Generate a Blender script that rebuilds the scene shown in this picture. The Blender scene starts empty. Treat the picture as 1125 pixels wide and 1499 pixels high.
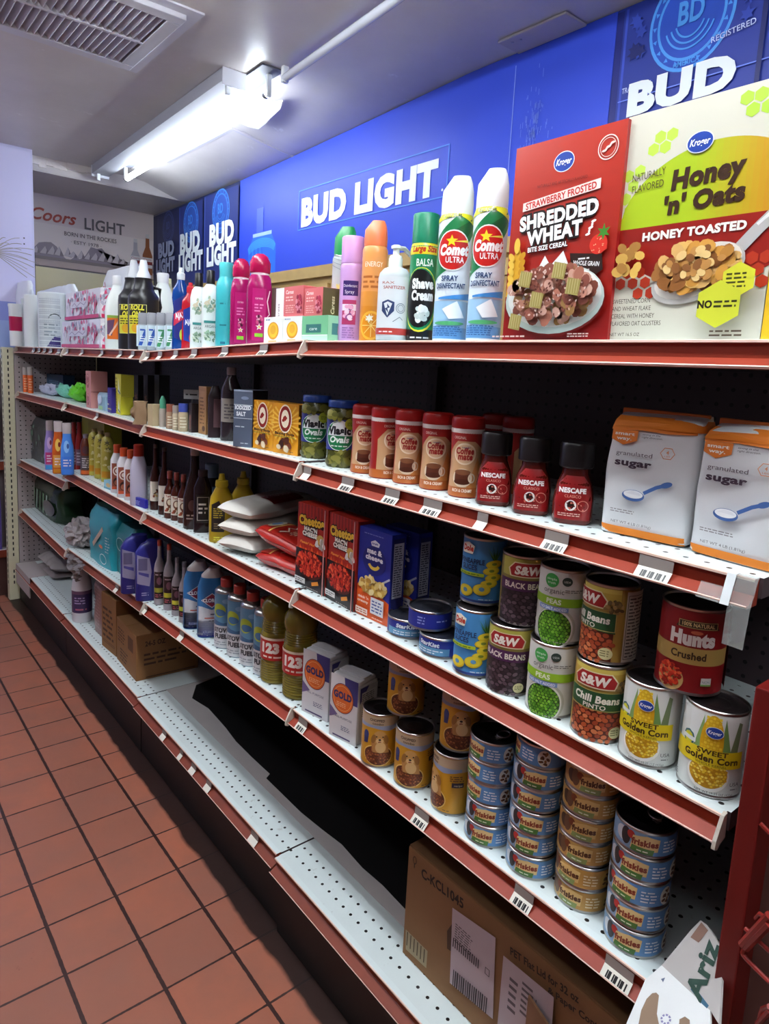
import bpy, bmesh, math, random
import numpy as np
from mathutils import Vector, Matrix
S = bpy.context.scene
COL = S.collection
rnd = random.Random(7)
# ------------------------------------------------------------------ camera
CP = np.array([-0.7924, -0.3122, 1.3346])
YAW, PITCH, ROLL, FPX, PX0, PY0 = 0.6907, -0.1479, 0.0517, 989.88, -8.2, -58.7
_cy, _sy, _cp, _sp = math.cos(YAW), math.sin(YAW), math.cos(PITCH), math.sin(PITCH)
CF = np.array([_sy*_cp, _cy*_cp, _sp]); _r0 = np.array([_cy, -_sy, 0.0]); _u0 = np.cross(_r0, CF)
CR = math.cos(ROLL)*_r0 + math.sin(ROLL)*_u0
CU = -math.sin(ROLL)*_r0 + math.cos(ROLL)*_u0
cd = bpy.data.cameras.new('camera'); cam = bpy.data.objects.new('camera', cd); COL.objects.link(cam)
M = Matrix.Identity(4)
for i in range(3):
    M[i][0] = CR[i]; M[i][1] = CU[i]; M[i][2] = -CF[i]; M[i][3] = CP[i]
cam.matrix_world = M
cd.sensor_fit = 'VERTICAL'; cd.sensor_height = 36.0; cd.lens = FPX*36/1499
cd.shift_x = -PX0/1499; cd.shift_y = PY0/1499
cd.clip_start = 0.02
S.camera = cam
# ------------------------------------------------------------------ world, exposure, lamps' strengths
w = bpy.data.worlds.new('world'); S.world = w; w.use_nodes = True
w.node_tree.nodes['Background'].inputs[0].default_value = (0.75, 0.8, 1, 1)
w.node_tree.nodes['Background'].inputs[1].default_value = 0.05
S.view_settings.view_transform = 'Standard'; S.view_settings.look = 'None'
S.view_settings.exposure = 0.9; S.view_settings.gamma = 1; S.view_settings.use_curve_mapping = False
TUBE_POWER = 26.0      # lit tube over the shelf
FAR_FILL_POWER = 17.0        # unseen tubes added to brighten the far shelves
AISLE_POWER = 33.0     # lit tubes over the near end of the aisle, behind the camera's field
LANE_FILL_POWER = 5.0      # unseen tubes added left of view to even out the light
# pixel -> point in the room
def ray(px, py):
    return (px-562.5-PX0)/FPX*CR - (py-749.5-PY0)/FPX*CU + CF
def onX(px, py, x): v = ray(px, py); return CP + v*(x-CP[0])/v[0]
def onY(px, py, y): v = ray(px, py); return CP + v*(y-CP[1])/v[1]
def onZ(px, py, z): v = ray(px, py); return CP + v*(z-CP[2])/v[2]
def ztop(x, y, py):
    p = np.array([x, y, 0.0])-CP; b = -(py-749.5-PY0)/FPX
    return (b*(p@CF)-p@CU)/(CU[2]-b*CF[2])
def depth(p): return (np.array(p)-CP)@CF
def face(x, y): return math.atan2(CP[0]-x, -(CP[1]-y))
def foot(px, py, z, r=0.0):
    F = onZ(px, py, z); h = F[:2]-CP[:2]; h = h/np.linalg.norm(h)
    return F[0]+h[0]*r, F[1]+h[1]*r
# ------------------------------------------------------------------ materials
def lin(h):
    h = h.lstrip('#')
    if len(h) == 3: h = ''.join(c*2 for c in h)
    o = []
    for i in (0, 2, 4):
        c = int(h[i:i+2], 16)/255
        o.append(c/12.92 if c <= .04045 else ((c+.055)/1.055)**2.4)
    return (o[0], o[1], o[2], 1.0)
_mats = {}
def pbsdf(name):
    m = bpy.data.materials.new(name); m.use_nodes = True
    return m, m.node_tree, m.node_tree.nodes['Principled BSDF']
def mat(col, rough=.45, metal=0.0, trans=0.0, ior=1.45, alpha=1.0, bump=0.0, bscale=40, var=0.06, vscale=8):
    k = (col, rough, metal, trans, alpha, bump, bscale, var, vscale)
    if k in _mats: return _mats[k]
    m, nt, b = pbsdf('surface_'+col.strip('#')+'_%d' % len(_mats))
    N, L = nt.nodes, nt.links
    tc = N.new('ShaderNodeTexCoord'); nz = N.new('ShaderNodeTexNoise')
    nz.inputs['Scale'].default_value = vscale; nz.inputs['Detail'].default_value = 4
    L.new(tc.outputs['Object'], nz.inputs['Vector'])
    c = lin(col); mx = N.new('ShaderNodeMix'); mx.data_type = 'RGBA'
    mx.inputs[6].default_value = tuple(x*(1-var) for x in c[:3])+(1,)
    mx.inputs[7].default_value = tuple(min(1, x*(1+var)) for x in c[:3])+(1,)
    L.new(nz.outputs[0], mx.inputs[0]); L.new(mx.outputs[2], b.inputs['Base Color'])
    b.inputs['Roughness'].default_value = rough; b.inputs['Metallic'].default_value = metal
    b.inputs['Transmission Weight'].default_value = trans; b.inputs['IOR'].default_value = ior
    b.inputs['Alpha'].default_value = alpha
    if bump:
        n2 = N.new('ShaderNodeTexNoise'); n2.inputs['Scale'].default_value = bscale; n2.inputs['Detail'].default_value = 5
        L.new(tc.outputs['Object'], n2.inputs['Vector'])
        bp = N.new('ShaderNodeBump'); bp.inputs['Strength'].default_value = bump; bp.inputs['Distance'].default_value = .004
        L.new(n2.outputs[0], bp.inputs['Height']); L.new(bp.outputs[0], b.inputs['Normal'])
    _mats[k] = m
    return m
def mat_print(name, rough, coat=0.0):
    m, nt, b = pbsdf(name)
    N, L = nt.nodes, nt.links
    a = N.new('ShaderNodeAttribute'); a.attribute_name = 'Col'
    L.new(a.outputs['Color'], b.inputs['Base Color']); b.inputs['Roughness'].default_value = rough
    b.inputs['Coat Weight'].default_value = coat; b.inputs['Coat Roughness'].default_value = .15
    return m
PRINT = mat_print('printed_card', .45)
GLOSS = mat_print('printed_gloss', .28, .3)
MATTE = mat_print('printed_matte', .75)
def emit(col, st):
    m = bpy.data.materials.new('lamp_glow'); m.use_nodes = True; nt = m.node_tree
    nt.nodes.clear(); e = nt.nodes.new('ShaderNodeEmission'); o = nt.nodes.new('ShaderNodeOutputMaterial')
    e.inputs[0].default_value = lin(col); e.inputs[1].default_value = st
    nt.links.new(e.outputs[0], o.inputs[0]); return m
STEEL = mat('#b9b6b4', .28, 1.0); DARKSTEEL = mat('#5a5250', .35, 1.0)
WHITEPL = mat('#eef2f2', .4); BLACKPL = mat('#141216', .35)
# ------------------------------------------------------------------ mesh kit (millimetres inside a thing)
class MB:
    def __init__(s):
        s.bm = bmesh.new(); s.cl = s.bm.loops.layers.float_color.new('Col'); s.lay = 0
    def paint(s, faces, col, mi=0, smooth=False):
        c = lin(col) if isinstance(col, str) else col
        for f in faces:
            f.material_index = mi; f.smooth = smooth
            for l in f.loops: l[s.cl] = c
    def box(s, x0, x1, y0, y1, z0, z1, col='#fff', mi=0, bev=0.0, segs=2):
        r = bmesh.ops.create_cube(s.bm, size=1)
        vs = r['verts']
        for v in vs: v.co = Vector(((x0+x1)/2+v.co.x*(x1-x0), (y0+y1)/2+v.co.y*(y1-y0), (z0+z1)/2+v.co.z*(z1-z0)))
        fs = list({f for v in vs for f in v.link_faces})
        s.paint(fs, col, mi)
        if bev:
            es = list({e for v in vs for e in v.link_edges})
            r = bmesh.ops.bevel(s.bm, geom=es, offset=bev, segments=segs, affect='EDGES', profile=.5)
            s.paint(r['faces'], col, mi, True)
        return s
    def rings(s, rows, col='#fff', mi=0, cap0=True, cap1=True, smooth=True):
        """rows: list of lists of (x,y,z), equal length, closed loops"""
        cols = col if isinstance(col, list) else None
        vr = [[s.bm.verts.new(p) for p in row] for row in rows]
        n = len(rows[0])
        for i in range(len(vr)-1):
            fs = []
            for j in range(n):
                k = (j+1) % n
                fs.append(s.bm.faces.new((vr[i][j], vr[i][k], vr[i+1][k], vr[i+1][j])))
            s.paint(fs, cols[i] if cols else col, mi, smooth)
        if cap0: s.paint([s.bm.faces.new(list(reversed(vr[0])))], cols[0] if cols else col, mi)
        if cap1: s.paint([s.bm.faces.new(vr[-1])], cols[-1] if cols else col, mi)
        return vr
    def lathe(s, prof, col='#fff', mi=0, n=40, cap0=True, cap1=True, cx=0, cy=0):
        rows = [[(cx+r*math.sin(2*math.pi*j/n), cy-r*math.cos(2*math.pi*j/n), z) for j in range(n)] for r, z in prof]
        s.rings(rows, col, mi, cap0, cap1); return s
    def loft(s, secs, col='#fff', mi=0, n=36, cap0=True, cap1=True):
        rows = []
        for sc in secs:
            z, rx, ry, p = sc[:4]; cx, cy = (sc[4], sc[5]) if len(sc) > 5 else (0, 0)
            row = []
            for j in range(n):
                a = 2*math.pi*j/n; sn, cs = math.sin(a), -math.cos(a)
                row.append((cx+rx*math.copysign(abs(sn)**(2/p), sn), cy+ry*math.copysign(abs(cs)**(2/p), cs), z))
            rows.append(row)
        s.rings(rows, col, mi, cap0, cap1); return s
    def tube(s, pts, r, col='#fff', mi=0, n=10):
        pts = [Vector(p) for p in pts]; rows = []
        up = Vector((0, 0, 1))
        for i, p in enumerate(pts):
            d = (pts[min(i+1, len(pts)-1)]-pts[max(i-1, 0)]).normalized()
            a = d.cross(up)
            if a.length < 1e-3: a = d.cross(Vector((1, 0, 0)))
            a.normalize(); b = d.cross(a)
            rows.append([tuple(p+(a*math.cos(2*math.pi*j/n)+b*math.sin(2*math.pi*j/n))*r) for j in range(n)])
        s.rings(rows, col, mi); return s
    def poly3(s, pts, col='#fff', mi=0):
        f = s.bm.faces.new([s.bm.verts.new(p) for p in pts]); s.paint([f], col, mi); return f
    def prism(s, prof, x0, x1, col='#fff', mi=0, axis='x'):
        """extrude a 2D profile (a,b) along x (a->y,b->z) or y (a->x,b->z)"""
        mk = (lambda t, a, b: (t, a, b)) if axis == 'x' else (lambda t, a, b: (a, t, b))
        v0 = [s.bm.verts.new(mk(x0, a, b)) for a, b in prof]; v1 = [s.bm.verts.new(mk(x1, a, b)) for a, b in prof]
        fs = []; n = len(prof)
        for j in range(n):
            k = (j+1) % n; fs.append(s.bm.faces.new((v0[j], v0[k], v1[k], v1[j])))
        fs.append(s.bm.faces.new(v0)); fs.append(s.bm.faces.new(v1))
        s.paint(fs, col, mi); return fs
    def jitter(s, amp, sc=.03, seed=0, zamp=None):
        o = Vector((seed*3.1, seed*1.7, seed*.9))
        from mathutils import noise
        for v in s.bm.verts:
            q = noise.noise_vector(v.co*sc+o)
            v.co += Vector((q.x*amp, q.y*amp, q.z*(amp if zamp is None else zamp)))
        return s
    def sharp(s, ang=38):
        s.bm.normal_update()
        for e in s.bm.edges:
            if len(e.link_faces) == 2:
                try: a = e.calc_face_angle()
                except ValueError: a = 0
                e.smooth = a < math.radians(ang)
    def mesh(s, name, mats, unit=.001, recalc=True, sharp=True):
        if recalc: bmesh.ops.recalc_face_normals(s.bm, faces=s.bm.faces)
        if sharp: s.sharp()
        me = bpy.data.meshes.new(name)
        for v in s.bm.verts: v.co *= unit
        s.bm.to_mesh(me); s.bm.free()
        for m in (mats if isinstance(mats, (list, tuple)) else [mats]): me.materials.append(m)
        return me
    def obj(s, name, mats, parent=None, unit=.001, label=None, recalc=True):
        o = bpy.data.objects.new(name, s.mesh(name, mats, unit, recalc)); COL.objects.link(o)
        if parent is not None: o.parent = parent
        if label: o['label'] = label
        return o
def tag(o, label, cat, group=None, kind=None):
    o['label'] = label; o['category'] = cat
    if group: o['group'] = group
    if kind: o['kind'] = kind
    return o
def thing(name, label, cat, loc=(0, 0, 0), rz=0.0, group=None):
    o = bpy.data.objects.new(name, None); COL.objects.link(o); o.empty_display_size = .02
    o.location = loc; o.rotation_euler = (0, 0, rz)
    return tag(o, label, cat, group)
def structure(o): o['kind'] = 'structure'; return o
def dup(root, label, loc, rz=None, group=None):
    r = root.copy(); COL.objects.link(r); r.location = loc
    if rz is not None: r.rotation_euler = (0, 0, rz)
    r['label'] = label
    if group: r['group'] = group
    for ch in list(root.children):
        c = ch.copy(); COL.objects.link(c); c.parent = r
        for g in list(ch.children):
            d = g.copy(); COL.objects.link(d); d.parent = c
    return r
# ------------------------------------------------------------------ lettering and printed decoration
_gl = {}
def glyphs(s, bold=0.0, it=0.0):
    k = (s, bold, it)
    if k in _gl: return _gl[k]
    cu = bpy.data.curves.new('lettering', 'FONT'); cu.body = s; cu.size = 1; cu.offset = bold; cu.shear = it
    cu.resolution_u = 3; cu.space_character = 1+1.3*bold; cu.fill_mode = 'FRONT'
    o = bpy.data.objects.new('lettering', cu); COL.objects.link(o)
    dg = bpy.context.evaluated_depsgraph_get(); e = o.evaluated_get(dg); me = e.to_mesh()
    vs = [(v.co.x, v.co.y) for v in me.vertices]; fs = [tuple(p.vertices) for p in me.polygons]
    e.to_mesh_clear(); bpy.data.objects.remove(o); bpy.data.curves.remove(cu)
    if vs:
        x0 = min(v[0] for v in vs); x1 = max(v[0] for v in vs)
    else: x0 = x1 = 0
    _gl[k] = (vs, fs, x0, x1); return _gl[k]
CAP = .729
class Decal:
    """flat artwork in millimetres (u to the viewer's right, v up), bent onto a surface by mapf(u, v, off)"""
    def __init__(s, mapf, step=0, off0=.25, dl=.12):
        s.mb = MB(); s.mapf = mapf; s.step = step; s.off = off0; s.dl = dl
    def _emit(s, vs, fs, col):
        bm = bmesh.new(); bv = [bm.verts.new((a, b, 0)) for a, b in vs]
        for f in fs:
            try: bm.faces.new([bv[i] for i in f])
            except ValueError: pass
        if s.step:
            us = [a for a, b in vs]; lo, hi = min(us), max(us); k = math.ceil(lo/s.step)*s.step
            while k < hi:
                bmesh.ops.bisect_plane(bm, geom=bm.verts[:]+bm.edges[:]+bm.faces[:], plane_co=(k, 0, 0), plane_no=(1, 0, 0)); k += s.step
            vv = [b for a, b in vs]; lo, hi = min(vv), max(vv); q = s.step*2; k = math.ceil(lo/q)*q
            while k < hi:
                bmesh.ops.bisect_plane(bm, geom=bm.verts[:]+bm.edges[:]+bm.faces[:], plane_co=(0, k, 0), plane_no=(0, 1, 0)); k += q
        bm.verts.index_update()
        nv = [s.mb.bm.verts.new(s.mapf(v.co.x, v.co.y, s.off)) for v in bm.verts]
        out = []
        for f in bm.faces:
            try: out.append(s.mb.bm.faces.new([nv[v.index] for v in f.verts]))
            except ValueError: pass
        s.mb.paint(out, col, 0, bool(s.step)); bm.free(); s.off += s.dl
    def poly(s, pts, col): s._emit(pts, [tuple(range(len(pts)))], col); return s
    def rect(s, u0, v0, u1, v1, col): return s.poly([(u0, v0), (u1, v0), (u1, v1), (u0, v1)], col)
    def ell(s, u, v, ru, rv, col, n=28, rot=0.0):
        c, q = math.cos(rot), math.sin(rot); P = []
        for i in range(n):
            a = 2*math.pi*i/n; x, y = ru*math.cos(a), rv*math.sin(a); P.append((u+x*c-y*q, v+x*q+y*c))
        return s.poly(P, col)
    def ring(s, u, v, ru, rv, t, col, n=32, a0=0, a1=360):
        vs = []; fs = []; m = n
        for i in range(m+1):
            a = math.radians(a0+(a1-a0)*i/m)
            vs += [(u+ru*math.cos(a), v+rv*math.sin(a)), (u+(ru-t)*math.cos(a), v+(rv-t)*math.sin(a))]
        for i in range(m): fs.append((2*i, 2*i+2, 2*i+3, 2*i+1))
        s._emit(vs, fs, col); return s
    def frame(s, u0, v0, u1, v1, t, col):
        s._emit([(u0, v0), (u1, v0), (u1, v1), (u0, v1), (u0+t, v0+t), (u1-t, v0+t), (u1-t, v1-t), (u0+t, v1-t)],
                [(0, 1, 5, 4), (1, 2, 6, 5), (2, 3, 7, 6), (3, 0, 4, 7)], col); return s
    def band(s, pts, t, col):
        vs = []; fs = []
        for i, p in enumerate(pts):
            a = pts[max(i-1, 0)]; b = pts[min(i+1, len(pts)-1)]; dx, dy = b[0]-a[0], b[1]-a[1]; L = math.hypot(dx, dy) or 1
            vs += [(p[0]-dy/L*t/2, p[1]+dx/L*t/2), (p[0]+dy/L*t/2, p[1]-dx/L*t/2)]
        for i in range(len(pts)-1): fs.append((2*i, 2*i+1, 2*i+3, 2*i+2))
        s._emit(vs, fs, col); return s
    def text(s, t, u, v, h, col, w=None, al='C', bold=0.0, it=0.0, rot=0.0, out=None, outc='#000', arc=0.0):
        """h cap height, w total width; v is the baseline"""
        if out: s.text(t, u, v, h, outc, w, al, bold+out, it, rot, arc=arc)
        vs, fs, x0, x1 = glyphs(t, bold, it)
        if not fs: return s
        k = h/CAP; wid = (x1-x0) or 1; kx = (w/wid) if w else k
        if out is None and bold > .05 and w: pass
        o = {'C': -(x0+x1)/2, 'L': -x0, 'R': -x1}[al]
        c, q = math.cos(rot), math.sin(rot); P = []
        for a, b in vs:
            x, y = (a+o)*kx, b*k
            if arc: y -= arc*(x*x)/((w or wid*kx)**2/4)
            P.append((u+x*c-y*q, v+x*q+y*c))
        s._emit(P, fs, col); return s
    def lines(s, u0, v0, u1, v1, n, col, th=.45, rag=.25):
        dv = (v1-v0)/n; R = random.Random(int(abs(u0*13+v0*7+n)))
        vs = []; fs = []
        for i in range(n):
            y = v1-(i+.8)*dv; x = u0; e = u1-(u1-u0)*rag*R.random()
            while x < e:
                L = min(e-x, dv*R.uniform(.8, 2.6)); b = len(vs)
                vs += [(x, y), (x+L, y), (x+L, y+dv*th), (x, y+dv*th)]; fs.append((b, b+1, b+2, b+3)); x += L+dv*.45
        s._emit(vs, fs, col); return s
    def pile(s, u, v, ru, rv, cols, n, a, b=None, seed=1, inside=None):
        R = random.Random(seed); b = b or a
        per = {}
        for i in range(n):
            for _ in range(20):
                x, y = R.uniform(-1, 1), R.uniform(-1, 1)
                if x*x+y*y < 1 and (inside is None or inside(u+x*ru, v+y*rv)): break
            else: continue
            c = cols[i % len(cols)]; t = R.uniform(0, math.pi); k = R.uniform(.8, 1.15)
            per.setdefault((i*len(cols)//max(n, 1), c), []).append((u+x*ru, v+y*rv, a*k, b*k, t))
        for (g, c), es in per.items():
            vs = []; fs = []
            for (x, y, p, q, t) in es:
                m = 10; o = len(vs)
                for i in range(m):
                    A = 2*math.pi*i/m; X, Y = p*math.cos(A), q*math.sin(A)
                    vs.append((x+X*math.cos(t)-Y*math.sin(t), y+X*math.sin(t)+Y*math.cos(t)))
                fs.append(tuple(range(o, o+m)))
            s._emit(vs, fs, c)
        return s
    def pack(s, u, v, ru, rv, cols, a, b, seed=1, k=1.06, jit=.22):
        R = random.Random(seed); y = -rv; row = 0; V = {c: ([], []) for c in cols}
        while y <= rv:
            x = -ru+(a*k if row % 2 else 0)
            while x <= ru:
                if (x/ru)**2+(y/rv)**2 < 1:
                    px, py = u+x+R.uniform(-1, 1)*a*jit, v+y+R.uniform(-1, 1)*b*jit; t = R.uniform(-.6, .6) if a != b else 0
                    vs, fs = V[R.choice(cols)]; o = len(vs); q = R.uniform(.84, 1.04)
                    for i in range(10):
                        A = 2*math.pi*i/10; X, Y = a*q*math.cos(A), b*q*math.sin(A); vs.append((px+X*math.cos(t)-Y*math.sin(t), py+X*math.sin(t)+Y*math.cos(t)))
                    fs.append(tuple(range(o, o+10)))
                x += 2*a*k
            y += 1.75*b*k; row += 1
        for c, (vs, fs) in V.items():
            if fs: s._emit(vs, fs, c)
        return s
    def barcode(s, u0, v0, u1, v1, col='#222', seed=3):
        R = random.Random(seed); x = u0; vs = []; fs = []; w = (u1-u0)/60
        while x < u1-3*w:
            L = w*R.choice((1, 1, 2, 3)); b = len(vs); vs += [(x, v0), (x+L, v0), (x+L, v1), (x, v1)]; fs.append((b, b+1, b+2, b+3))
            x += L+w*R.choice((1, 1, 2))
        s._emit(vs, fs, col); return s
    def hexes(s, pts, r, col):
        vs = []; fs = []
        for (x, y) in pts:
            b = len(vs)
            vs += [(x+r*math.cos(math.pi/6+i*math.pi/3), y+r*math.sin(math.pi/6+i*math.pi/3)) for i in range(6)]; fs.append(tuple(range(b, b+6)))
        s._emit(vs, fs, col); return s
    def star(s, u, v, r, col, k=5, inner=.42, rot=0.0):
        P = []
        for i in range(2*k):
            a = math.pi/2+rot+i*math.pi/k; q = r if i % 2 == 0 else r*inner; P.append((u+q*math.cos(a), v+q*math.sin(a)))
        return s.poly(P, col)
    def obj(s, name='label', parent=None, m=None, label=None):
        return s.mb.obj(name, m or PRINT, parent, recalc=False, label=label)
def on_front(y=0.0): return lambda u, v, o: (u, y-o, v)
def on_right(x): return lambda u, v, o: (x+o, u, v)
def on_top(z): return lambda u, v, o: (u, v, z+o)
def on_cyl(R): return lambda u, v, o: ((R+o)*math.sin(u/R), -(R+o)*math.cos(u/R), v)
def on_prof(prof):
    zs = [p[1] for p in prof]; rs = [p[0] for p in prof]
    def f(u, v, o):
        R = float(np.interp(v, zs, rs)); R0 = max(rs); a = u/R0
        return ((R+o)*math.sin(a), -(R+o)*math.cos(a), v)
    return f
def on_loft(secs):
    zs = [q[0] for q in secs]
    def f(u, v, o):
        rx, ry, p, cx, cy = [float(np.interp(v, zs, [(q[k] if len(q) > k else 0) for q in secs])) for k in (1, 2, 3, 4, 5)]
        t = min(.999, abs((u-cx)/rx)); y = -ry*(1-t**p)**(1/p)
        return (u, cy+y-o, v)
    return f
# ------------------------------------------------------------------ the room
def nmath(nt, op, a, b=None):
    n = nt.nodes.new('ShaderNodeMath'); n.operation = op
    for i, x in enumerate((a, b)):
        if x is None: continue
        if isinstance(x, (int, float)): n.inputs[i].default_value = x
        else: nt.links.new(x, n.inputs[i])
    return n.outputs[0]
def sep_obj(nt):
    tc = nt.nodes.new('ShaderNodeTexCoord'); sp = nt.nodes.new('ShaderNodeSeparateXYZ')
    nt.links.new(tc.outputs['Object'], sp.inputs[0]); return tc, sp
def cell(nt, x, pitch, off=0.0):
    f = nmath(nt, 'FRACT', nmath(nt, 'DIVIDE', nmath(nt, 'SUBTRACT', x, off), pitch))
    return nmath(nt, 'MULTIPLY', nmath(nt, 'SUBTRACT', f, .5), pitch)
def mixc(nt, fac, c0, c1):
    m = nt.nodes.new('ShaderNodeMix'); m.data_type = 'RGBA'
    for i, c in ((6, c0), (7, c1)):
        if isinstance(c, tuple): m.inputs[i].default_value = c
        else: nt.links.new(c, m.inputs[i])
    nt.links.new(fac, m.inputs[0]); return m.outputs[2]
def noise(nt, vec, scale, detail=4, rough=.55):
    n = nt.nodes.new('ShaderNodeTexNoise'); n.inputs['Scale'].default_value = scale; n.inputs['Detail'].default_value = detail
    n.inputs['Roughness'].default_value = rough; nt.links.new(vec, n.inputs['Vector']); return n.outputs[0]
def ramp(nt, fac, a, b):
    r = nt.nodes.new('ShaderNodeMapRange'); r.inputs[1].default_value = a; r.inputs[2].default_value = b
    nt.links.new(fac, r.inputs[0]); return r.outputs[0]
def mat_perf(name, col, ax, pitch, r, rough=.45, hole='#050405', band=None, wear=None, off=(0.0, 0.0), stag=False, sh=0.0):
    """painted metal with punched round holes; ax = two axis letters, in the object's own metres"""
    m, nt, b = pbsdf(name); tc, sp = sep_obj(nt)
    o = {'x': sp.outputs[0], 'y': sp.outputs[1], 'z': sp.outputs[2]}
    A, B = o[ax[0]], o[ax[1]]
    if sh: B = nmath(nt, 'ADD', B, sh)
    if stag:
        row = nmath(nt, 'FLOOR', nmath(nt, 'DIVIDE', nmath(nt, 'SUBTRACT', B, off[1]), pitch[1]))
        A = nmath(nt, 'ADD', A, nmath(nt, 'MULTIPLY', row, pitch[0]*.5))
    a = cell(nt, A, pitch[0], off[0]); c = cell(nt, B, pitch[1], off[1])
    d = nmath(nt, 'SQRT', nmath(nt, 'ADD', nmath(nt, 'MULTIPLY', a, a), nmath(nt, 'MULTIPLY', c, c)))
    mask = nmath(nt, 'LESS_THAN', d, r)
    if band:
        mask = nmath(nt, 'MULTIPLY', mask, nmath(nt, 'MULTIPLY', nmath(nt, 'GREATER_THAN', B, band[0]), nmath(nt, 'LESS_THAN', B, band[1])))
    n = noise(nt, tc.outputs['Object'], 9, 5)
    base = mixc(nt, n, tuple(x*.9 for x in lin(col)[:3])+(1,), lin(col))
    if wear:
        base = mixc(nt, ramp(nt, noise(nt, tc.outputs['Object'], 38, 6, .7), .62, .7), base, lin(wear))
    nt.links.new(mixc(nt, mask, base, lin(hole)), b.inputs['Base Color']); b.inputs['Roughness'].default_value = rough
    return m
def wobj(mb, name, mats, org=(0, 0, 0), parent=None, label=None):
    for v in mb.bm.verts: v.co -= Vector(org)
    return mb.obj(name, mats, parent, unit=1.0, label=label)
# floor: square red quarry tiles, dark grout
m_floor, nt, b = pbsdf('quarry_tile'); tc, sp = sep_obj(nt)
P_ = .16
xa = cell(nt, sp.outputs[0], P_, -.4518); ya = cell(nt, sp.outputs[1], P_, 1.0809)
wob = nmath(nt, 'MULTIPLY', nmath(nt, 'SUBTRACT', noise(nt, tc.outputs['Object'], 55, 3), .5), .003)
ex = nmath(nt, 'ADD', nmath(nt, 'SUBTRACT', P_/2, nmath(nt, 'ABSOLUTE', xa)), wob)
ey = nmath(nt, 'ADD', nmath(nt, 'SUBTRACT', P_/2, nmath(nt, 'ABSOLUTE', ya)), wob)
gx = nmath(nt, 'LESS_THAN', ex, .0042); gy = nmath(nt, 'LESS_THAN', ey, .0026)
grout = nmath(nt, 'MAXIMUM', gx, gy)
ti = nt.nodes.new('ShaderNodeCombineXYZ')
nt.links.new(nmath(nt, 'FLOOR', nmath(nt, 'DIVIDE', nmath(nt, 'ADD', sp.outputs[0], .4518), P_)), ti.inputs[0])
nt.links.new(nmath(nt, 'FLOOR', nmath(nt, 'DIVIDE', nmath(nt, 'SUBTRACT', sp.outputs[1], 1.0809), P_)), ti.inputs[1])
wn = nt.nodes.new('ShaderNodeTexWhiteNoise'); nt.links.new(ti.outputs[0], wn.inputs[0])
c1 = mixc(nt, wn.outputs[0], lin('#9c5f4c'), lin('#b0674e'))
c2 = mixc(nt, ramp(nt, noise(nt, tc.outputs['Object'], 6, 6, .65), .3, .75), c1, lin('#946253'))
c3 = mixc(nt, ramp(nt, noise(nt, tc.outputs['Object'], 3.1, 7, .75), .66, .78), c2, lin('#5d3226'))
c4 = mixc(nt, grout, c3, lin('#3a2320'))
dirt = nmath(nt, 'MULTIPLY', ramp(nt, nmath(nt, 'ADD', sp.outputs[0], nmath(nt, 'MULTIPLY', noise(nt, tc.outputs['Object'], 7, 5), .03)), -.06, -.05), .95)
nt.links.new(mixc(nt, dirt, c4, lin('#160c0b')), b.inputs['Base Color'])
b.inputs['Roughness'].default_value = .42
bp = nt.nodes.new('ShaderNodeBump'); bp.inputs['Strength'].default_value = .5; bp.inputs['Distance'].default_value = .002
hh = nmath(nt, 'ADD', nmath(nt, 'MULTIPLY', nmath(nt, 'SUBTRACT', 1.0, grout), .6), nmath(nt, 'MULTIPLY', noise(nt, tc.outputs['Object'], 60, 4), .25))
nt.links.new(hh, bp.inputs['Height']); nt.links.new(bp.outputs[0], b.inputs['Normal'])
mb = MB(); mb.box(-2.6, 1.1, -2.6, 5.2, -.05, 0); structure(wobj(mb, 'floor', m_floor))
# ceiling: painted panels sagging a little towards the mural wall, a lower stretch at the far end
m_ceil, nt, b = pbsdf('ceiling_paint'); tc, sp = sep_obj(nt)
cc = mixc(nt, ramp(nt, noise(nt, tc.outputs['Object'], 1.6, 6, .6), .35, .7), lin('#d2cbc8'), lin('#c0b8b6'))
cc = mixc(nt, ramp(nt, noise(nt, tc.outputs['Object'], 9, 6, .75), .64, .72), cc, lin('#dedad8'))
nt.links.new(cc, b.inputs['Base Color']); b.inputs['Roughness'].default_value = .38
bp = nt.nodes.new('ShaderNodeBump'); bp.inputs['Strength'].default_value = .25; bp.inputs['Distance'].default_value = .02
nt.links.new(noise(nt, tc.outputs['Object'], 3, 5), bp.inputs['Height']); nt.links.new(bp.outputs[0], b.inputs['Normal'])
def zceil(x, y):
    s = float(np.interp(y, [0, 1.5, 2.2, 3.2, 4.6], [0, 0, .03, .068, .09])); t = min(1, max(0, (x-.7)/.35))
    return 2.4 - s*t*t*(3-2*t)
mb = MB(); xs = [-2.6, -.6, 0, .4, .6, .7, .78, .86, .94, 1.0, 1.06]; ys = [-2.6+i*.3 for i in range(22)]+[3.95]
g = [[mb.bm.verts.new((x, y, zceil(x, y))) for x in xs] for y in ys]
fs = [mb.bm.faces.new((g[j][i], g[j+1][i], g[j+1][i+1], g[j][i+1])) for j in range(len(ys)-1) for i in range(len(xs)-1)]
mb.paint(fs, '#fff', 0, True)
mb.box(-2.6, 1.06, 3.95, 4.62, 2.325, 2.335)
r2 = random.Random(5); x = .13; prof = []
while x < 1.05:
    prof.append((x, 2.335+r2.uniform(-.004, .016))); x += .03
mb.box(.13, 1.05, 3.945, 3.952, 2.33, 2.41)
mb.box(-2.6, 1.06, -2.6, 4.62, 2.45, 2.5)
structure(wobj(mb, 'ceiling', m_ceil))
plaster = mat('#e4dcd6', .8, bump=.6, bscale=60)
mb = MB()
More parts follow.
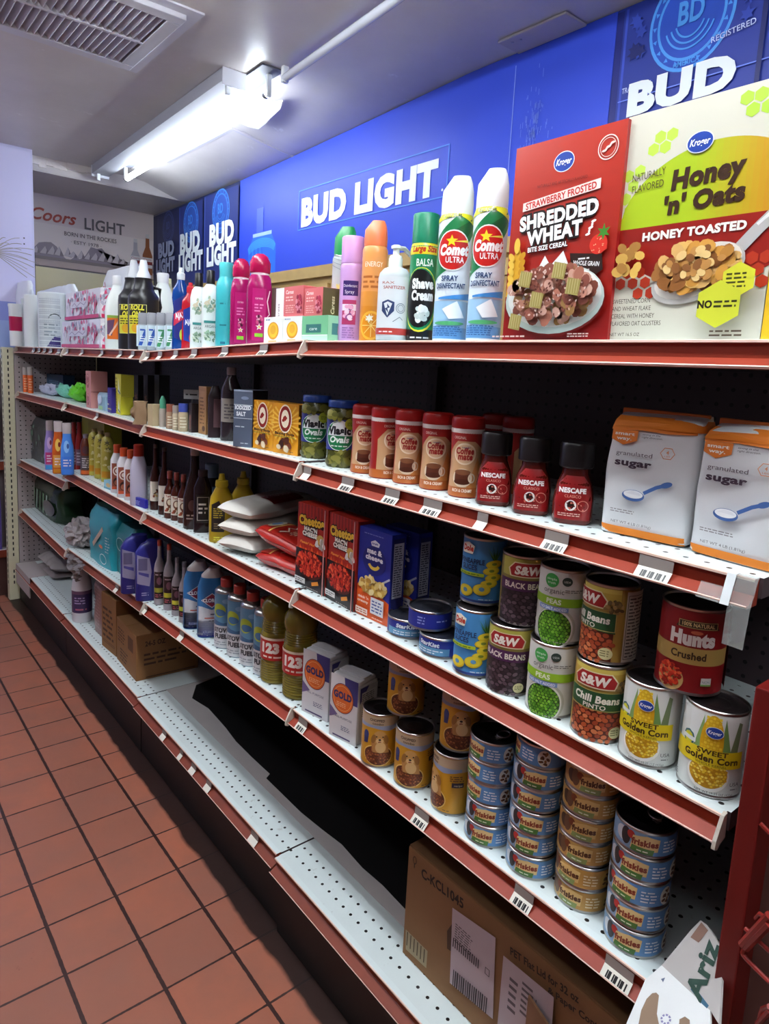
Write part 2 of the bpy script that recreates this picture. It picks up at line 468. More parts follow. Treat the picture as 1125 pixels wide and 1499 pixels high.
for k in range(9):
    x0 = .155+k*.036; mb.box(x0, x0+.039, 3.925+r2.uniform(0, .012), 3.946, 2.372-r2.uniform(0, .03)*(1.5 if k in (0, 1, 2, 6) else .6), 2.4, '#fff')
structure(wobj(mb, 'trim_1', plaster))
trimw = mat('#c4bfc4', .45)
mb = MB(); mb.box(.715, .735, 2.70, 3.45, zceil(.72, 3)-.006, zceil(.72, 3)+.02); structure(wobj(mb, 'trim_2', trimw))
mb = MB(); mb.prism([(.715, zceil(.715, 2.7)-.006), (.9, zceil(.9, 2.7)-.006), (1.05, zceil(1.05, 2.7)-.006), (1.05, zceil(1.05, 2.7)+.01), (.9, zceil(.9, 2.7)+.01), (.715, zceil(.715, 2.7)+.01)], 2.69, 2.71, axis='y'); structure(wobj(mb, 'trim_3', trimw))
m_wall = mat('#8d878c', .6, bump=.1, bscale=20)
m_wood = mat('#b99a62', .5, var=.2, vscale=14)
mb = MB(); mb.box(1.056, 1.12, -2.6, 4.7, 0, 2.5); structure(wobj(mb, 'wall_right', m_wall))
mb = MB(); mb.box(.13, 1.06, 4.52, 4.6, 0, 2.45); structure(wobj(mb, 'wall_far', m_wall))
mb = MB(); mb.box(-2.6, -2.5, -2.6, 5, 0, 2.5); structure(wobj(mb, 'wall_left', mat('#6e6264', .6)))
mb = MB(); mb.box(-2.6, 1.1, -2.6, -2.5, 0, 2.5); structure(wobj(mb, 'wall_near', mat('#6e6264', .6)))
# far left wall printed with a pale blue beach picture
mb = MB(); mb.box(-2.5, .128, 3.83, 3.9, 0, 2.45, '#c3c2e6'); mb.box(.128, .136, 3.83, 4.55, 0, 2.45, '#8d878c')
structure(wobj(mb, 'wall_far_left', [mat('#c9c8ea', .5)]))
t = thing('beach_picture', 'pale blue beach picture with palm fronds on the wall past the shelves', 'picture', (-.5, 3.829, 1.3), 0)
d = Decal(on_front(0), off0=2)
W2, H2 = 626, 1085
d.rect(-1000, -600, W2, H2, '#cfcdf0'); d.rect(-1000, -600, W2, 300, '#a9aee6'); d.rect(-1000, 200, W2, 300, '#8f9be0'); d.rect(-1000, -40, W2, 200, '#9fb4e8')
for k in range(16):
    a = math.radians(-35+k*9); q = []
    L = 190+30*math.sin(k*2.1)
    for i in range(7): q.append((440+L*i/6*math.cos(a), 545-14*(i/6)**2*k*.6+L*i/6*math.sin(a)))
    d.band(q, 3.2, '#a39c9c' if k % 3 else '#8f8a80')
d.ell(585, 640, 4, 4, '#4a4450'); d.ell(585, 610, 4, 4, '#4a4450')
d.obj('print', t, PRINT)
# far wall poster and mirror
t = thing('beer_poster', 'brown and white beer poster with mountains and two bottles on the far wall', 'poster', (.66, 4.515, 1.9), 0)
mb = MB(); mb.box(-380, 390, -4, 0, -10, 425, '#cdbcb6'); mb.obj('board', MATTE, t)
d = Decal(on_front(-4), off0=.5)
d.rect(-380, 30, 390, 425, '#efe2dc'); d.rect(-380, 250, 390, 425, '#e6d6d2')
R = random.Random(3); pts = [(-380, 30)]
for i in range(23):
    u = -380+i*770/22; pts.append((u, 95+45*math.sin(i*.7)+R.uniform(-18, 22)-(i > 14)*30))
pts += [(390, 30)]; d.poly(pts, '#9a8d96')
for i in range(17):
    u = -360+i*45+R.uniform(-8, 8); h = R.uniform(30, 62)-(i > 11)*18; k_ = R.uniform(24, 36)
    d.poly([(u-k_, 66), (u, 66+h), (u+k_*.3, 66+h*.5), (u+k_*.1, 64)], '#cfc4c6'); d.poly([(u, 66+h), (u+k_, 62), (u+k_*.1, 64), (u+k_*.3, 66+h*.5)], '#85787f')
d.rect(-380, 30, 390, 48, '#8d817f')
d.text('Coors', -255, 268, 75, '#b3402c', w=270, it=.35, bold=.02); d.text('LIGHT', 60, 255, 72, '#6b6264', w=260, bold=.02)
d.text('BORN IN THE ROCKIES', -30, 195, 26, '#6b5a58', w=330, bold=.01); d.text('· ESTY 1978 ·', -60, 150, 22, '#6b5a58', w=190)
for uc, hh, c in ((262, 200, '#b9b3b8'), (345, 235, '#9a5a34')):
    d.poly([(uc-34, 15), (uc+34, 15), (uc+34, hh*.62), (uc+14, hh*.85), (uc+12, hh*1.2), (uc-12, hh*1.2), (uc-14, hh*.85), (uc-34, hh*.62)], c)
    d.rect(uc-34, 60, uc+34, 130, '#e2dcdc'); d.rect(uc-34, 82, uc+34, 104, '#8a2f2c'); d.rect(uc-12, hh*1.1, uc+12, hh*1.22, '#d8d2d0')
    d.text('Coors', uc, 112, 14, '#b3402c', w=56, it=.3)
d.obj('print', t, PRINT)
t = thing('wall_mirror', 'wall mirror with dark edge below the beer poster', 'mirror', (.66, 4.51, 1.2), 0)
mb = MB(); mb.box(-370, 390, -6, 0, 0, 680); mb.obj('glass', mat('#dcd2a0', .3, .35, var=.12, vscale=3), t)  # warm tint: the lit ceiling's reflection is put into the glass colour
mb = MB(); mb.box(-395, -371, -12, 0, 0, 760); mb.obj('frame', mat('#3a3238', .5), t)
# wooden cabinet run below the mural
t = thing('wall_cabinet', 'tan wooden cabinet row below the blue mural', 'cabinet', (1.05, 1.5, 1.1), -math.pi/2)
mb = MB(); mb.box(-2600, 3000, -60, 0, 0, 660); mb.box(-2600, 3000, -85, -60, 640, 690); mb.obj('body', m_wood, t)
for k in range(12):
    u0 = -2560+k*460
    mb = MB()
    mb.box(u0, u0+430, -68, -60, 30, 610); dr = mb.obj('door', mat('#a88a55', .5, var=.2), t)
    mb = MB()
    for a in ((u0, u0+40, 30, 610), (u0+390, u0+430, 30, 610), (u0+40, u0+390, 570, 610), (u0+40, u0+390, 30, 70)): mb.box(a[0], a[1], -78, -68, a[2], a[3])
    mb.obj('door_frame', m_wood, dr)
# ------------------------------------------------------------------ printed wall mural, three boards
def emblem(d, u, v, R_, c0, c1):
    for k, r in enumerate((1, .93, .8, .74)): d.ell(u, v, R_*r, R_*r*1.12, c1 if k % 2 == 0 else c0, 40)
    for k in range(20):
        a = 2*math.pi*k/20; d.star(u+R_*.86*math.cos(a), v+R_*.96*math.sin(a), R_*.06, c1, 3, .5, a)
    d.text('AMERICA', u, v-R_*1.0, R_*.12, c1, w=R_*.62, bold=.02); d.text('BD', u, v-R_*.1, R_*.5, c1, w=R_*.6, bold=.03)
    for k in range(3): d.ring(u, v, R_*(.6-.12*k), R_*(.67-.12*k), R_*.04, c1, 32, 200, 340)
def mural(name, ya, yb, label, zb=1.8):
    t = thing(name, label, 'banner', (1.05, ya, zb), -math.pi/2, None)
    return t, (ya-yb)*1000
def mtop(y): return (zceil(1.05, y)-1.8)*1000-3
def mboard(t, ya, yb, c):
    mb = MB(); n = 8; pr = [(0, 0), ((ya-yb)*1000, 0)]
    for i in range(n+1):
        y = yb+(ya-yb)*i/n; pr.append(((ya-y)*1000, mtop(y)))
    vs0 = [mb.bm.verts.new((a, -4, b)) for a, b in pr]; vs1 = [mb.bm.verts.new((a, 0, b)) for a, b in pr]
    fs = [mb.bm.faces.new(vs0), mb.bm.faces.new(vs1)]
    for j in range(len(pr)):
        k = (j+1) % len(pr); fs.append(mb.bm.faces.new((vs0[j], vs0[k], vs1[k], vs1[j])))
    mb.paint(fs, c); return mb.obj('board', PRINT, t)
def muv(px, py, ya): p = onX(px, py, 1.046); return (ya-p[1])*1000, (p[2]-1.8)*1000
# left: dark boards with three cans
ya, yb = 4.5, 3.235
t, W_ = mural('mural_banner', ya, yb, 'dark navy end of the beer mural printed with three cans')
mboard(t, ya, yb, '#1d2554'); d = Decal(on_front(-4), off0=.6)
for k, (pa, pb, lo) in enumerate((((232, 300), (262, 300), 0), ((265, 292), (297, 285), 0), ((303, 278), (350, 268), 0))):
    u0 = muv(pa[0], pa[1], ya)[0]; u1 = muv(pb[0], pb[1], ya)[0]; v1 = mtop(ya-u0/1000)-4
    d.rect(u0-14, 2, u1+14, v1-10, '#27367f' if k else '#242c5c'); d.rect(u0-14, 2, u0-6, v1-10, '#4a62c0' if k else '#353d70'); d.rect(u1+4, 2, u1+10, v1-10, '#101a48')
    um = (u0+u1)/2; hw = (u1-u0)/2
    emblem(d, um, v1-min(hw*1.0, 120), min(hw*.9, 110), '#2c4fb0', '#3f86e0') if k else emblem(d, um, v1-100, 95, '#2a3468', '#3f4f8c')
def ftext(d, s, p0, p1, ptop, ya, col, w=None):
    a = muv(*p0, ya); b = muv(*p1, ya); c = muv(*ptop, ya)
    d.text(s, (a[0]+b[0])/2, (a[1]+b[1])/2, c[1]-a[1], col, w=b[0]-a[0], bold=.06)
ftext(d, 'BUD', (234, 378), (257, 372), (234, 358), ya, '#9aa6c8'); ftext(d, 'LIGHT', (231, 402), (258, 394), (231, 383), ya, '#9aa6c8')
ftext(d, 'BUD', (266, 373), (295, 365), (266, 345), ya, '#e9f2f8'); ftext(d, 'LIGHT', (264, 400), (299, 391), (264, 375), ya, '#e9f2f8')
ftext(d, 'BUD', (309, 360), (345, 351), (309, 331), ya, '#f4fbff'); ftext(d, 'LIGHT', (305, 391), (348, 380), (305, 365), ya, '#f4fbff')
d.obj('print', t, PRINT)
# middle: bright blue, boxed lettering, blue can
ya, yb = 3.235, .937
t, W_ = mural('mural_banner', ya, yb, 'bright blue middle of the beer mural with large boxed white lettering')
mboard(t, ya, yb, '#2f4cd6'); d = Decal(on_front(-4), off0=.6)
q = muv(360, 400, ya)[0], muv(404, 400, ya)[0]; vt = muv(380, 345, ya)[1]
d.poly([(q[0]+20, 0), (q[1]-10, 0), (q[1]-10, vt-60), (q[1]-60, vt), (q[0]+75, vt), (q[0]+20, vt-60)], '#2a6ee6')
for k in range(6): d.ring((q[0]+q[1])/2, vt-70-k*8, (q[1]-q[0])*.46, 55, 6, '#3f9cf0', 30, 10+k*3, 170-k*3)
d.rect(q[0]+70, vt-4, q[1]-55, vt+14, '#a9c9f4')
for k in range(7): d.band([(q[0]+60+k*22, 0), (q[0]+50+k*20, vt-60)], 3, '#4aa6f4' if k % 2 else '#1f48b8')
d.rect(q[0]+110, vt+14, q[0]+180, vt+140, '#4a66e2')
a = muv(438, 283, ya); b2 = muv(436, 344, ya); c = muv(661, 205, ya); e = muv(653, 281, ya)
u0, u1, v0, v1 = (a[0]+b2[0])/2, (c[0]+e[0])/2, (b2[1]+e[1])/2, (a[1]+c[1])/2
d.frame(u0, v0, u1, v1, 5, '#4f8ef2')
ftext(d, 'BUD LIGHT', (441, 332), (640, 280), (441, 294), ya, '#f6fcff'); d.ell(u1-26, v0+28, 5, 5, '#e8f2ff')
R = random.Random(9); us = muv(752, 150, ya)[0]; d.rect(us-2, 120, us+1, mtop(ya-us/1000)-40, '#8fa4f0')
vs_, fs_ = [], []
for k in range(120):
    u = us+90+R.gauss(0, 22); v = 330+R.gauss(0, 75); b0 = len(vs_); h = R.uniform(4, 26); vs_ += [(u, v), (u+2.2, v), (u+2.2, v+h), (u, v+h)]; fs_.append((b0, b0+1, b0+2, b0+3))
d._emit(vs_, fs_, '#6f88ea')
d.obj('print', t, PRINT)
# right: navy can with emblem
ya, yb = .935, .2
t, W_ = mural('mural_banner', ya, yb, 'navy can end of the beer mural with a round emblem above the cereal boxes')
mboard(t, ya, yb, '#24389a'); d = Decal(on_front(-4), off0=.6)
d.rect(0, 0, 22, 590, '#16237c'); d.rect(28, 0, 36, 590, '#3a52c8')
uv = muv(1010, 40, ya); emblem(d, uv[0], uv[1]+25, 118, '#2450c4', '#4f9ff2')
R = random.Random(4)
for s_ in (-1, 1):
    for k in range(9): d.star(uv[0]+s_*(150+R.uniform(-14, 14)), uv[1]+30+R.uniform(-60, 60), 20, ['#13206c', '#2f48b4'][k % 2], 6, .5, R.random())
aa = muv(905, 135, ya); d.text('REGISTERED', uv[0]+120, uv[1]-55, 15, '#c8d6ff', w=110, bold=.01, rot=.12); d.text('TRADE MARK', aa[0]+60, uv[1]-120, 15, '#c8d6ff', w=90, bold=.01)
d.band([(30, uv[1]-140), (620, uv[1]-140)], 3, '#6f8af0')
ftext(d, 'BUD', (918, 170), (1076, 125), (918, 127), ya, '#f6fcff')
d.rect(muv(1112, 60, ya)[0], 0, muv(1112, 60, ya)[0]+12, 590, '#101c66')
d.obj('print', t, PRINT)
# ------------------------------------------------------------------ lamps and the ceiling
GL = emit('#eaf6ff', TUBE_POWER); GL2 = emit('#f0f8fc', AISLE_POWER); GL3 = emit('#f0f8fc', LANE_FILL_POWER); GL4 = emit('#f0f8fc', FAR_FILL_POWER)
def lamp(label, x, y0, y1, z, lit, both=False, xt=.0, side=0):
    t = thing('fluorescent_light', label, 'light', (x, (y0+y1)/2, z), 0)
    L = (y1-y0)*500
    if side:
        mb = MB(); mb.prism([(-46, 0), (-46, 46), (46, 46), (46, 0)], -L, L, '#e8e8ee', axis='y'); mb.obj('housing', mat('#adaeb8', .45), t)
        for s_ in (-1, 1):
            mb = MB(); mb.box(-48, 48, s_*L-3, s_*L+3, -14, 47, '#fff', bev=2); mb.obj('end_cap', mat('#e6e8f0', .35), t)
        mb = MB(); mb.prism([(46, 40), (46, 46), (side+30, 46), (side+30, 42)], -L-130, L-110, '#e8e8ee', axis='y'); mb.obj('reflector', mat('#5f606b', .55), t)
        for xx in (-16, side):
            for yy in ((-L+22, L-22) if xx < 40 else (-L-70, L-120)):
                mb = MB(); mb.box(xx-9, xx+9, yy-7, yy+7, -36, 44 if xx > 40 else 2, bev=3); mb.obj('socket', WHITEPL, t)
        mb = MB(); mb.tube([(side, -L-62, -22), (side, L-128, -22)], 14, n=16); mb.obj('tube', lit, t)
        for y_ in (-L-62, L-150):
            mb = MB(); mb.tube([(side, y_, -22), (side, y_+22, -22)], 14.6, n=16); mb.obj('tube_cap', STEEL, t)
        return t
    mb = MB(); mb.prism([(-62, 0), (-62, 44), (62, 44), (62, 0), (50, -14), (-50, -14)], -L, L, '#e8e8ee', axis='y'); mb.obj('housing', mat('#e6e8f0', .35), t)
    for s_ in (-1, 1):
        mb = MB(); mb.box(-60, 60, s_*L-3, s_*L+3, -26, 44, '#fff', bev=2); mb.obj('end_cap', mat('#e6e8f0', .35), t)
    for xx, on in ((xt, True),)+((-xt, both),):
        for yy in (-L+30, L-30):
            mb = MB(); mb.box(xx-11, xx+11, yy-8, yy+8, -52, -10, bev=3); mb.obj('socket', WHITEPL, t)
        if on:
            mb = MB(); mb.tube([(xx, -L+36, -40), (xx, L-36, -40)], 13, n=16); mb.obj('tube', lit, t)
            for s_ in (-1, 1):
                mb = MB(); mb.tube([(xx, s_*(L-36), -40), (xx, s_*(L-58), -40)], 13.6, n=16); mb.obj('tube_cap', STEEL, t)
    return t
lamp('white ceiling strip light with one glowing tube over the shelves', .468, 2.13, 3.86, 2.352, GL, xt=30, side=104).rotation_euler.z = -.03
lamp('ceiling strip light with two glowing tubes over the aisle', -.36, -1.3, 1.8, 2.35, GL2, both=True, xt=46)
lamp('added unseen strip light with two glowing tubes left of the aisle, nearer end', -1.25, -1.2, 1.1, 2.35, GL3, both=True, xt=46)  # unseen fixture added to even out the light on shelves and floor
lamp('added unseen strip light with two glowing tubes left of the aisle, far end', -1.25, 1.4, 3.6, 2.35, GL4, both=True, xt=46)  # unseen fixture added to brighten the far shelves
t = thing('unlit_tube', 'unlit glass tube lamp running along the ceiling beyond the glowing one', 'light', (.51, 1.33, 2.36), 0)
mb = MB(); mb.tube([(48, 640, 0), (-58, -680, 0)], 14, n=16); mb.obj('tube', mat('#d9dce6', .12), t)
for p in ((48, 638, 0), (-58, -678, 0)):
    mb = MB(); mb.box(p[0]-12, p[0]+12, p[1]-9, p[1]+9, -16, 40, bev=3); mb.obj('socket', WHITEPL, t)
t = thing('ceiling_patch', 'loose flap of white paint hanging from the ceiling beside the glowing tube', 'paint flap', (.70, 2.38, 2.378), 0)
mb = MB(); pts = [(-14, -182), (14, -120), (34, -3), (48, 60), (57, 139), (20, 165), (-14, 168), (-40, 90), (-54, 14), (-40, -90)]
mb.rings([[(a, b, -6-a*.2) for a, b in pts], [(a, b, -a*.2) for a, b in pts]]); mb.obj('flap', mat('#f2f4fa', .5), t)
t = thing('ceiling_plate', 'small rectangular painted plate on the ceiling over the mural', 'plate', (.99, 1.17, 2.398), 0)
mb = MB(); mb.box(-50, 55, -130, 130, -8, 0, bev=3); mb.obj('plate', mat('#beb4b4', .5, bump=.3), t)
for q in ((-25, 90), (-20, 60)):
    mb = MB(); mb.lathe([(4, -12), (4, -9)], n=10, cx=q[0], cy=q[1]); mb.obj('screw', STEEL, t)
t = thing('ceiling_vent', 'large white louvred air vent in the ceiling', 'vent', (-.04, 2.17, 2.4), 0)
x0, x1, y0, y1 = -420, 185, -300, 210
mb = MB()
for a in ((x0, x1, y1-45, y1), (x0, x1, y0, y0+45), (x0, x0+45, y0+45, y1-45), (x1-45, x1, y0+45, y1-45)): mb.box(a[0], a[1], a[2], a[3], -22, 0, bev=3)
for a in ((x0-40, x1+40, y1, y1+40), (x0-40, x1+40, y0-40, y0), (x1, x1+40, y0, y1)): mb.box(a[0], a[1], a[2], a[3], -6, 0)
mb.obj('frame', mat('#c9c7cf', .4), t)
mb = MB(); mb.box(x0+45, x1-45, y0+45, y1-45, -2, 0); mb.obj('duct', mat('#3b3540', .8), t)
mb = MB(); n = 22
for k in range(n):
    xx = x0+50+(x1-x0-100)*(k+.5)/n
    mb.prism([(xx-9, -4), (xx+5, -20), (xx+7, -19), (xx-7, -3)], y0+45, y1-45, '#fff', axis='y')
mb.obj('louvres', mat('#b4b0ba', .4), t)
for yy in (-45,):
    mb = MB(); mb.box(x0+45, x1-45, yy-6, yy+6, -23, -4); mb.obj('cross_bar', mat('#c9c7cf', .4), t)
# ------------------------------------------------------------------ the run of shelving: four bays
RED = mat('#912f17', .5, var=.12, vscale=30); LIPEDGE = mat('#f0cdbd', .5); SHW = mat('#dbe6e6', .4)
RED_DIRTY = mat('#7e341f', .5, var=.25, vscale=20)
CLIP = mat('#c9c0b4', .5, var=.15, vscale=60); TAPE = mat('#dfe6e6', .2, 0, .55)
TAGW = mat('#e6e2d6', .5); TAGG = mat('#8f8580', .25)
m_back = mat_perf('pegboard_brown', '#46363c', 'yz', (.0254, .0254), .0036, .5, '#080405')
m_top = mat_perf('white_shelf', '#dbe6e6', 'yx', (.0262, .0300), .0034, .4, '#1c1a1a', band=(.006, .38), wear='#c3c8c6', off=(.006, .006), sh=.2)
m_deck = mat_perf('white_deck', '#dbe6e6', 'yx', (.0262, .0300), .0034, .4, '#0c0a0a', band=(-.006, .052), wear='#c0c6c4', off=(.006, -.008), stag=True, sh=.2)
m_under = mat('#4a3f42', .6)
BAYS = [(-.024, .912), (.914, 1.831), (1.833, 2.747), (2.75, 3.652)]
# height of each shelf's front edge at the near and the far end of each bay
LV = {'A': [(1.390, 1.390), (1.392, 1.359), (1.363, 1.364), (1.363, 1.365)],
      'B': [(1.127, 1.129), (1.133, 1.126), (1.126, 1.135), (1.135, 1.132)],
      'C': [(.840, .843), (.846, .840), (.840, .846), (.794, .773)],
      'D': [(.567, .563), (.562, .532), (.531, .500), (.482, .503)]}
def zs(level, y):
    for (a, b), (za, zb) in zip(BAYS, LV[level]):
        if y <= b+.001: return za+(zb-za)*(y-a)/(b-a)
    return zb
ZE = .203
def ex(y): return float(np.interp(y, [-.03, .4, .92, 1.8, 2.7, 3.66], [-.040, -.036, -.032, -.022, -.024, -.024]))
BAYN = ['near right bay', 'second bay from the right', 'third bay from the right', 'far left bay']
WHAT = ['red-lipped white shelving bay at the near right with cereal boxes on its top',
        'red-lipped white shelving bay with magenta bottles on its top',
        'red-lipped white shelving bay with black jugs on its top',
        'red-lipped white shelving bay at the far end with a cream slotted post']
tags = {}
def px_tags(level, x, pts, w=.036): 
    for p in pts: tags.setdefault(level, []).append((float(onX(p[0], p[1], x)[1]), p[2] if len(p) > 2 else w))
px_tags('A', 0, [(217, 525, .03), (235, 523, .03), (258, 521, .03), (285, 520), (330, 517), (387, 514), (50, 517, .05), (58, 517, .05), (66, 517, .05), (75, 517, .05), (87, 517, .05), (99, 519, .03), (121, 519, .03), (150, 521, .03), (177, 522, .03), (195, 523, .03)])
px_tags('B', 0, [(410+41, 688, .028), (510, 710, .04), (575, 728, .04), (634, 744, .045), (707, 764, .022), (815, 794, .04), (960, 832, .045), (97, 597, .03), (143, 611, .03)])
px_tags('D', 0, [(444, 1062, .035), (618, 1198, .036), (767, 1318, .036), (906, 1428, .042), (172, 866, .03), (214, 897, .03), (267, 935, .03)])
px_tags('E', -.03, [(372, 1232, .035), (305, 1160, .03), (283, 1131, .03), (240, 1080, .03), (265, 1108, .02)])
def lip(mb, x, z0, z1, y0, y1, back=.012):
    P0 = [(x+.0005, 0), (x-.0012, -.0008), (x-.0012, -.0035), (x+.0045, -.0045), (x+.0045, -.0205), (x-.0125, -.0305), (x-.0145, -.0288), (x-.0155, -.0300), (x-.0135, -.0325), (x+.009, -.0325), (x+back, -.0325), (x+back, 0)]
    n = len(P0)
    v0 = [mb.bm.verts.new((a, y0, z0+b)) for a, b in P0]; v1 = [mb.bm.verts.new((a, y1, z1+b)) for a, b in P0]
    for j in range(n):
        k = (j+1) % n; f = mb.bm.faces.new((v0[j], v0[k], v1[k], v1[j]))
        mi = 2 if j == n-1 else 1 if j in (0, 1, 6, 7) else 0
        mb.paint([f], '#fff', mi)
    mb.paint([mb.bm.faces.new(v0), mb.bm.faces.new(v1)], '#fff', 0)
def clip(mb, x, y, z):
    pr = [(x+.004, z+.003), (x-.004, z+.001), (x-.010, z-.010), (x-.018, z-.026), (x-.019, z-.036), (x-.012, z-.039), (x-.006, z-.034), (x+.006, z-.030)]
    mb.prism([(a, b) for a, b in pr], y-.0022, y+.0022, axis='y')
units = []
for i, (y0, y1) in enumerate(BAYS):
    org = (.2, (y0+y1)/2, 0); u = thing('shelving_unit', WHAT[i], 'shelving', org, 0, 'bays of the long shelving run'); units.append(u)
    mb = MB(); mb.box(.4005, .412, y0, y1, .05, max(LV['A'][i])-.004); bp_ = wobj(mb, 'back_panel', m_back, org, u)
    mb = MB(); mb.box(.378, .402, y0-.016, y0+.016, .05, 1.352)
    for k in range(48): mb.box(.3772, .3785, y0-.003, y0+.003, .10+k*.0254, .116+k*.0254, '#000', 1)
    wobj(mb, 'upright', [mat('#3b2d30', .5), BLACKPL], org, u)
    for lv in 'ABCD':
        za, zb = LV[lv][i]
        mb = MB()
        T = [(.012, y0, za), (.40, y0, za), (.40, y1, zb), (.012, y1, zb)]
        mb.poly3([(a, b_, c+.0) for a, b_, c in T], '#fff', 0)
        mb.poly3([(a, b_, c-.024) for a, b_, c in reversed(T)], '#fff', 1)
        for a, b_ in ((0, 1), (1, 2), (2, 3), (3, 0)):
            mb.poly3([T[a], T[b_], (T[b_][0], T[b_][1], T[b_][2]-.024), (T[a][0], T[a][1], T[a][2]-.024)], '#fff', 1)
        sh = wobj(mb, 'shelf', [m_top, m_under], org, u)
        mb = MB(); lip(mb, 0, za, zb, y0+.004, y1-.004); wobj(mb, 'ticket_channel', [RED if i < 2 else RED_DIRTY, LIPEDGE, SHW], org, sh)
        mb = MB()
        if not (lv == 'C' and i == 3): clip(mb, 0, y1-.001, zb)
        if len(mb.bm.verts): wobj(mb, 'end_clip', CLIP, org, sh)
        else: mb.bm.free()
        if lv == 'C' and i in (0, 3): mb = MB(); clip(mb, 0, y0+.003, za); wobj(mb, 'end_clip', CLIP, org, sh)
        for ty, tw in tags.get(lv, []):
            if y0 < ty < y1:
                z = zs(lv, ty); mb = MB()
                a, b_ = ty-tw/2, ty+tw/2
                mb.poly3([(-.0142, a, z-.0300), (-.0142, b_, z-.0300), (-.0028, b_, z-.0185), (-.0028, a, z-.0185)], '#fff', 0)
                mb.poly3([(-.0028, a, z-.0185), (-.0028, b_, z-.0185), (-.0016, b_, z-.0045), (-.0016, a, z-.0045)], '#fff', 1)
                if tw > .033:
                    for q in range(7):
                        c = a+tw*(.12+.11*q); mb.poly3([(-.0131, c, z-.0286), (-.0131, c+tw*.05*(1+q % 2), z-.0286), (-.0062, c+tw*.05*(1+q % 2), z-.0217), (-.0062, c, z-.0217)], '#fff', 2)
                wobj(mb, 'price_tag', [TAGW, TAGG, BLACKPL], org, sh)
    # base deck with its kick plate
    xa, xb = ex(y0), ex(y1); ze = ZE
    mb = MB(); xm = (xa+xb)/2+.012; T = [(xm, y0+.0015, ze), (.40, y0+.0015, ze), (.40, y1-.0015, ze), (xm, y1-.0015, ze)]
    mb.poly3(T, '#fff', 0); mb.poly3([(a, b_, c-.02) for a, b_, c in reversed(T)], '#fff', 1)
    for a, b_ in ((0, 1), (1, 2), (2, 3), (3, 0)):
        mb.poly3([T[a], T[b_], (T[b_][0], T[b_][1], ze-.02), (T[a][0], T[a][1], ze-.02)], '#fff', 1)
    dk = wobj(mb, 'base_deck', [m_deck, m_under], org, u)
    mb = MB(); lip(mb, (xa+xb)/2, ze, ze, y0+.003, y1-.003); wobj(mb, 'ticket_channel', [RED_DIRTY, LIPEDGE, SHW], org, dk)
    for ty, tw in tags.get('E', []):
        if y0 < ty < y1:
            mb = MB(); a, b_ = ty-tw/2, ty+tw/2; x = (xa+xb)/2
            mb.poly3([(x-.0142, a, ze-.0300), (x-.0142, b_, ze-.0300), (x-.0028, b_, ze-.0185), (x-.0028, a, ze-.0185)], '#fff', 0)
            mb.poly3([(x-.0028, a, ze-.0185), (x-.0028, b_, ze-.0185), (x-.0016, b_, ze-.0045), (x-.0016, a, ze-.0045)], '#fff', 1)
            wobj(mb, 'price_tag', [TAGW, TAGG], org, dk)
    mb = MB(); mb.box(xb+.010, xb+.02, y0, y1, 0.001, ze-.03); wobj(mb, 'kick_plate', mat('#130908', .5, var=.4, vscale=12), org, u)
# far end: pegboard side panel and cream slotted post belong to the last bay
u = units[3]; org = tuple(u.location)
m_side = mat_perf('pegboard_grey', '#a79d9e', 'xz', (.0254, .0254), .0034, .5, '#1a1416')
mb = MB(); mb.box(-.012, .40, 3.655, 3.665, .05, 1.36); wobj(mb, 'side_panel', m_side, org, u)
m_cream = mat('#d9d6b8', .45, var=.05)
mb = MB(); mb.box(-.066, -.014, 3.655, 3.705, 0, 1.358, '#fff', 0, .003)
for k in range(41):
    z = .09+k*.031
    if not (.16 < z < .23): mb.box(-.0445, -.0385, 3.6538, 3.657, z, z+.017, '#000', 1)
for k in range(41): mb.box(-.0675, -.0655, 3.675, 3.681, .09+k*.031, .107+k*.031, '#000', 1)
wobj(mb, 'end_post', [m_cream, BLACKPL], org, u)
mb = MB(); mb.box(-.03, .06, 3.35, 3.645, ZE+.001, ZE+.003); mb.box(-.034, -.030, 3.34, 3.645, .10, ZE+.003); wobj(mb, 'paper_strip', mat('#b3a9a8', .6), org, u)
# dark liner lying on the base deck, torn along the front
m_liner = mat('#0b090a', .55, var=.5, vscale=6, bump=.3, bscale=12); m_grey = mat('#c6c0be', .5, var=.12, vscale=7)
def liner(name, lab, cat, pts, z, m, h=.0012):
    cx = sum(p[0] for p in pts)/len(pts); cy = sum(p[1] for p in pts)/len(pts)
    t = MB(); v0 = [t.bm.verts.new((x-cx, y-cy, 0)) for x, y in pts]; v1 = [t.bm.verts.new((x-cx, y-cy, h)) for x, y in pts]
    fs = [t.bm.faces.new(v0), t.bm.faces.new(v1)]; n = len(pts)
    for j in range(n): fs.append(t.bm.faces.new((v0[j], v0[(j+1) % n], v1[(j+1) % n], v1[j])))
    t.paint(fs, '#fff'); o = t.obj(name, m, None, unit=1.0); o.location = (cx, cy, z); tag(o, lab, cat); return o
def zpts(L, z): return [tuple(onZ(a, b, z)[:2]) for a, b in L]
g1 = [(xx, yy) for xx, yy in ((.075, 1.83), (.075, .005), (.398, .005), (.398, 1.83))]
liner('shaded_deck_strip', 'grey strip added over the shaded back of the bare bottom deck', 'liner', g1, ZE+.0004, m_grey)  # plain grey sheet added in place of the white deck's shaded part
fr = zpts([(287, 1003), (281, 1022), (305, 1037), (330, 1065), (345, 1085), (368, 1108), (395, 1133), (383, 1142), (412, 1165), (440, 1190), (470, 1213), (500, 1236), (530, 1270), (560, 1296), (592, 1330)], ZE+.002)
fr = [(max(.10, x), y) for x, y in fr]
pts = fr+[(.17, fr[-1][1]-.10), (.19, .12), (.396, .10), (.396, fr[0][1]+.05)]
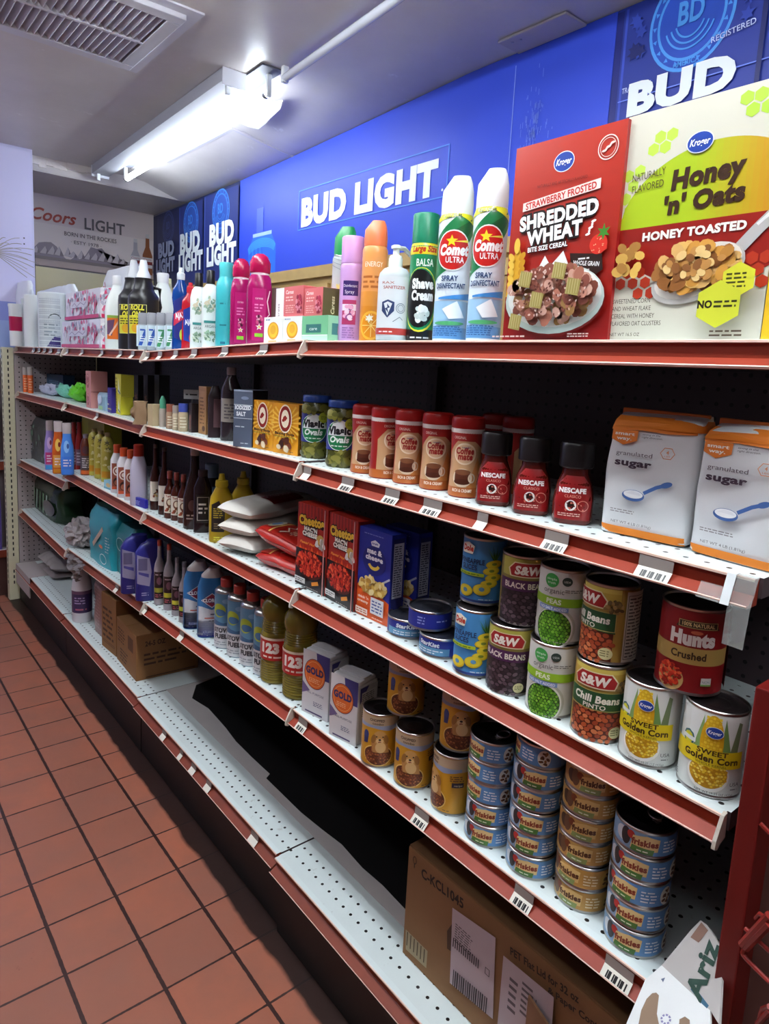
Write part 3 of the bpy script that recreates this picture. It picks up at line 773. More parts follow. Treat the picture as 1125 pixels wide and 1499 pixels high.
liner('black_sheet', 'torn black plastic sheet covering the back of the bottom deck', 'plastic sheet', pts, ZE+.0018, m_liner)
# neighbouring unit past the cream post
t = thing('far_shelving_unit', 'low shelving unit with red lip beyond the cream end post', 'shelving', (-.2, 4.4, 0))
o_ = (-.2, 4.4, 0)
mb = MB(); mb.box(-.17, .10, 3.76, 3.82, 0, .25); wobj(mb, 'base', mat('#4a2d2a', .5), o_, t)
mb = MB(); mb.box(-.18, .10, 3.75, 3.82, .25, .26); mb.box(-.18, .10, 3.75, 3.82, .74, .75); wobj(mb, 'shelf', mat('#cfc9cc', .5), o_, t)
mb = MB(); mb.box(-.19, .10, 3.742, 3.75, .22, .26); mb.box(-.19, .10, 3.742, 3.75, .705, .75); wobj(mb, 'ticket_channel', RED_DIRTY, o_, t)
mb = MB(); mb.box(-.16, .10, 3.815, 3.822, .26, 1.3); wobj(mb, 'back_panel', mat('#6f6468', .5), o_, t)
t = thing('purple_package', 'purple package on the low shelf past the cream end post', 'package', (-.14, 3.785, .26), 0)
mb = MB(); mb.box(-60, 65, -25, 20, 0, 330, bev=6); mb.obj('body', mat('#5b4a9a', .4), t)
d = Decal(on_front(-25)); d.rect(-50, 20, 50, 80, '#cdc6e6'); d.rect(-50, 200, 50, 280, '#8f7fd0'); d.obj('label', t)
t = thing('pink_package', 'grey and pink package on the upper shelf past the cream end post', 'package', (-.14, 3.785, .75), 0)
mb = MB(); mb.box(-60, 65, -25, 20, 0, 300, bev=6); mb.obj('body', mat('#8f8a98', .4), t)
d = Decal(on_front(-25)); d.rect(-50, 20, 50, 120, '#7f5f62'); d.rect(-50, 160, 50, 260, '#c9c6d8'); d.obj('label', t)
# ------------------------------------------------------------------ red rack at the right edge
t = thing('display_rack', 'dark red metal rack with wire baskets standing beside the near end of the shelves', 'rack', (0, -.2, 0))
o_ = (0, -.2, 0)
m_rk = mat('#64110e', .4, var=.25, vscale=10); m_wire = mat('#86201a', .35)
mb = MB(); mb.box(-.032, .40, -.0685, -.046, 0, 1.02, bev=.002); wobj(mb, 'end_post', m_rk, o_, t)
mb = MB(); mb.box(.01, .03, -1.0, -.0685, 0, 1.02); wobj(mb, 'rack_panel', mat('#5d3e38', .55, var=.3, vscale=9), o_, t)
def wires(L, r, name):
    mb = MB()
    for q in L: mb.tube([tuple(onX(a, b, x)) for a, b, x in q], r, n=8)
    wobj(mb, name, m_wire, o_, t)
wires([[(1086, 1383, -.045), (1100, 1368, -.05), (1126, 1340, -.06)], [(1091, 1387, -.045), (1126, 1352, -.06)]], .0045, 'basket_rail')
wires([[(1090, 1359, -.045), (1126, 1393, -.05)], [(1086, 1396, -.045), (1092, 1404, -.045), (1126, 1438, -.05)], [(1086, 1396, -.045), (1090, 1386, -.045)], [(1106, 1345, -.04), (1112, 1338, -.045), (1126, 1349, -.05)],
       [(1112, 1205, -.03), (1126, 1220, -.03)]], .0025, 'basket_wire')
wires([[(1112, 1492, -.045), (1116, 1478, -.05), (1126, 1474, -.06)], [(1108, 1500, -.045), (1126, 1480, -.06)]], .003, 'basket_wire')
# ------------------------------------------------------------------ product kit
def spec(px, pyb, wpx, pyt, z=None, X=None, lv=None):
    """standing round thing: foot pixel, width, top pixel -> centre, radius mm, height mm"""
    if X is not None:
        p = onX(px, pyb, X); y = float(p[1]); z = zs(lv, y)+.0005 if lv else z
        R = wpx*depth((X, y, z))/FPX/2; return (X, y, z), R*1000, (ztop(X, y, pyt)-z)*1000
    if z is None: z = zs(lv, 1.2)
    for _ in range(3):
        F = onZ(px, pyb, z)
        if lv: z = zs(lv, float(F[1]))+.0005
    R = wpx*depth(F)/FPX/2; h = F[:2]-CP[:2]; h = h/np.linalg.norm(h)
    return (float(F[0]+h[0]*R), float(F[1]+h[1]*R), z), R*1000, (ztop(F[0], F[1], pyt)-z)*1000
def fbox(pl, pr, pyt, z=None, X=None, lv=None):
    """flat-fronted box: bottom-left and bottom-right pixels of its front, top-left pixel row -> base centre of the front, yaw, W, H"""
    if X is not None:
        A = onX(pl[0], pl[1], X); B = onX(pr[0], pr[1], X); z = zs(lv, float(A[1]+B[1])/2)+.0005 if lv else z
    else:
        if z is None: z = zs(lv, 1.2)
        for _ in range(3):
            A = onZ(pl[0], pl[1], z); B = onZ(pr[0], pr[1], z)
            if lv: z = zs(lv, float(A[1]+B[1])/2)+.0005
    dx, dy = float(B[0]-A[0]), float(B[1]-A[1])
    return (float(A[0]+B[0])/2, float(A[1]+B[1])/2, z), math.atan2(dy, dx), math.hypot(dx, dy)*1000, (ztop(A[0], A[1], pyt)-z)*1000
def fz(loc, tw=0.0): return face(loc[0], loc[1])+math.radians(tw)
def scaled(f, sx, sz): return lambda u, v, o: f(u*sx, v*sz, o)
def can(name, label, cat, loc, rz, r, h, base, art, group=None, lid='#3f3737', tab=False, step=3.2, rim=STEEL, m=PRINT):
    t = thing(name, label, cat, loc, rz, group)
    mb = MB(); mb.lathe([(r-1.6, 0), (r, .8), (r, 2.6), (r-.9, 4), (r-.9, h-4), (r, h-2.6), (r, h-.8), (r-.9, h), (r-2, h-.6), (r-2.6, h-3.4)], n=48, cap1=False); mb.obj('can_body', rim, t)
    mb = MB(); mb.lathe([(r-2.5, h-4.2), (r-2.5, h-3.2), (r-7, h-3.2), (r-8, h-3.8), (r*.45, h-3.8), (r*.42, h-3.4)], n=40); mb.obj('lid', mat(lid, .32, .75), t)
    if tab:
        mb = MB(); mb.lathe([(3, h-3.6), (3, h-1.8)], n=12, cx=r*.3, cy=-r*.2); mb.tube([(r*.3+9*math.cos(a), -r*.2+16+13*math.sin(a), h-1.2) for a in [k*math.pi/8 for k in range(17)]], 1.3, n=6); mb.box(r*.3-6, r*.3+6, -r*.2, -r*.2+10, h-2.6, h-1.4); mb.obj('pull_tab', STEEL, t)
    d = Decal(on_cyl(r-.6), step, off0=.25, dl=.1)
    z0, z1 = 4.3, h-4.3
    d.mb.lathe([(r-.55, z0), (r-.55, z1)], base, n=64, cap0=False, cap1=False)
    art(d, r, h); d.obj('label', t, m); return t
def bottle(name, label, cat, loc, rz, body, bcol, cap=None, ccol='#ffffff', art=None, group=None, rough=.32, trans=0.0, capname='cap', step=3.5, crough=.35, lm=GLOSS, extra=None, bmat=None):
    t = thing(name, label, cat, loc, rz, group)
    lathe = len(body[0]) == 2
    mb = MB(); (mb.lathe if lathe else mb.loft)(body); mb.obj('body', bmat or mat(bcol, rough, 0, trans), t)
    if cap:
        mb = MB(); (mb.lathe if len(cap[0]) == 2 else mb.loft)(cap); mb.obj(capname, mat(ccol, crough), t)
    if art:
        d = Decal(on_prof(body) if lathe else on_loft(body), step); art(d); d.obj('label', t, lm)
    if extra: extra(t)
    return t
def carton(name, label, cat, f, D, col, art=None, side=None, top=None, group=None, W0=None, H0=None, m=PRINT, sidecol=None, bev=.8, mb_extra=None):
    loc, rz, W, H = f
    t = thing(name, label, cat, loc, rz, group)
    mb = MB(); mb.box(-W/2, W/2, 0, D, 0, H, col, bev=bev)
    mb.obj('carton', m, t)
    if art:
        d = Decal(scaled(on_front(0), W/(W0 or W), H/(H0 or H))); art(d, W0 or W, H0 or H); d.obj('front_print', t, m)
    if side or sidecol:
        d = Decal(scaled(on_right(W/2), 1, H/(H0 or H)))
        if sidecol: d.rect(0.6, 0.6, D-.6, (H0 or H)-.6, sidecol)
        if side: side(d, D, H0 or H)
        d.obj('side_print', t, m)
    if top:
        d = Decal(on_top(H)); top(d, W, D); d.obj('top_print', t, m)
    return t
def lerp(a, b, t):
    A, B = lin(a), lin(b); return tuple(A[i]+(B[i]-A[i])*t for i in range(3))+(1,)
def logo_k(d, u, v, r):
    d.ell(u, v, r, r*.78, '#e8eef8'); d.ell(u, v, r*.93, r*.71, '#1b3f9c'); d.text('Kroger', u, v-r*.22, r*.5, '#ffffff', w=r*1.5, it=.25, bold=.02)
# ================================================================== TOP SHELF
A_ = dict(lv='A')
# cereal boxes
def art_honey(d, W, H):   # 200 x 300
    d.rect(-W/2, 0, W/2, H, '#cfccbc')
    hx = [(-92+9.2*(i % 3)*1.9+(j % 2)*8.7, 288-15*j) for j in range(3) for i in range(3)]
    d.hexes([(-60, 250), (-44, 250), (-52, 264), (-36, 264), (-76, 226), (-92, 222), (-84, 208), (-93, 192), (-86, 176), (-93, 160)], 8.4, '#b6d64a')
    d.hexes([(60, 270), (77, 270), (68, 285), (86, 285), (94, 270), (52, 285), (94, 256), (90, 241)], 8.6, '#a9cf3f')
    def top(u): return 150+95*max(0, 1-((u-25)/125)**2)**.55
    n = 26
    for i in range(n):
        u0 = -100+200*i/n; u1 = u0+200/n; t = max(0, (i/n-.45)/.55)
        d.off -= d.dl
        d.poly([(u0, 150), (u1, 150), (u1, top(u1)), (u0, top(u0))], lerp('#a6bf1e', '#c97f1e', t**1.2))
    d.off += d.dl
    d.poly([(-100, 151), (100, 151), (100, 88), (60, 70), (20, 78), (-20, 72), (-60, 92), (-100, 100)], '#921c13')
    d.poly([(-100, 100), (-60, 92), (-36, 80), (-50, 74), (-100, 84)], '#cfccbc')
    d.hexes([(-88, 78), (-70, 78), (-79, 92), (-61, 92), (-52, 78), (-61, 64), (-43, 64)], 8, '#b7371f')
    d.hexes([(88, 84), (96, 98), (94, 70), (80, 98)], 8, '#b7371f')
    d.text('Honey', 16, 196, 24, '#3a2313', w=92, it=.12, bold=.055, rot=.05); d.text("'n' Oats", 14, 166, 22, '#3a2313', w=100, it=.12, bold=.055, rot=.05)
    d.text('NATURALLY', -62, 214, 10, '#4a3a20', w=46, rot=.06); d.text('FLAVORED', -62, 199, 10, '#4a3a20', w=44, rot=.06)
    d.text('HONEY TOASTED', 4, 133, 10.5, '#f6f2e8', w=132, bold=.05)
    logo_k(d, 2, 246, 17)
    d.band([(100, 148), (84, 132), (66, 112)], 15, '#b9b6b4'); d.band([(100, 152), (82, 136)], 4, '#eceae8')
    d.ell(16, 84, 60, 33, '#c2bfba', rot=.35); d.ell(16, 87, 56, 30, '#e9e4da', rot=.35)
    d.pile(14, 92, 50, 27, ['#d9a04a', '#b9813a', '#e4b868', '#a8703a', '#cf9440', '#8f5a2c', '#dcae6a'], 84, 10.5, 7.5, 4)
    d.pile(14, 96, 36, 18, ['#c08a4a', '#8c5a30', '#e9c684'], 34, 6.5, 5, 9)
    d.pile(-76, 106, 20, 22, ['#caa050', '#a8783a', '#e0b45a'], 12, 9, 7, 5)
    d.hexes([(72, 72)], 21, '#d6d63a'); d.lines(58, 62, 86, 82, 4, '#4a4a18')
    d.hexes([(52, 44)], 29, '#cdd23a'); d.text('NO', 36, 40, 9, '#2a2410', w=18, bold=.05); d.lines(47, 39, 74, 50, 2, '#3a3a18', rag=.05)
    d.text('SWEETENED CORN', -90, 50, 6.2, '#3a2a1a', w=54, al='L'); d.text('AND WHEAT FLAKE', -90, 40, 6.2, '#3a2a1a', w=56, al='L'); d.text('CEREAL WITH HONEY', -90, 30, 6.2, '#3a2a1a', w=62, al='L'); d.text('FLAVORED OAT CLUSTERS', -90, 20, 6.2, '#3a2a1a', w=72, al='L')
    d.text('NET WT 16.5 OZ', -90, 6, 4.6, '#3a2a1a', w=44, al='L'); d.lines(46, 4, 94, 14, 2, '#5a4a3a')
def art_wheat(d, W, H):
    n = 14
    for i in range(n):
        d.off -= d.dl; d.rect(-100, H*i/n, 100, H*(i+1)/n, lerp('#8e1513', '#b02c1b', min(1, i/n*1.2)))
    d.off += d.dl
    d.rect(-100, 0, 100, 10, '#8f1616')
    logo_k(d, -4, 263, 19)
    d.ring(72, 268, 17, 17, 1.6, '#efd9cf', 32); d.ring(72, 268, 13, 13, .8, '#efd9cf', 32)
    for k in range(5): d.ell(66+k*3.4, 264+k*2.2, 4, 1.7, '#efd9cf', 10, .9 if k % 2 else .1)
    d.text('NATURALLY AND ARTIFICIALLY FLAVORED', -4, 232, 4.5, '#5a1410', w=92)
    d.poly([(-76, 200), (66, 214), (66, 228), (-76, 213)], '#f2dcd4'); d.text('STRAWBERRY FROSTED', -5, 208.8, 10, '#c22a22', w=130, bold=.03, rot=.1)
    d.text('SHREDDED', -6, 176, 21, '#ffffff', w=146, bold=.05, out=.11, outc='#1c1210', rot=.07); d.text('WHEAT', -10, 151, 21, '#ffffff', w=104, bold=.05, out=.11, outc='#1c1210', rot=.07)
    for k in range(5): d.ell(52+k*2.2, 152+k*4.4, 4.4, 1.8, '#fff', 10, 1.4 if k % 2 else .2)
    d.text('BITE SIZE CEREAL', -20, 138, 7.2, '#ffffff', w=76, bold=.03, rot=.04, out=.14, outc='#3a1210')
    d.poly([(24, 128), (80, 122), (84, 100), (62, 88), (28, 106)], '#2c1812'); d.text('WHOLE GRAIN', 54, 108, 6.4, '#fff', w=46, rot=-.12, bold=.02); d.lines(40, 116, 62, 121, 1, '#eee'); d.lines(42, 100, 66, 104, 1, '#cbb')
    d.poly([(60, 128), (74, 150), (86, 142), (88, 128), (74, 122)], '#cf2a20'); d.ell(73, 136, 15, 14, '#d93226'); d.star(80, 152, 12, '#3f8a2c', 6, .4); d.pile(72, 134, 12, 11, ['#f0b08a'], 16, .9, .9, 3)
    d.poly([(-96, 70), (-60, 70), (-64, 122), (-76, 150), (-90, 122)], '#dba52a')
    for k in range(6):
        d.ell(-88, 76+k*11, 8, 5, '#e9bf4a', 12, -.8); d.ell(-66, 76+k*11, 8, 5, '#c98f20', 12, .8)
    d.ell(-78, 148, 6, 12, '#e9bf4a')
    d.ell(0, 58, 94, 52, '#7a1a18'); d.ell(0, 62, 93, 52, '#cfe0da'); d.ell(0, 66, 88, 46, '#eef2ee')
    d.poly([(-30, 112), (-20, 128), (-8, 112), (14, 132), (26, 110)], '#f4f6f4')
    for sd in (3, 8, 12): d.pile(2, 68, 76, 40, ['#b0705c', '#9a5c4c', '#c68c78', '#8a4e40', '#b8806a', '#a07a48', '#d2a594'], 70, 10, 8, sd)
    d.pile(2, 70, 72, 36, ['#e2c4b8', '#6f3a30'], 150, 2.4, 1.4, 5)
    R_ = random.Random(2)
    for (a, b) in ((-40, 92), (-14, 60), (52, 76), (-52, 28), (26, 100)):
        d.poly([(a-13, b-10), (a+10, b-14), (a+14, b+8), (a-9, b+13)], '#a89a58')
        for k in range(5): d.band([(a-11+k*4.6, b-10), (a-9+k*4.6, b+10)], 1, '#cfc488')
    d.lines(-96, 3, -20, 8, 1, '#f0d8d0'); d.lines(52, 3, 92, 10, 2, '#f0d8d0')
f = fbox((889, 494), (1111.5, 494), 172, X=.035, **A_)
carton('cereal_box', 'white green and red honey oat cereal box, tallest thing on the top shelf', 'cereal box', f, 62, '#cfccbc', art_honey, W0=200, H0=300, group='cereal boxes on the top shelf', m=GLOSS)
f = fbox((735, 496), (888, 495), 220, X=.028, **A_)
f = (f[0], f[1], f[2], (ztop(f[0][0], f[0][1], 197)-f[0][2])*1000)
carton('cereal_box', 'red shredded wheat cereal box with a bowl on its front', 'cereal box', f, 60, '#a82020', art_wheat, W0=200, H0=300, group='cereal boxes on the top shelf', m=GLOSS)
f = fbox((1113, 494), (1290, 494), 430, X=.035, **A_)
carton('cereal_box', 'yellow cereal box cut off by the right edge of the photo', 'cereal box', (f[0], f[1], f[2], 230), 60, '#e8b41c', lambda d, W, H: (d.rect(-W/2, 0, W/2, H, '#e9b71e'), d.rect(-W/2+14, 20, W/2-14, 60, '#c8902a')), group='cereal boxes on the top shelf')
# disinfectant spray cans
def art_comet(d, R, H):
    k = H/240
    d.rect(-R*2.6, 6, R*2.6, H*.8, '#dfe9f2')
    d.rect(-R*2.6, 6, R*2.6, H*.25, '#9cc4e4'); d.rect(-R*2.6, 6, R*2.6, H*.09, '#6aa0d4')
    d.poly([(-R*1.5, H*.60), (-R*1.5, H*.36), (-R*.2, H*.44), (R*1.5, H*.68), (R*1.5, H*.8), (R*.2, H*.76)], '#1f7a46')
    d.poly([(-R*1.5, H*.56), (-R*.6, H*.44), (R*1.5, H*.73), (R*1.5, H*.77)], '#0f5a34')
    d.poly([(-R*2.6, H*.8), (R*2.6, H*.8), (R*1.5, H*.70), (R*.3, H*.755), (-R*1.5, H*.715), (-R*2.6, H*.7)], '#dfe02a')
    d.text('KILLS VIRUSES*', -2, H*.772, 6*k, '#3a4a14', w=R*1.35, bold=.03); d.text('KILLS 99.9%', -4, H*.743, 6*k, '#3a4a14', w=R*1.1, bold=.03)
    d.ell(0, H*.55, R*1.02, H*.122, '#f2f2ee'); d.ell(0, H*.55, R*.95, H*.114, '#c8201c')
    d.text('Comet', 2, H*.525, 15*k, '#ffffff', w=R*1.72, bold=.06, it=.15); d.text('ULTRA', 4, H*.478, 8.5*k, '#ffffff', w=R*1.05, bold=.02)
    d.star(-3, H*.605, 9*k, '#f4d52c'); d.poly([(-2, H*.60), (R*.85, H*.615), (R*.85, H*.60)], '#f4e05a')
    d.text('SPRAY', -3, H*.37, 7.6*k, '#1a3a6a', w=R*.95, bold=.03); d.text('DISINFECTANT', -1, H*.325, 7.6*k, '#1a3a6a', w=R*1.75, bold=.03)
    d.poly([(-R*.7, H*.27), (R*1.2, H*.30), (R*1.2, H*.26), (-R*.7, H*.26)], '#3f88cc')
    d.poly([(-R*.4, H*.2), (R*.4, H*.25), (R*.9, H*.15), (0, H*.14)], '#f2f6fa'); d.ell(0, H*.115, R*.9, H*.012, '#4fa46a')
    d.lines(-R*1.0, 10, R*.9, H*.1, 5, '#2f5f9a')
def spray(name, label, px, pyb, w, pyt, X, bcol, capc, art, capf=.2, group=None, tw=0, slant=False, capname='cap'):
    loc, R, H = spec(px, pyb, w, pyt, X=X, **A_)
    zc = H*(1-capf)
    body = [(R-1.5, 0), (R, 1.5), (R, zc-9), (R-1, zc-6), (R-4, zc)]
    if slant: cap = [(zc-2, R*.92, R*.92, 2), (zc+H*capf*.3, R*.92, R*.92, 2), (zc+H*capf*.62, R*.88, R*.82, 2.3, 0, 1), (zc+H*capf*.86, R*.66, R*.62, 2.6, R*.12, 2), (H, R*.5, R*.5, 3, R*.16, 2)]
    else: cap = [(R*.95, zc-3), (R*.95, H-3), (R*.9, H-1), (R*.8, H)]
    b2 = [(zc0, r_, r_, 2) for r_, zc0 in body]
    t = bottle(name, label, 'spray can', loc, fz(loc, tw), body, bcol, cap, capc, lambda d: art(d, R, H), group, capname=capname)
    return t
g = 'spray cans on the top shelf'
spray('disinfectant_can', 'white capped disinfectant spray can next to the red cereal box', 706, 497, 49, 249, .07, '#dfe9f2', '#eef3f4', art_comet, .225, g, -6, True)
spray('disinfectant_can', 'white capped disinfectant spray can next to the green shaving can', 657, 497, 49, 260, .078, '#dfe9f2', '#eef3f4', art_comet, .225, g, -6, True)
def art_shave(d, R, H):
    d.rect(-R*2, 3, R*2, H*.78, '#12804f'); d.rect(-R*2, 3, R*2, H*.1, '#1a1a1c')
    d.rect(-R*1.6, H*.68, R*1.6, H*.775, '#e4d428'); d.text('Large Size', -2, H*.70, 11, '#b8341c', w=R*1.9, it=.25, bold=.05)
    d.text('BALSA', 0, H*.59, 13, '#eef6ee', w=R*1.25, bold=.02)
    d.ell(-R*.2, H*.33, R*1.35, H*.25, '#e4d83a'); d.ell(-R*.22, H*.335, R*1.28, H*.24, '#1a8a50'); d.ell(-R*.25, H*.34, R*1.2, H*.225, '#141416')
    d.text('Shave', -2, H*.42, 17, '#f2f4f2', w=R*1.6, bold=.06); d.text('Cream', -2, H*.33, 17, '#f2f4f2', w=R*1.6, bold=.06)
    d.pile(-R*.1, H*.22, R*.5, H*.05, ['#eef2f0', '#c9d4d0'], 14, 7, 5, 2); d.lines(-R*.8, 6, R*.8, 12, 1, '#ddd')
spray('shaving_can', 'green and black shaving cream can with a green cap', 614, 497, 40, 314, .08, '#12804f', '#0f7a58', art_shave, .22, g, 4)
def art_orange(d, R, H):
    d.rect(-R*2.5, 3, R*2.5, H*.78, '#e79b57'); d.rect(-R*2.5, 3, R*2.5, H*.3, '#d78628'); d.rect(-R*2.5, H*.3, R*2.5, H*.42, '#dc8f3c')
    d.text('ENERGY', 0, H*.62, 10, '#fbe8d0', w=R*1.5, bold=.01); d.lines(-R*.9, H*.44, R*.8, H*.56, 3, '#b5652c')
    d.ell(0, H*.14, R*.95, H*.12, '#f0b13c'); d.ell(0, H*.14, R*.8, H*.1, '#e08a18')
    for k in range(8):
        a = k*math.pi/4; d.band([(0, H*.14), (R*.75*math.cos(a), H*.14+H*.095*math.sin(a))], 1.4, '#f6d27c')
    d.star(-4, H*.2, 9, '#f6f0dc', 6, .5)
spray('air_freshener_can', 'orange air freshener can with an orange nozzle top', 543, 497, 36, 324, .085, '#e79b57', '#e97a4a', art_orange, .2, g, -4, True)
def art_lav(d, R, H):
    d.rect(-R*2.5, 3, R*2.5, H*.76, '#c79ad0')
    d.rect(-R*1.1, H*.44, R*.25, H*.58, '#3a2668'); d.text('Disinfectant', -R*.45, H*.52, 6, '#f0e8f6', w=R*1.2); d.text('Spray', -R*.5, H*.46, 7.5, '#f0e8f6', w=R*.8)
    d.rect(-R*1.1, H*.17, R*.1, H*.40, '#b03a68'); d.rect(-R*1.1, H*.30, R*.1, H*.36, '#e9dff0'); d.pile(-R*.5, H*.28, R*.45, H*.06, ['#e6a6c8', '#8f4a8a', '#f0d4e6'], 22, 5, 4, 3)
    d.lines(-R, 8, R*.1, H*.15, 5, '#9a72ae'); d.lines(R*.5, H*.1, R*1.1, H*.6, 16, '#b386c0')
spray('air_freshener_can', 'lavender air freshener can with a square lilac cap', 511, 495, 34, 347, .08, '#c79ad0', '#c795cf', art_lav, .24, g, 20)
def art_gfresh2(d, R, H):
    d.rect(-R*2.5, 3, R*2.5, H*.8, '#b9c2c2'); d.rect(-R*2.5, 3, R*2.5, H*.2, '#6f8f72'); d.text('ard', R*.3, H*.62, 14, '#2c3f6a', w=R*.9, bold=.03)
    d.pile(0, H*.32, R, H*.2, ['#8aa87a', '#e6e8da', '#d8cf7a', '#5a7f54'], 46, 8, 3.4, 6); d.lines(-R*.3, 8, R, H*.14, 4, '#dfe8df')
    for k in range(4): d.band([(-R, H*(.76-.03*k)), (R, H*(.72-.05*k))], 1.6, '#8f9aa0')
spray('air_freshener_can', 'silver air freshener can with a green handle top behind the lavender can', 500, 494, 35, 333, .125, '#b9c2c2', '#1f8a4c', art_gfresh2, .24, g, -10, True)
# hand sanitiser pump
loc, R, H = spec(573, 497, 47, 359, X=.05, **A_)
def art_san(d):
    d.rect(-R*1.5, 8, R*1.5, H*.66, '#dfe5e8'); d.text('RAX', -R*.4, H*.585, 4.6, '#b0483c', w=R*.8); d.text('SANITIZER', 0, H*.535, 5.6, '#a83a34', w=R*1.4, bold=.01)
    d.poly([(-R*.75, H*.40), (-R*.35, H*.425), (R*.05, H*.40), (R*.05, H*.31), (-R*.35, H*.24), (-R*.75, H*.31)], '#33436f'); d.poly([(-R*.62, H*.385), (-R*.35, H*.405), (-R*.08, H*.385), (-R*.35, H*.26)], '#e9eef2')
    d.poly([(-R*.4, H*.385), (-R*.2, H*.345), (-R*.36, H*.335), (-R*.28, H*.285), (-R*.52, H*.335), (-R*.36, H*.345)], '#33436f')
    d.ring(R*.45, H*.34, R*.3, H*.052, 1, '#6a7a8a'); d.ring(R*.45, H*.34, R*.2, H*.035, .8, '#6a7a8a'); d.band([(0, H*.2), (R*.4, H*.25), (R*.6, H*.22)], 1.2, '#6a7a8a')
    d.rect(-R*1.5, 12, R*1.5, 24, '#b8403a'); d.lines(-R*.9, 15, R*.1, 20, 1, '#f0dcd8')
def pump(t):
    mb = MB(); mb.lathe([(R*.42, H*.755), (R*.42, H*.86), (R*.36, H*.89), (R*.2, H*.9), (R*.2, H*.96), (R*.32, H*.965), (R*.32, H*.99), (R*.2, H)], n=28); mb.tube([(0, 0, H*.975), (R*.5, R*.9, H*.995), (R*.9, R*1.7, H*.955)], R*.14, n=10); mb.obj('pump', WHITEPL, t)
bottle('sanitizer_bottle', 'clear pump bottle of hand sanitizer with a white pump', 'bottle', loc, fz(loc), [(R*.92, 0), (R, 3), (R, H*.66), (R*.93, H*.71), (R*.7, H*.755), (R*.4, H*.775), (R*.4, H*.79)], '#cfd8dc', None, art=art_san, trans=.25, extra=pump)
# boxed soaps
def sbox(name, label, l, r, yt, yb, X, D, col, art=None, side=None, sidecol=None, group='boxed soaps on the top shelf', z=None):
    f = fbox((l, yb), (r, yb), yt, X=X, lv=None if z else 'A', z=z); f = (f[0], f[1], f[2], (ztop(f[0][0], f[0][1], yt)-f[0][2])*1000)
    return carton(name, label, 'soap box', f, D, col, art, side, None, group, sidecol=sidecol), f
def art_dove(d, W, H):
    d.rect(-W/2, 0, W/2, H, '#eef0ea'); d.ell(0, H*.48, W*.3, H*.33, '#d9961c'); d.ell(0, H*.5, W*.24, H*.27, '#f0bb2c'); d.ell(0, H*.52, W*.15, H*.17, '#e0a41e'); d.lines(-W*.4, H*.86, -W*.1, H*.95, 1, '#7a8ab0'); d.rect(-W*.24, 1, W*.2, H*.12, '#e6b878')
_, fd1 = sbox('soap_box', 'white soap box with a gold seal, left one of the pair', 386, 413, 464, 499, .035, 60, '#eef0ea', art_dove)
_, fd2 = sbox('soap_box', 'white soap box with a gold seal, next to the green box', 413.5, 441, 463, 498.5, .035, 60, '#eef0ea', art_dove)
def art_gbox(d, W, H):
    d.rect(-W/2, 0, W/2, H, '#6fb586'); d.rect(-W/2, 0, W/2, H*.2, '#bfe3cc'); d.rect(-W*.34, H*.32, W*.25, H*.66, '#2f6f6a'); d.text('care', -W*.05, H*.42, H*.14, '#eef6f2', w=W*.3); d.rect(-W/2, H*.2, W/2, H*.24, '#e9f4ee')
_, fg = sbox('soap_box', 'pale green soap box lowest beside the silver can', 441.5, 479, 462, 497.5, .032, 62, '#8cc9a0', art_gbox, lambda d, D, H: (d.rect(10, H*.25, D-10, H*.7, '#3f7f7a'), d.rect(D*.4, H*.3, D*.7, H*.6, '#c97a6a')), '#8cc9a0')
ztopd = fd1[0][2]+fd1[3]/1000+.0005
def art_pink(d, W, H):
    d.rect(-W/2, 0, W/2, H, '#d46a6c'); d.text('Caress', -W*.2, H*.76, H*.13, '#f8e8e4', w=W*.4, it=.15, bold=.02); d.lines(-W*.4, H*.5, W*.05, H*.7, 2, '#f2c4be'); d.lines(-W*.4, H*.1, W*.1, H*.4, 4, '#eab0aa')
    d.pile(W*.3, H*.4, W*.14, H*.3, ['#b02a4a', '#e08a9a', '#8f1f3a'], 34, W*.06, W*.045, 2)
sbox('soap_box', 'pink soap box standing on the white gold-sealed box', 415, 443, 419, 462, .04, 58, '#d46a6c', art_pink, z=ztopd)
def olive(d, D, H): d.text('Caress', D/2, H*.4, H*.16, '#e8dcb0', w=H*.62, rot=math.pi/2, it=.15, bold=.02)
sbox('soap_box', 'pink soap box with a dark olive end standing on the green box', 445, 471, 421, 463, .04, 62, '#d46a6c', art_pink, olive, '#5f5530', z=fg[0][2]+fg[3]/1000+.0005)
sbox('soap_box', 'white soap box with grey lettering behind the gold-sealed pair', 403, 414, 422, 463, .062, 58, '#ece8ea', lambda d, W, H: d.text('Caress', 1, H*.18, W*.3, '#6a5a5c', w=H*.6, rot=math.pi/2, it=.15), z=ztopd)
sbox('soap_box', 'dark brown soap box end standing beside the magenta bottle', 397, 403, 421, 463, .07, 58, '#5a4742', None, z=ztopd)
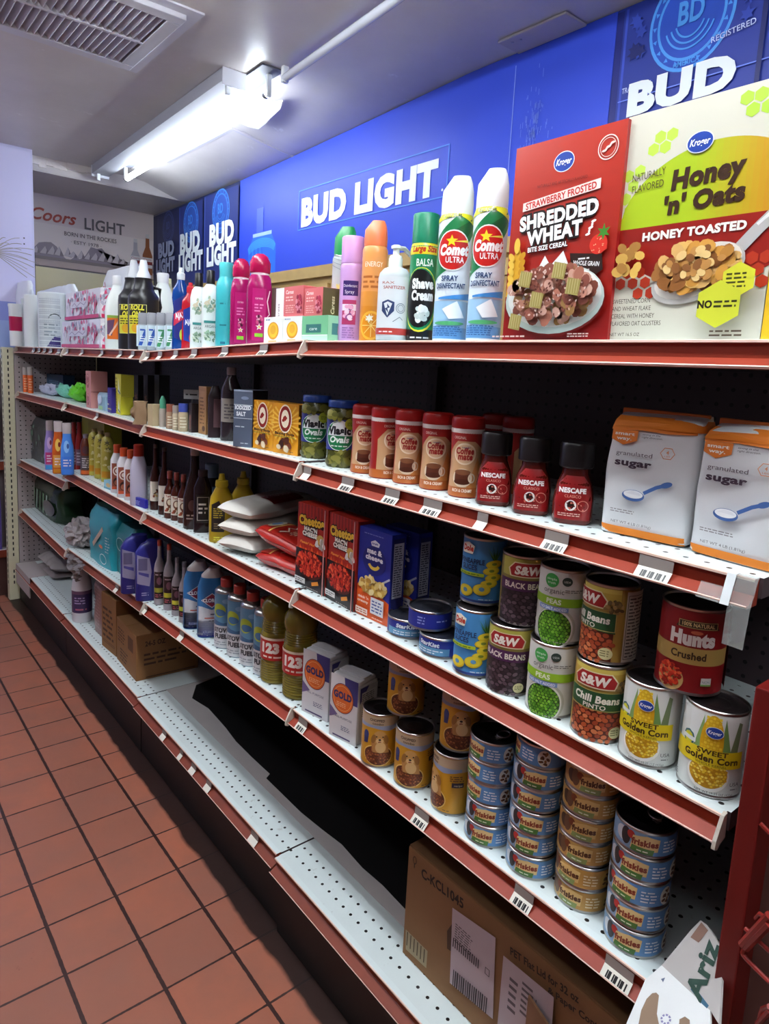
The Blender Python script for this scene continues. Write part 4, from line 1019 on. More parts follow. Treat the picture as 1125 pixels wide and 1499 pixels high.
# magenta body wash
def magenta(label, px, pyb, w, pyt, X, first=None):
    loc, R, H = spec(px, pyb, w, pyt, X=X, **A_)
    body = [(0, R*.9, R*.62, 2.6), (4, R, R*.7, 2.6), (H*.62, R, R*.7, 2.6), (H*.74, R*.86, R*.62, 2.4), (H*.79, R*.62, R*.5, 2)]
    cap = [(H*.785, R*.7, R*.55, 2), (H*.8, R*.82, R*.6, 2.2), (H*.9, R*.84, R*.6, 2.3), (H*.97, R*.62, R*.48, 2.3), (H, R*.3, R*.25, 2)]
    def art(d):
        d.rect(-R*.62, H*.05, R*.45, H*.62, '#b4186c'); d.text('caress', -R*.1, H*.5, H*.028, '#f2cadb', w=R*.6); d.lines(-R*.45, H*.36, R*.3, H*.46, 3, '#e88ab8')
        d.star(-R*.05, H*.2, R*.3, '#f4efe0', 5, .4); d.ell(-R*.05, H*.2, R*.07, R*.08, '#e6c24a'); d.rect(-R*.4, H*.09, R*.25, H*.13, '#8fd03a'); d.pile(-R*.1, H*.28, R*.3, H*.04, ['#d85a8a', '#5a1838', '#e8b0c0'], 12, 4, 3, 2)
        d.band([(R*.7, H*.12), (R*.5, H*.3), (R*.75, H*.34), (R*.55, H*.48), (R*.75, H*.6)], 2.5, '#f6c8e0')
    def collar(t):
        mb = MB(); mb.loft([(H*.765, R*.72, R*.56, 2), (H*.805, R*.74, R*.58, 2)]); mb.obj('collar', mat('#eed8e4', .25), t)
    return bottle('body_wash', label, 'bottle', loc, fz(loc, 6), body, '#a0125c', cap, '#b0144c', art, 'magenta body wash bottles', .18, extra=collar, crough=.2)
magenta('magenta body wash bottle beside the white soap boxes', 378, 502, 36, 372, .05)
magenta('magenta body wash bottle next to the teal bottle', 351, 503, 30, 379, .075)
loc, R, H = spec(329, 505, 28, 385, X=.06, **A_)
bottle('shampoo_bottle', 'teal shampoo bottle with a teal cap', 'bottle', loc, fz(loc), [(R*.9, 0), (R, 4), (R, H*.7), (R*.94, H*.76), (R*.7, H*.82), (R*.66, H*.84)], '#3fb4bc', [(R*.68, H*.835), (R*.66, H*.9), (R*.72, H*.98), (R*.66, H)], '#4abcc2', lambda d: (d.lines(-R*.6, H*.5, R*.1, H*.54, 1, '#1f7a84'), d.lines(-R*.6, H*.25, R*.2, H*.29, 1, '#1f7a84'), d.rect(-R*.5, 10, 0, 16, '#1f6a84')), rough=.3)
for k, (px, w, yt, lab, X) in enumerate(((307, 20, 396, 'white shampoo bottle with black cap beside the teal bottle', .06), (290, 17, 400, 'white conditioner bottle with black cap beside the red dish soap', .075))):
    loc, R, H = spec(px, 507, w, yt, X=X, **A_)
    R = max(R, 24)
    def art(d, R=R, H=H):
        d.pile(0, H*.56, R*.6, H*.1, ['#9fb8a0', '#d8ccb0', '#7f9a8a'], 26, 6, 3, 4); d.rect(-R*.7, H*.33, R*.7, H*.36, '#3f8f8c'); d.text('ARGAN', 0, H*.27, H*.035, '#4a5a58', w=R*1.2); d.pile(0, H*.16, R*.6, H*.07, ['#8fae94', '#cdd8c4', '#6f8a72'], 26, 6, 3, 5)
    bottle('shampoo_bottle', lab, 'bottle', loc, fz(loc), [(0, R*.92, R*.66, 2.5), (4, R, R*.72, 2.5), (H*.68, R, R*.72, 2.5), (H*.78, R*.8, R*.6, 2.3), (H*.83, R*.45, R*.42, 2)], '#e4ecea', [(R*.5, H*.825), (R*.5, H*.99), (R*.44, H)], '#151315', art, 'white shampoo pair')
# dish soaps
def dish(label, px, w, yt, X, col, capc, c2, c3):
    loc, R, H = spec(px, 509, w, yt, X=X, **A_)
    R = max(R, 26)
    body = [(0, R*.9, R*.55, 2.6), (5, R, R*.6, 2.6), (H*.36, R*.95, R*.6, 2.6), (H*.5, R*.82, R*.55, 2.4), (H*.64, R, R*.6, 2.4), (H*.74, R*.92, R*.56, 2.2), (H*.82, R*.5, R*.42, 2), (H*.86, R*.4, R*.38, 2)]
    def art(d): d.poly([(-R*.8, H*.6), (R*.5, H*.68), (R*.75, H*.34), (R*.3, H*.12), (-R*.75, H*.16)], c2); d.poly([(-R*.8, H*.44), (R*.7, H*.56), (R*.7, H*.42), (-R*.8, H*.3)], c3); d.text('AJAX', 0, H*.4, H*.07, '#f4f4fa', w=R*1.2, bold=.04, rot=.2); d.ell(R*.2, H*.2, R*.34, H*.07, '#b9d44a' if c3 != '#2a3f9a' else '#e85a44')
    return bottle('dish_soap', label, 'bottle', loc, fz(loc), body, col, [(R*.42, H*.855), (R*.46, H*.87), (R*.46, H*.93), (R*.26, H*.95), (R*.24, H)], capc, art, 'dish soap bottles', .12)
dish('blue dish soap bottle with a clear white cap', 264, 19, 392, .07, '#123f8a', '#dfe8ee', '#2a2f7a', '#c0304a')
dish('red dish soap bottle between the blue one and the white bottles', 278, 15, 414, .085, '#b5202c', '#c8303a', '#2a3f9a', '#2a3f9a')
# roll-on sticks with grey caps
for k, (px, c, n_) in enumerate(((209, '#2f58b0', 'first'), (222, '#2f58b0', 'second'), (235.5, '#3f8a5c', 'third'), (249, '#3f8a5c', 'last'))):
    loc, R, H = spec(px, 511, 13.4, 458, X=.045, **A_)
    def art(d, R=R, H=H, c=c): d.rect(-R*1.3, H*.1, R*1.3, H*.66, '#c9dbe4'); d.poly([(-R, H*.12), (-R*.2, H*.12), (R*.9, H*.5), (R*.9, H*.64), (R*.2, H*.5)], c); d.lines(-R*.6, H*.5, R*.6, H*.6, 1, c); d.lines(-R*.6, H*.22, R*.6, H*.4, 3, '#eef4f6')
    bottle('deodorant_stick', '%s grey-capped %s deodorant stick of the row of four' % (n_, 'blue' if k < 2 else 'green'), 'deodorant', loc, fz(loc), [(0, R*.93, R*.7, 3), (2, R, R*.74, 3), (H*.68, R, R*.74, 3), (H*.7, R*.95, R*.7, 3)], '#aab4ba', [(H*.69, R*.98, R*.74, 3), (H*.96, R*.98, R*.74, 3), (H, R*.85, R*.62, 3)], '#8b8d94', art, 'deodorant sticks in a row')
# black jugs
def bjug(label, px, X, sp):
    loc, R, H = spec(px, 510, 43, 381, X=X, **A_)
    body = [(R*.93, 0), (R, 4), (R, H*.55), (R*.97, H*.6), (R*.72, H*.66), (R*.66, H*.68), (R*.56, H*.77), (R*.58, H*.8), (R*.5, H*.8)]
    def art(d):
        d.rect(-R*1.1, H*.18, R*.2, H*.5, '#d9d23a'); d.rect(-R*1.1, H*.38, R*.2, H*.5, '#20201e'); d.text('ROLL', -R*.45, H*.44, H*.055, '#e6e04a', w=R*1.0, bold=.05, it=.2); d.text('ON', -R*.5, H*.37, H*.055, '#e6e04a', w=R*.6, bold=.05, it=.2); d.ell(-R*.45, H*.24, R*.4, H*.05, '#e0a82c'); d.lines(-R, H*.28, R*.1, H*.36, 3, '#4a4a20'); d.frame(-R*1.1, H*.18, R*.2, H*.5, 1.5, '#e8e48a')
    def ex_(t):
        mb = MB(); mb.lathe([(R*.46, H*.79), (R*.44, H*.84), (R*.3, H*.89), (R*.25, H*.96), (R*.2, H)], n=24); mb.obj('spout', mat('#e6ecf0' if sp else '#c9ccd2', .3), t)
        mb = MB(); mb.tube([(R*.5, R*.3, H*.72), (R*1.05, R*.3, H*.7), (R*1.08, R*.3, H*.5), (R*.9, R*.3, H*.4)], R*.13); mb.obj('handle', mat('#1c191c', .35), t)
    return bottle('black_jug', label, 'jug', loc, fz(loc), body, '#1c191c', None, art=art, group='black jugs on the top shelf', extra=ex_)
bjug('black jug with yellow label and white spout, nearer one', 210, .075, 1)
bjug('black jug with yellow label and grey clear spout, farther one', 196, .115, 0)
# white jugs
def wjug(label, px, w, yt, X, art=None):
    loc, R, H = spec(px, 509, w, yt, X=X, **A_)
    body = [(0, R*.94, R*.8, 2.6), (5, R, R*.85, 2.6), (H*.52, R, R*.85, 2.6), (H*.68, R*.86, R*.75, 2.4), (H*.82, R*.48, R*.45, 2), (H*.88, R*.36, R*.36, 2)]
    return bottle('white_jug', label, 'jug', loc, fz(loc), body, '#e9efec', [(R*.4, H*.875), (R*.42, H*.985), (R*.38, H)], '#e6e8ea', art, 'white jugs on the top shelf')
def art_oj(d):
    R, H = 48, 250
    d.rect(-R*.75, H*.15, R*.75, H*.5, '#e8742a'); d.rect(-R*.75, H*.46, R*.75, H*.5, '#8fae4a'); d.poly([(-R*.75, H*.42), (-R*.2, H*.44), (-R*.4, H*.2), (-R*.75, H*.22)], '#6a4a6a'); d.band([(-R*.6, H*.2), (R*.2, H*.45)], 6, '#f0c8b0'); d.poly([(R*.1, H*.2), (R*.35, H*.2), (R*.2, H*.46)], '#f0a068')
wjug('white jug with an orange label beside the black jugs', 172, 34, 404, .085, art_oj)
wjug('plain white jug behind the black jugs and deodorant sticks', 238, 40, 400, .235)
loc, R, H = spec(246, 509, 16, 408, X=.28, **A_)
wj = bottle('cream_bottle', 'pale cream bottle behind the deodorant sticks', 'bottle', loc, fz(loc), [(R, 0), (R, H*.7), (R*.6, H*.86), (R*.5, H)], '#d9dcb0')
def sack(name, label, cat, l, r, yb, yt, X, D, col, art=None, group=None, z=None, seed=1, amp=9, p=5, lv='A', rough=.3):
    f = fbox((l, yb), (r, yb), yt, X=X, lv=None if z else lv, z=z); loc, rz, W, H = f; H = (ztop(loc[0], loc[1], yt)-loc[2])*1000
    t = thing(name, label, cat, loc, rz, group)
    n = 14; secs = []
    for i in range(n+1):
        q = i/n; k = 1 if q < .86 else 1-(q-.86)*.7; kd = 1 if q < .8 else 1-(q-.8)*2.2
        secs.append((H*q, W/2*(.96+.04*math.sin(q*9))*k, D/2*max(.3, kd), p, 0, D/2))
    mb = MB(); mb.loft(secs, n=48); mb.jitter(amp, .022, seed, amp*.3)
    for v in mb.bm.verts: v.co.z = max(0, v.co.z)
    mb.obj('bag', mat(col, rough, bump=.25, bscale=25), t)
    if art:
        d = Decal(on_loft(secs), 6, off0=amp*.55); art(d, W, H); d.obj('label', t, GLOSS)
    return t
def art_tide(d, W, H):
    d.rect(-W*.45, H*.15, W*.45, H*.5, '#2c2440'); d.poly([(-W*.45, H*.15), (-W*.2, H*.02), (W*.2, H*.3), (-W*.1, H*.5), (-W*.45, H*.5)], '#4a2a8a'); d.ell(-W*.3, H*.7, W*.1, H*.1, '#c0303a'); d.band([(-W*.3, H*.85), (-W*.22, H*.78), (-W*.3, H*.66)], 8, '#a82a3a'); d.band([(0, H*.68), (-W*.05, H*.5), (W*.1, H*.55)], 8, '#3a2f4a')
sack('detergent_bag', 'white crumpled bag with red and purple print behind the orange-labelled jug', 'bag', 146, 188, 508, 392, .22, 90, '#e4e8ea', art_tide, seed=3)
# pink wrapped tissue
def art_tis(d, W, H):
    d.rect(-W*.485, 2, W*.485, H-2, '#e6e4ec'); d.pile(0, H*.5, W*.46, H*.46, ['#b9b4c8', '#d23a6a', '#f4f2f6', '#8f8aa4', '#d86a8c', '#c9c4d4'], 110, 12, 7, 8); d.pile(W*.15, H*.4, W*.3, H*.3, ['#cf2a5c', '#f4f2f8'], 18, 15, 9, 3)
    d.rect(-W*.3, H*.42, W*.2, H*.62, '#d6d2de'); d.band([(-W*.25, H*.48), (-W*.18, H*.58), (-W*.1, H*.46), (0, H*.58), (W*.1, H*.48), (W*.16, H*.58)], 3, '#7a6a8a'); d.rect(-W*.485, 2, W*.485, H*.14, '#d02c5e')
def tpack(label, l, r, yb, yt, X, z=None):
    f = fbox((l, yb), (r, yb), yt, X=X, lv=None if z else 'A', z=z); f = (f[0], f[1], f[2], (ztop(f[0][0], f[0][1], yt)-f[0][2])*1000)
    loc, rz, W, H = f; t = thing('tissue_pack', label, 'tissue pack', loc, rz, 'pink tissue packs')
    mb = MB(); mb.box(-W/2, W/2, 0, 62, 0, H, '#e6e2ea', bev=9, segs=3); mb.obj('wrapper', mat('#e6e0ea', .25, bump=.3), t)
    d = Decal(on_front(0)); art_tis(d, W, H); d.obj('label', t, GLOSS)
    d = Decal(lambda u, v, o: (W/2+o, 31+u, v)); art_tis(d, 60, H); d.obj('side_print', t, GLOSS); return f
f = tpack('pink printed tissue pack, bottom of two', 91, 148, 509, 468, .03)
tpack('pink printed tissue pack on top of the other', 96, 147, 467, 425, .034, f[0][2]+f[3]/1000+.0005)
# paper goods at the far end
def stack_cyl(name, label, cat, px, w, yt, X, col, art=None, ridges=True, group=None):
    loc, R, H = spec(px, 508, w, yt, X=X, **A_)
    prof = [(R*.97, 0)]
    n = 26 if ridges else 3
    for i in range(n): prof += [(R, H*(i+.2)/n), (R*(.975 if ridges else 1), H*(i+.85)/n)]
    prof += [(R*.96, H)]
    return bottle(name, label, cat, loc, fz(loc), prof, col, art=(lambda d: art(d, R, H)) if art else None, group=group, rough=.4)
stack_cyl('plate_stack', 'wrapped white stack of foam plates, second from the far end', 'plates', 48, 22, 432, .035, '#e4eaec', group='wrapped paper goods')
stack_cyl('plate_stack', 'narrow wrapped white stack between the cups and the foam plates', 'plates', 37, 9, 437, .02, '#cfd6da', group='wrapped paper goods')
def art_bowl(d, R, H): d.rect(-R*1.1, H*.02, R*.6, H*.9, '#c2cad0'); d.poly([(-R*.4, H*.02), (R*.6, H*.02), (R*.6, H*.22), (R*.1, H*.2)], '#3f3478'); d.ring(R*.2, H*.5, R*.5, H*.12, 5, '#4a565c', 24, 20, 170); d.lines(-R*.6, H*.2, R*.4, H*.45, 4, '#8f9ca4')
stack_cyl('plate_stack', 'wrapped white stack with a grey and purple label next to the pink tissue', 'plates', 77, 38, 429, .07, '#dfe6e8', art_bowl, group='wrapped paper goods')
loc, R, H = spec(24, 508, 20, 445, X=-.02, **A_)
bottle('cup_stack', 'white paper cups with a crimson band at the far end of the top shelf', 'cups', loc, fz(loc), [(R*.8, 0), (R*.86, H*.4), (R*.9, H*.9), (R*.98, H*.96), (R*.95, H)], '#e2e6e8', art=lambda d: d.rect(-R*1.4, H*.36, R*1.4, H*.7, '#b0144a'), group='wrapped paper goods')
sack('white_bag', 'tall translucent white bag behind the cups', 'bag', 21, 40, 506, 412, .035, 50, '#dfe3ea', seed=5, p=4)
sack('white_bag', 'long white bag lying behind the wrapped plate stacks', 'bag', 50, 106, 506, 421, .13, 50, '#d9dde4', seed=9, p=4)
# ================================================================== SECOND SHELF (B)
B_ = dict(lv='B'); C_ = dict(lv='C'); D_ = dict(lv='D')
# sugar bags
def sugar(label, l, r, pyt):
    f = fbox(l, r, pyt, **B_); loc, rz, W, H = f
    W0, H0, D = W, H, 70
    t = thing('sugar_bag', label, 'sugar bag', loc, rz, 'sugar bags')
    secs = [(0, W*.47, D*.44, 7, 0, D/2), (4, W*.5, D*.5, 7, 0, D/2), (H*.3, W*.515, D*.54, 6, 0, D/2), (H*.7, W*.505, D*.52, 6, 0, D/2), (H*.86, W*.495, D*.46, 7, 0, D/2), (H*.93, W*.49, D*.34, 7, 0, D*.5), (H*.965, W*.485, D*.2, 6, 0, D*.55), (H, W*.48, D*.06, 5, 0, D*.62)]
    def fine(secs, n=6):
        o = []
        for a, b in zip(secs, secs[1:]):
            for k in range(n): o.append(tuple(a[q]+(b[q]-a[q])*k/n for q in range(6)))
        return o+[secs[-1]]
    s2 = fine(secs)
    mb = MB(); mb.loft(s2, n=64); mb.jitter(3.2, .018, int(W)); mb.obj('bag', mat('#dcdde0', .5, bump=.35, bscale=22), t)
    d = Decal(on_loft(s2), 5, off0=3.4)
    Wf = W*.47
    d.rect(-Wf, 2, Wf, H*.075, '#e07f1f')
    d.poly([(-Wf, H*.85), (-Wf*.2, H*.86), (Wf*.4, H*.85), (Wf, H*.86), (Wf*.98, H*.925), (-Wf*.98, H*.925)], '#df7a26')
    d.poly([(-Wf*.95, H*.855), (-Wf*.3, H*.855), (-Wf*.3, H*.775), (-Wf*.62, H*.735), (-Wf*.95, H*.775)], '#df7a26')
    d.text('smart', -Wf*.62, H*.812, H*.026, '#f8ece0', w=Wf*.5, bold=.03); d.text('way.', -Wf*.62, H*.775, H*.026, '#f8ece0', w=Wf*.38, bold=.03)
    d.text('saving in the', Wf*.02, H*.825, H*.015, '#4a4448', w=Wf*.42, it=.2); d.text('right direction.', Wf*.05, H*.803, H*.015, '#4a4448', w=Wf*.48, it=.2)
    d.text('granulated', -Wf*.32, H*.655, H*.036, '#4a3a48', w=Wf*.88, bold=.0); d.text('sugar', -Wf*.32, H*.575, H*.056, '#3a2438', w=Wf*.9, bold=.04)
    d.ring(Wf*.46, H*.705, Wf*.17, H*.05, 1, '#d98a5a', 6); d.text('4', Wf*.46, H*.7, H*.028, '#d98a5a', bold=.02); d.text('LBS', Wf*.46, H*.677, H*.012, '#d98a5a', w=Wf*.13)
    d.band([(Wf*.02, H*.375), (Wf*.3, H*.435), (Wf*.55, H*.47)], H*.028, '#3c5f9e'); d.ell(Wf*.52, H*.465, Wf*.14, H*.022, '#3c5f9e', rot=.35)
    d.ell(-Wf*.22, H*.345, Wf*.27, H*.045, '#3c5f9e'); d.ell(-Wf*.22, H*.355, Wf*.235, H*.032, '#f0f0f4'); d.poly([(-Wf*.4, H*.358), (-Wf*.25, H*.383), (-Wf*.08, H*.372), (-Wf*.02, H*.35)], '#e4e4ea')
    d.lines(-Wf*.75, H*.19, 0, H*.225, 2, '#8a8488'); d.text('NET WT 4 LB (1.81kg)', -Wf*.22, H*.105, H*.022, '#4a4448', w=Wf*.98)
    d.obj('label', t, MATTE)
    mb = MB(); mb.box(-W*.485, W*.485, D*.5, D*.58, H*.955, H*1.012, bev=1); mb.jitter(3, .03, 4); mb.obj('folded_top', mat('#d9742a', .5, bump=.3), t)
    mb = MB(); mb.loft([(H*.875, W*.505, D*.50, 6, 0, D/2), (H*.93, W*.497, D*.37, 6, 0, D*.5), (H*.965, W*.49, D*.23, 6, 0, D*.55)], n=48, cap0=False, cap1=False); mb.jitter(2.4, .02, int(W)); mb.obj('orange_shoulder', mat('#df7a26', .5, bump=.3), t)
sugar('white and orange paper bag of sugar next to the instant coffee', (875, 776), (1003, 804), 600)
sugar('white and orange paper bag of sugar cut off by the right edge of the photo', (1004, 806), (1150, 846), 615)
# instant coffee jars
nes_first = None
for px, pyb, wpx, pyt, lab in ((720, 741, 47, 632, 'small instant coffee jar nearest the creamer canisters'), (775, 755, 55, 644, 'small instant coffee jar in the middle of the three'), (835, 769, 61, 654, 'small instant coffee jar nearest the sugar')):
    loc, R, H = spec(px, pyb, wpx, pyt, **B_)
    if nes_first is None:
        R, H = 29, 118
        b_ = [(0, R*.9, R*.8, 3), (4, R, R*.86, 3), (H*.3, R, R*.86, 3), (H*.5, R*.86, R*.76, 2.6), (H*.62, R*.66, R*.62, 2.2), (H*.7, R*.64, R*.62, 2)]
        def art(d):
            d.poly([(-R*.86, 7), (R*.86, 7), (R*.9, H*.3), (R*.74, H*.5), (R*.42, H*.6), (-R*.42, H*.6), (-R*.74, H*.5), (-R*.9, H*.3)], '#8c1416')
            d.text('NESCAFE', -2, H*.395, 7, '#f4ecea', w=R*1.32, bold=.05); d.text('CLASICO', -1, H*.335, 4.2, '#f0a090', w=R*.8)
            d.ell(-3, H*.24, 8, 8, '#f0ece8'); d.ell(-3, H*.245, 5, 6, '#2a1410'); d.ring(14, H*.24, 8, 8, 1, '#d88a7a'); d.lines(-R*.7, H*.1, R*.7, H*.15, 2, '#e8b8ac'); d.pile(-2, H*.22, R*.7, 7, ['#d87a6a', '#6a1010'], 20, 1.4, 1, 2)
        nes_first = bottle('coffee_jar', lab, 'coffee jar', loc, fz(loc), b_, '#5a1a14', [(R*.78, H*.69), (R*.86, H*.71), (R*.86, H*.97), (R*.8, H)], '#1a1416', art, 'instant coffee jars', .12, crough=.3, capname='lid')
    else: dup(nes_first, lab, loc, fz(loc))
# coffee creamer canisters
cm_first = None
CM = [(532, 693, 32, 597, 0, 'creamer canister beside the pickle jars, first of the front row'), (560, 701, 40, 597, 38, 'creamer canister turned to show its tan side, second of the front row'), (595, 709, 42, 603, 0, 'creamer canister in the middle of the front row'), (635, 718, 45, 607, -4, 'creamer canister fourth of the front row'), (678, 729.5, 50, 611, -6, 'creamer canister beside the coffee jars, last of the front row')]
for px, pyb, wpx, pyt, tw, lab in CM:
    loc, R, H = spec(px, pyb, wpx, pyt, **B_)
    if cm_first is None:
        R, H = 28, 138
        b_ = [(R*.95, 0), (R, 2), (R*.985, H*.12), (R*.93, H*.4), (R*.93, H*.5), (R, H*.76), (R, H*.8)]
        def art(d):
            d.mb.lathe([(R+.2, 2), (R*.985+.2, H*.12), (R*.93+.2, H*.4), (R*.93+.2, H*.5), (R+.2, H*.76), (R+.2, H*.8)], '#a32420', n=48, cap0=False, cap1=False)
            d.rect(-R*3.1, 2, R*3.1, H*.13, '#b8642e'); d.poly([(-R*1.2, H*.13), (R*1.9, H*.13), (R*1.5, H*.3), (R*1.15, H*.62), (R*.6, H*.7), (-R*.5, H*.7), (-R*1.2, H*.55)], '#c79a70'); d.poly([(R*.2, H*.13), (R*1.9, H*.13), (R*1.5, H*.3), (R*.9, H*.5)], '#c98042')
            d.text('ORIGINAL', -R*.35, H*.725, 5, '#f0d8cc', w=R*.8)
            d.ell(0, H*.545, R*.72, H*.135, '#e8d2b8'); d.ell(0, H*.545, R*.62, H*.115, '#d8b490'); d.text('Coffee', 0, H*.545, 11, '#9c1f1c', w=R*1.15, bold=.05, it=.1); d.text('mate', 1, H*.475, 11, '#9c1f1c', w=R*.95, bold=.05, it=.1); d.text('nestle', 2, H*.615, 4, '#2f3f7a', w=R*.5)
            d.ell(-2, H*.25, R*.62, H*.115, '#e2cbb0'); d.rect(-R*.55, H*.2, R*.4, H*.32, '#5a2c1c'); d.ell(-2, H*.32, R*.5, H*.035, '#7a4a30'); d.ell(-2, H*.2, R*.5, H*.035, '#4a2214'); d.ring(R*.5, H*.25, R*.22, H*.06, 2.5, '#d8c0a8'); d.text('RICH & CREAMY', -1, H*.075, 5.4, '#f4e0cc', w=R*1.2, bold=.03)
        def collar(t):
            mb = MB(); mb.lathe([(R*1.0, H*.79), (R*1.01, H*.8), (R*1.01, H*.845), (R*1.0, H*.85)], n=40); mb.obj('collar', mat('#e2d2ce', .35), t)
        cm_first = bottle('creamer_canister', lab, 'creamer canister', loc, fz(loc, tw), b_, '#a32420', [(R*.98, H*.845), (R*1.02, H*.86), (R*1.02, H*.95), (R*.96, H*.985), (R*.8, H)], '#a81c1a', art, 'coffee creamer canisters', .3, extra=collar, crough=.3, capname='lid')
    else: dup(cm_first, lab, loc, fz(loc, tw))
for k, (px, pyb, lab) in enumerate(((735, 722, 'creamer canister standing behind the first coffee jar'), (705, 712, 'creamer canister half hidden behind the last of the front row'))):
    x, y = foot(px, pyb, zs('B', .5)); dup(cm_first, lab, (x+.03, y, zs('B', y)+.0005), fz((x, y), 60))
# pickle jars
pk = None
for px, pyb, w_, lab in ((461, 674, 44, 'pickle jar with blue lid next to the baking soda'), (499, 685, 48, 'pickle jar with blue lid next to the creamer canisters')):
    loc, R, H = spec(px, pyb, w_, 587, **B_)
    if pk is None:
        R, H = 34, 140
        b_ = [(R*.94, 0), (R, 4), (R, H*.78), (R*.9, H*.86), (R*.84, H*.9)]
        def art(d):
            d.rect(-R*1.5, H*.26, R*1.5, H*.72, '#2e3a8c'); d.ell(-2, H*.48, R*.92, H*.22, '#1f7a4a'); d.ring(-2, H*.48, R*.95, H*.225, 1.4, '#e8f0e8')
            d.poly([(-R*.9, H*.48), (R*.85, H*.48), (R*.6, H*.64), (R*.1, H*.71), (-R*.5, H*.66)], '#e6e8e8'); d.text('Vlasic', -3, H*.505, 16, '#1a1a20', w=R*1.5, bold=.06); d.text('Ovals', -2, H*.38, 13, '#eef4ee', w=R*1.25, it=.2, bold=.04); d.lines(-R*.6, H*.31, R*.6, H*.345, 1, '#dfe8e0'); d.ell(R*.62, H*.66, R*.36, H*.085, '#b9c23a'); d.lines(R*.4, H*.63, R*.85, H*.69, 3, '#4a5a2a')
            d.pile(0, H*.13, R*1.3, H*.09, ['#6a6a2c', '#4a4a1e', '#8a8540', '#57581f'], 30, 11, 6, 3); d.pile(0, H*.79, R*1.2, H*.05, ['#77752f', '#59591f', '#8f8a45'], 16, 10, 6, 5)
        pk = bottle('pickle_jar', lab, 'jar', loc, fz(loc, -8), b_, '#4a4a22', [(R*.88, H*.89), (R*.95, H*.9), (R*.95, H*.98), (R*.9, H)], '#2a4a9c', art, 'pickle jars', .12, crough=.3, capname='lid')
    else: dup(pk, lab, loc, fz(loc, -8))
# baking soda, salt
def art_soda(d, W, H):
    d.rect(-W/2, 0, W/2, H, '#e39a1e'); 
    for k in range(24):
        a = 2*math.pi*k/24; d.poly([(0, H*.62), (W*.6*math.cos(a), H*.62+W*.6*math.sin(a)), (W*.6*math.cos(a+.11), H*.62+W*.6*math.sin(a+.11))], '#f0bc44') if H*.62+W*.6*math.sin(a) < H else None
    d.ell(0, H*.70, W*.27, W*.38, '#efe2c8', 28); d.ell(0, H*.70, W*.24, W*.34, '#8f2018'); d.ell(0, H*.70, W*.16, W*.24, '#efe2c8'); d.poly([(-W*.1, H*.67), (W*.02, H*.66), (W*.09, H*.72), (0, H*.77), (-W*.08, H*.73)], '#8f2018'); d.rect(-W*.12, H*.64, -W*.02, H*.69, '#8f2018')
    d.text('pure', 0, H*.46, H*.03, '#4a3a1a', w=W*.2); d.text('Baking Soda', 0, H*.385, H*.05, '#4a3420', w=W*.8, bold=.04); d.rect(-W*.42, H*.34, W*.42, H*.35, '#7f9a3a')
    d.pile(0, H*.19, W*.3, H*.1, ['#5a2a18', '#e6d2b0', '#7a3a20', '#3f1c12'], 14, W*.1, W*.07, 3); d.lines(W*.25, H*.05, W*.42, H*.08, 1, '#7a4a10')
for k, (l, r, yt, lab) in enumerate((((370, 655), (399, 661), 585, 'yellow-orange baking soda box next to the salt'), ((399.5, 661.5), (435, 668), 589, 'yellow-orange baking soda box next to the pickle jars'))):
    f = fbox(l, r, yt, **B_); carton('baking_soda_box', lab, 'baking soda box', f, 46, '#e39a1e', art_soda, lambda d, D, H: d.lines(6, H*.2, D-6, H*.8, 12, '#4a3410'), group='baking soda boxes', sidecol='#8f5f18')
f = fbox((341, 653), (368, 655.5), 570, **B_)
carton('salt_box', 'slate grey salt box with white lettering', 'salt box', f, 80, '#4d5566', lambda d, W, H: (d.rect(-W/2, 0, W/2, H, '#525c70'), d.text('IODIZED', 0, H*.66, H*.07, '#e6eaf0', w=W*.86, bold=.05), d.text('SALT', -W*.1, H*.55, H*.07, '#e6eaf0', w=W*.5, bold=.05), d.rect(-W/2, H*.735, W/2, H*.745, '#c9d2dc'), d.rect(-W/2, H*.5, W/2, H*.51, '#c9d2dc'), d.lines(-W*.4, H*.34, W*.2, H*.38, 1, '#c9d2dc'), d.lines(-W*.1, H*.05, W*.4, H*.09, 1, '#c9d2dc'), d.rect(-W/2, H*.97, W/2, H, '#8f9bb0'), d.ell(W*.1, H*.86, W*.2, H*.03, '#7a86a0')), sidecol='#2c2a34')
# dark bottles in the middle of the second shelf
loc, R, H = spec(337, 646, 30, 538, **B_)
bottle('vinegar_bottle', 'tall clear dark bottle with grey cap beside the salt box', 'bottle', loc, fz(loc), [(R*.94, 0), (R, 4), (R, H*.62), (R*.92, H*.72), (R*.55, H*.84), (R*.4, H*.9), (R*.4, H*.92)], '#3a3036', [(R*.46, H*.9), (R*.48, H*.98), (R*.44, H)], '#a9a2a4', lambda d: (d.rect(-R*1.2, H*.26, R*1.2, H*.58, '#8a837c'), d.lines(-R*.7, H*.3, R*.6, H*.52, 5, '#4a4448')), rough=.1, trans=.3)
loc, R, H = spec(314, 641, 20, 565, **B_)
bottle('dark_bottle', 'dark brown bottle behind the tan-labelled carton', 'bottle', loc, fz(loc), [(0, R, R*.8, 4), (H*.8, R, R*.8, 4), (H*.9, R*.7, R*.6, 3), (H, R*.5, R*.5, 2)], '#2c2024', art=lambda d: d.rect(-R*.2, H*.2, R*.9, H*.75, '#5f4448'), rough=.25)
f = fbox((290, 634), (301, 636.6), 565, **B_)
carton('tan_carton', 'tall tan carton beside the dark brown bottle', 'carton', f, 20, '#a5794a', lambda d, W, H: (d.rect(-W*.3, H*.1, W*.3, H*.9, '#b5875a'), d.lines(-W*.3, H*.2, W*.3, H*.8, 8, '#7a5230'), d.ell(W*.2, H*.12, W*.2, H*.06, '#5f3a28')))
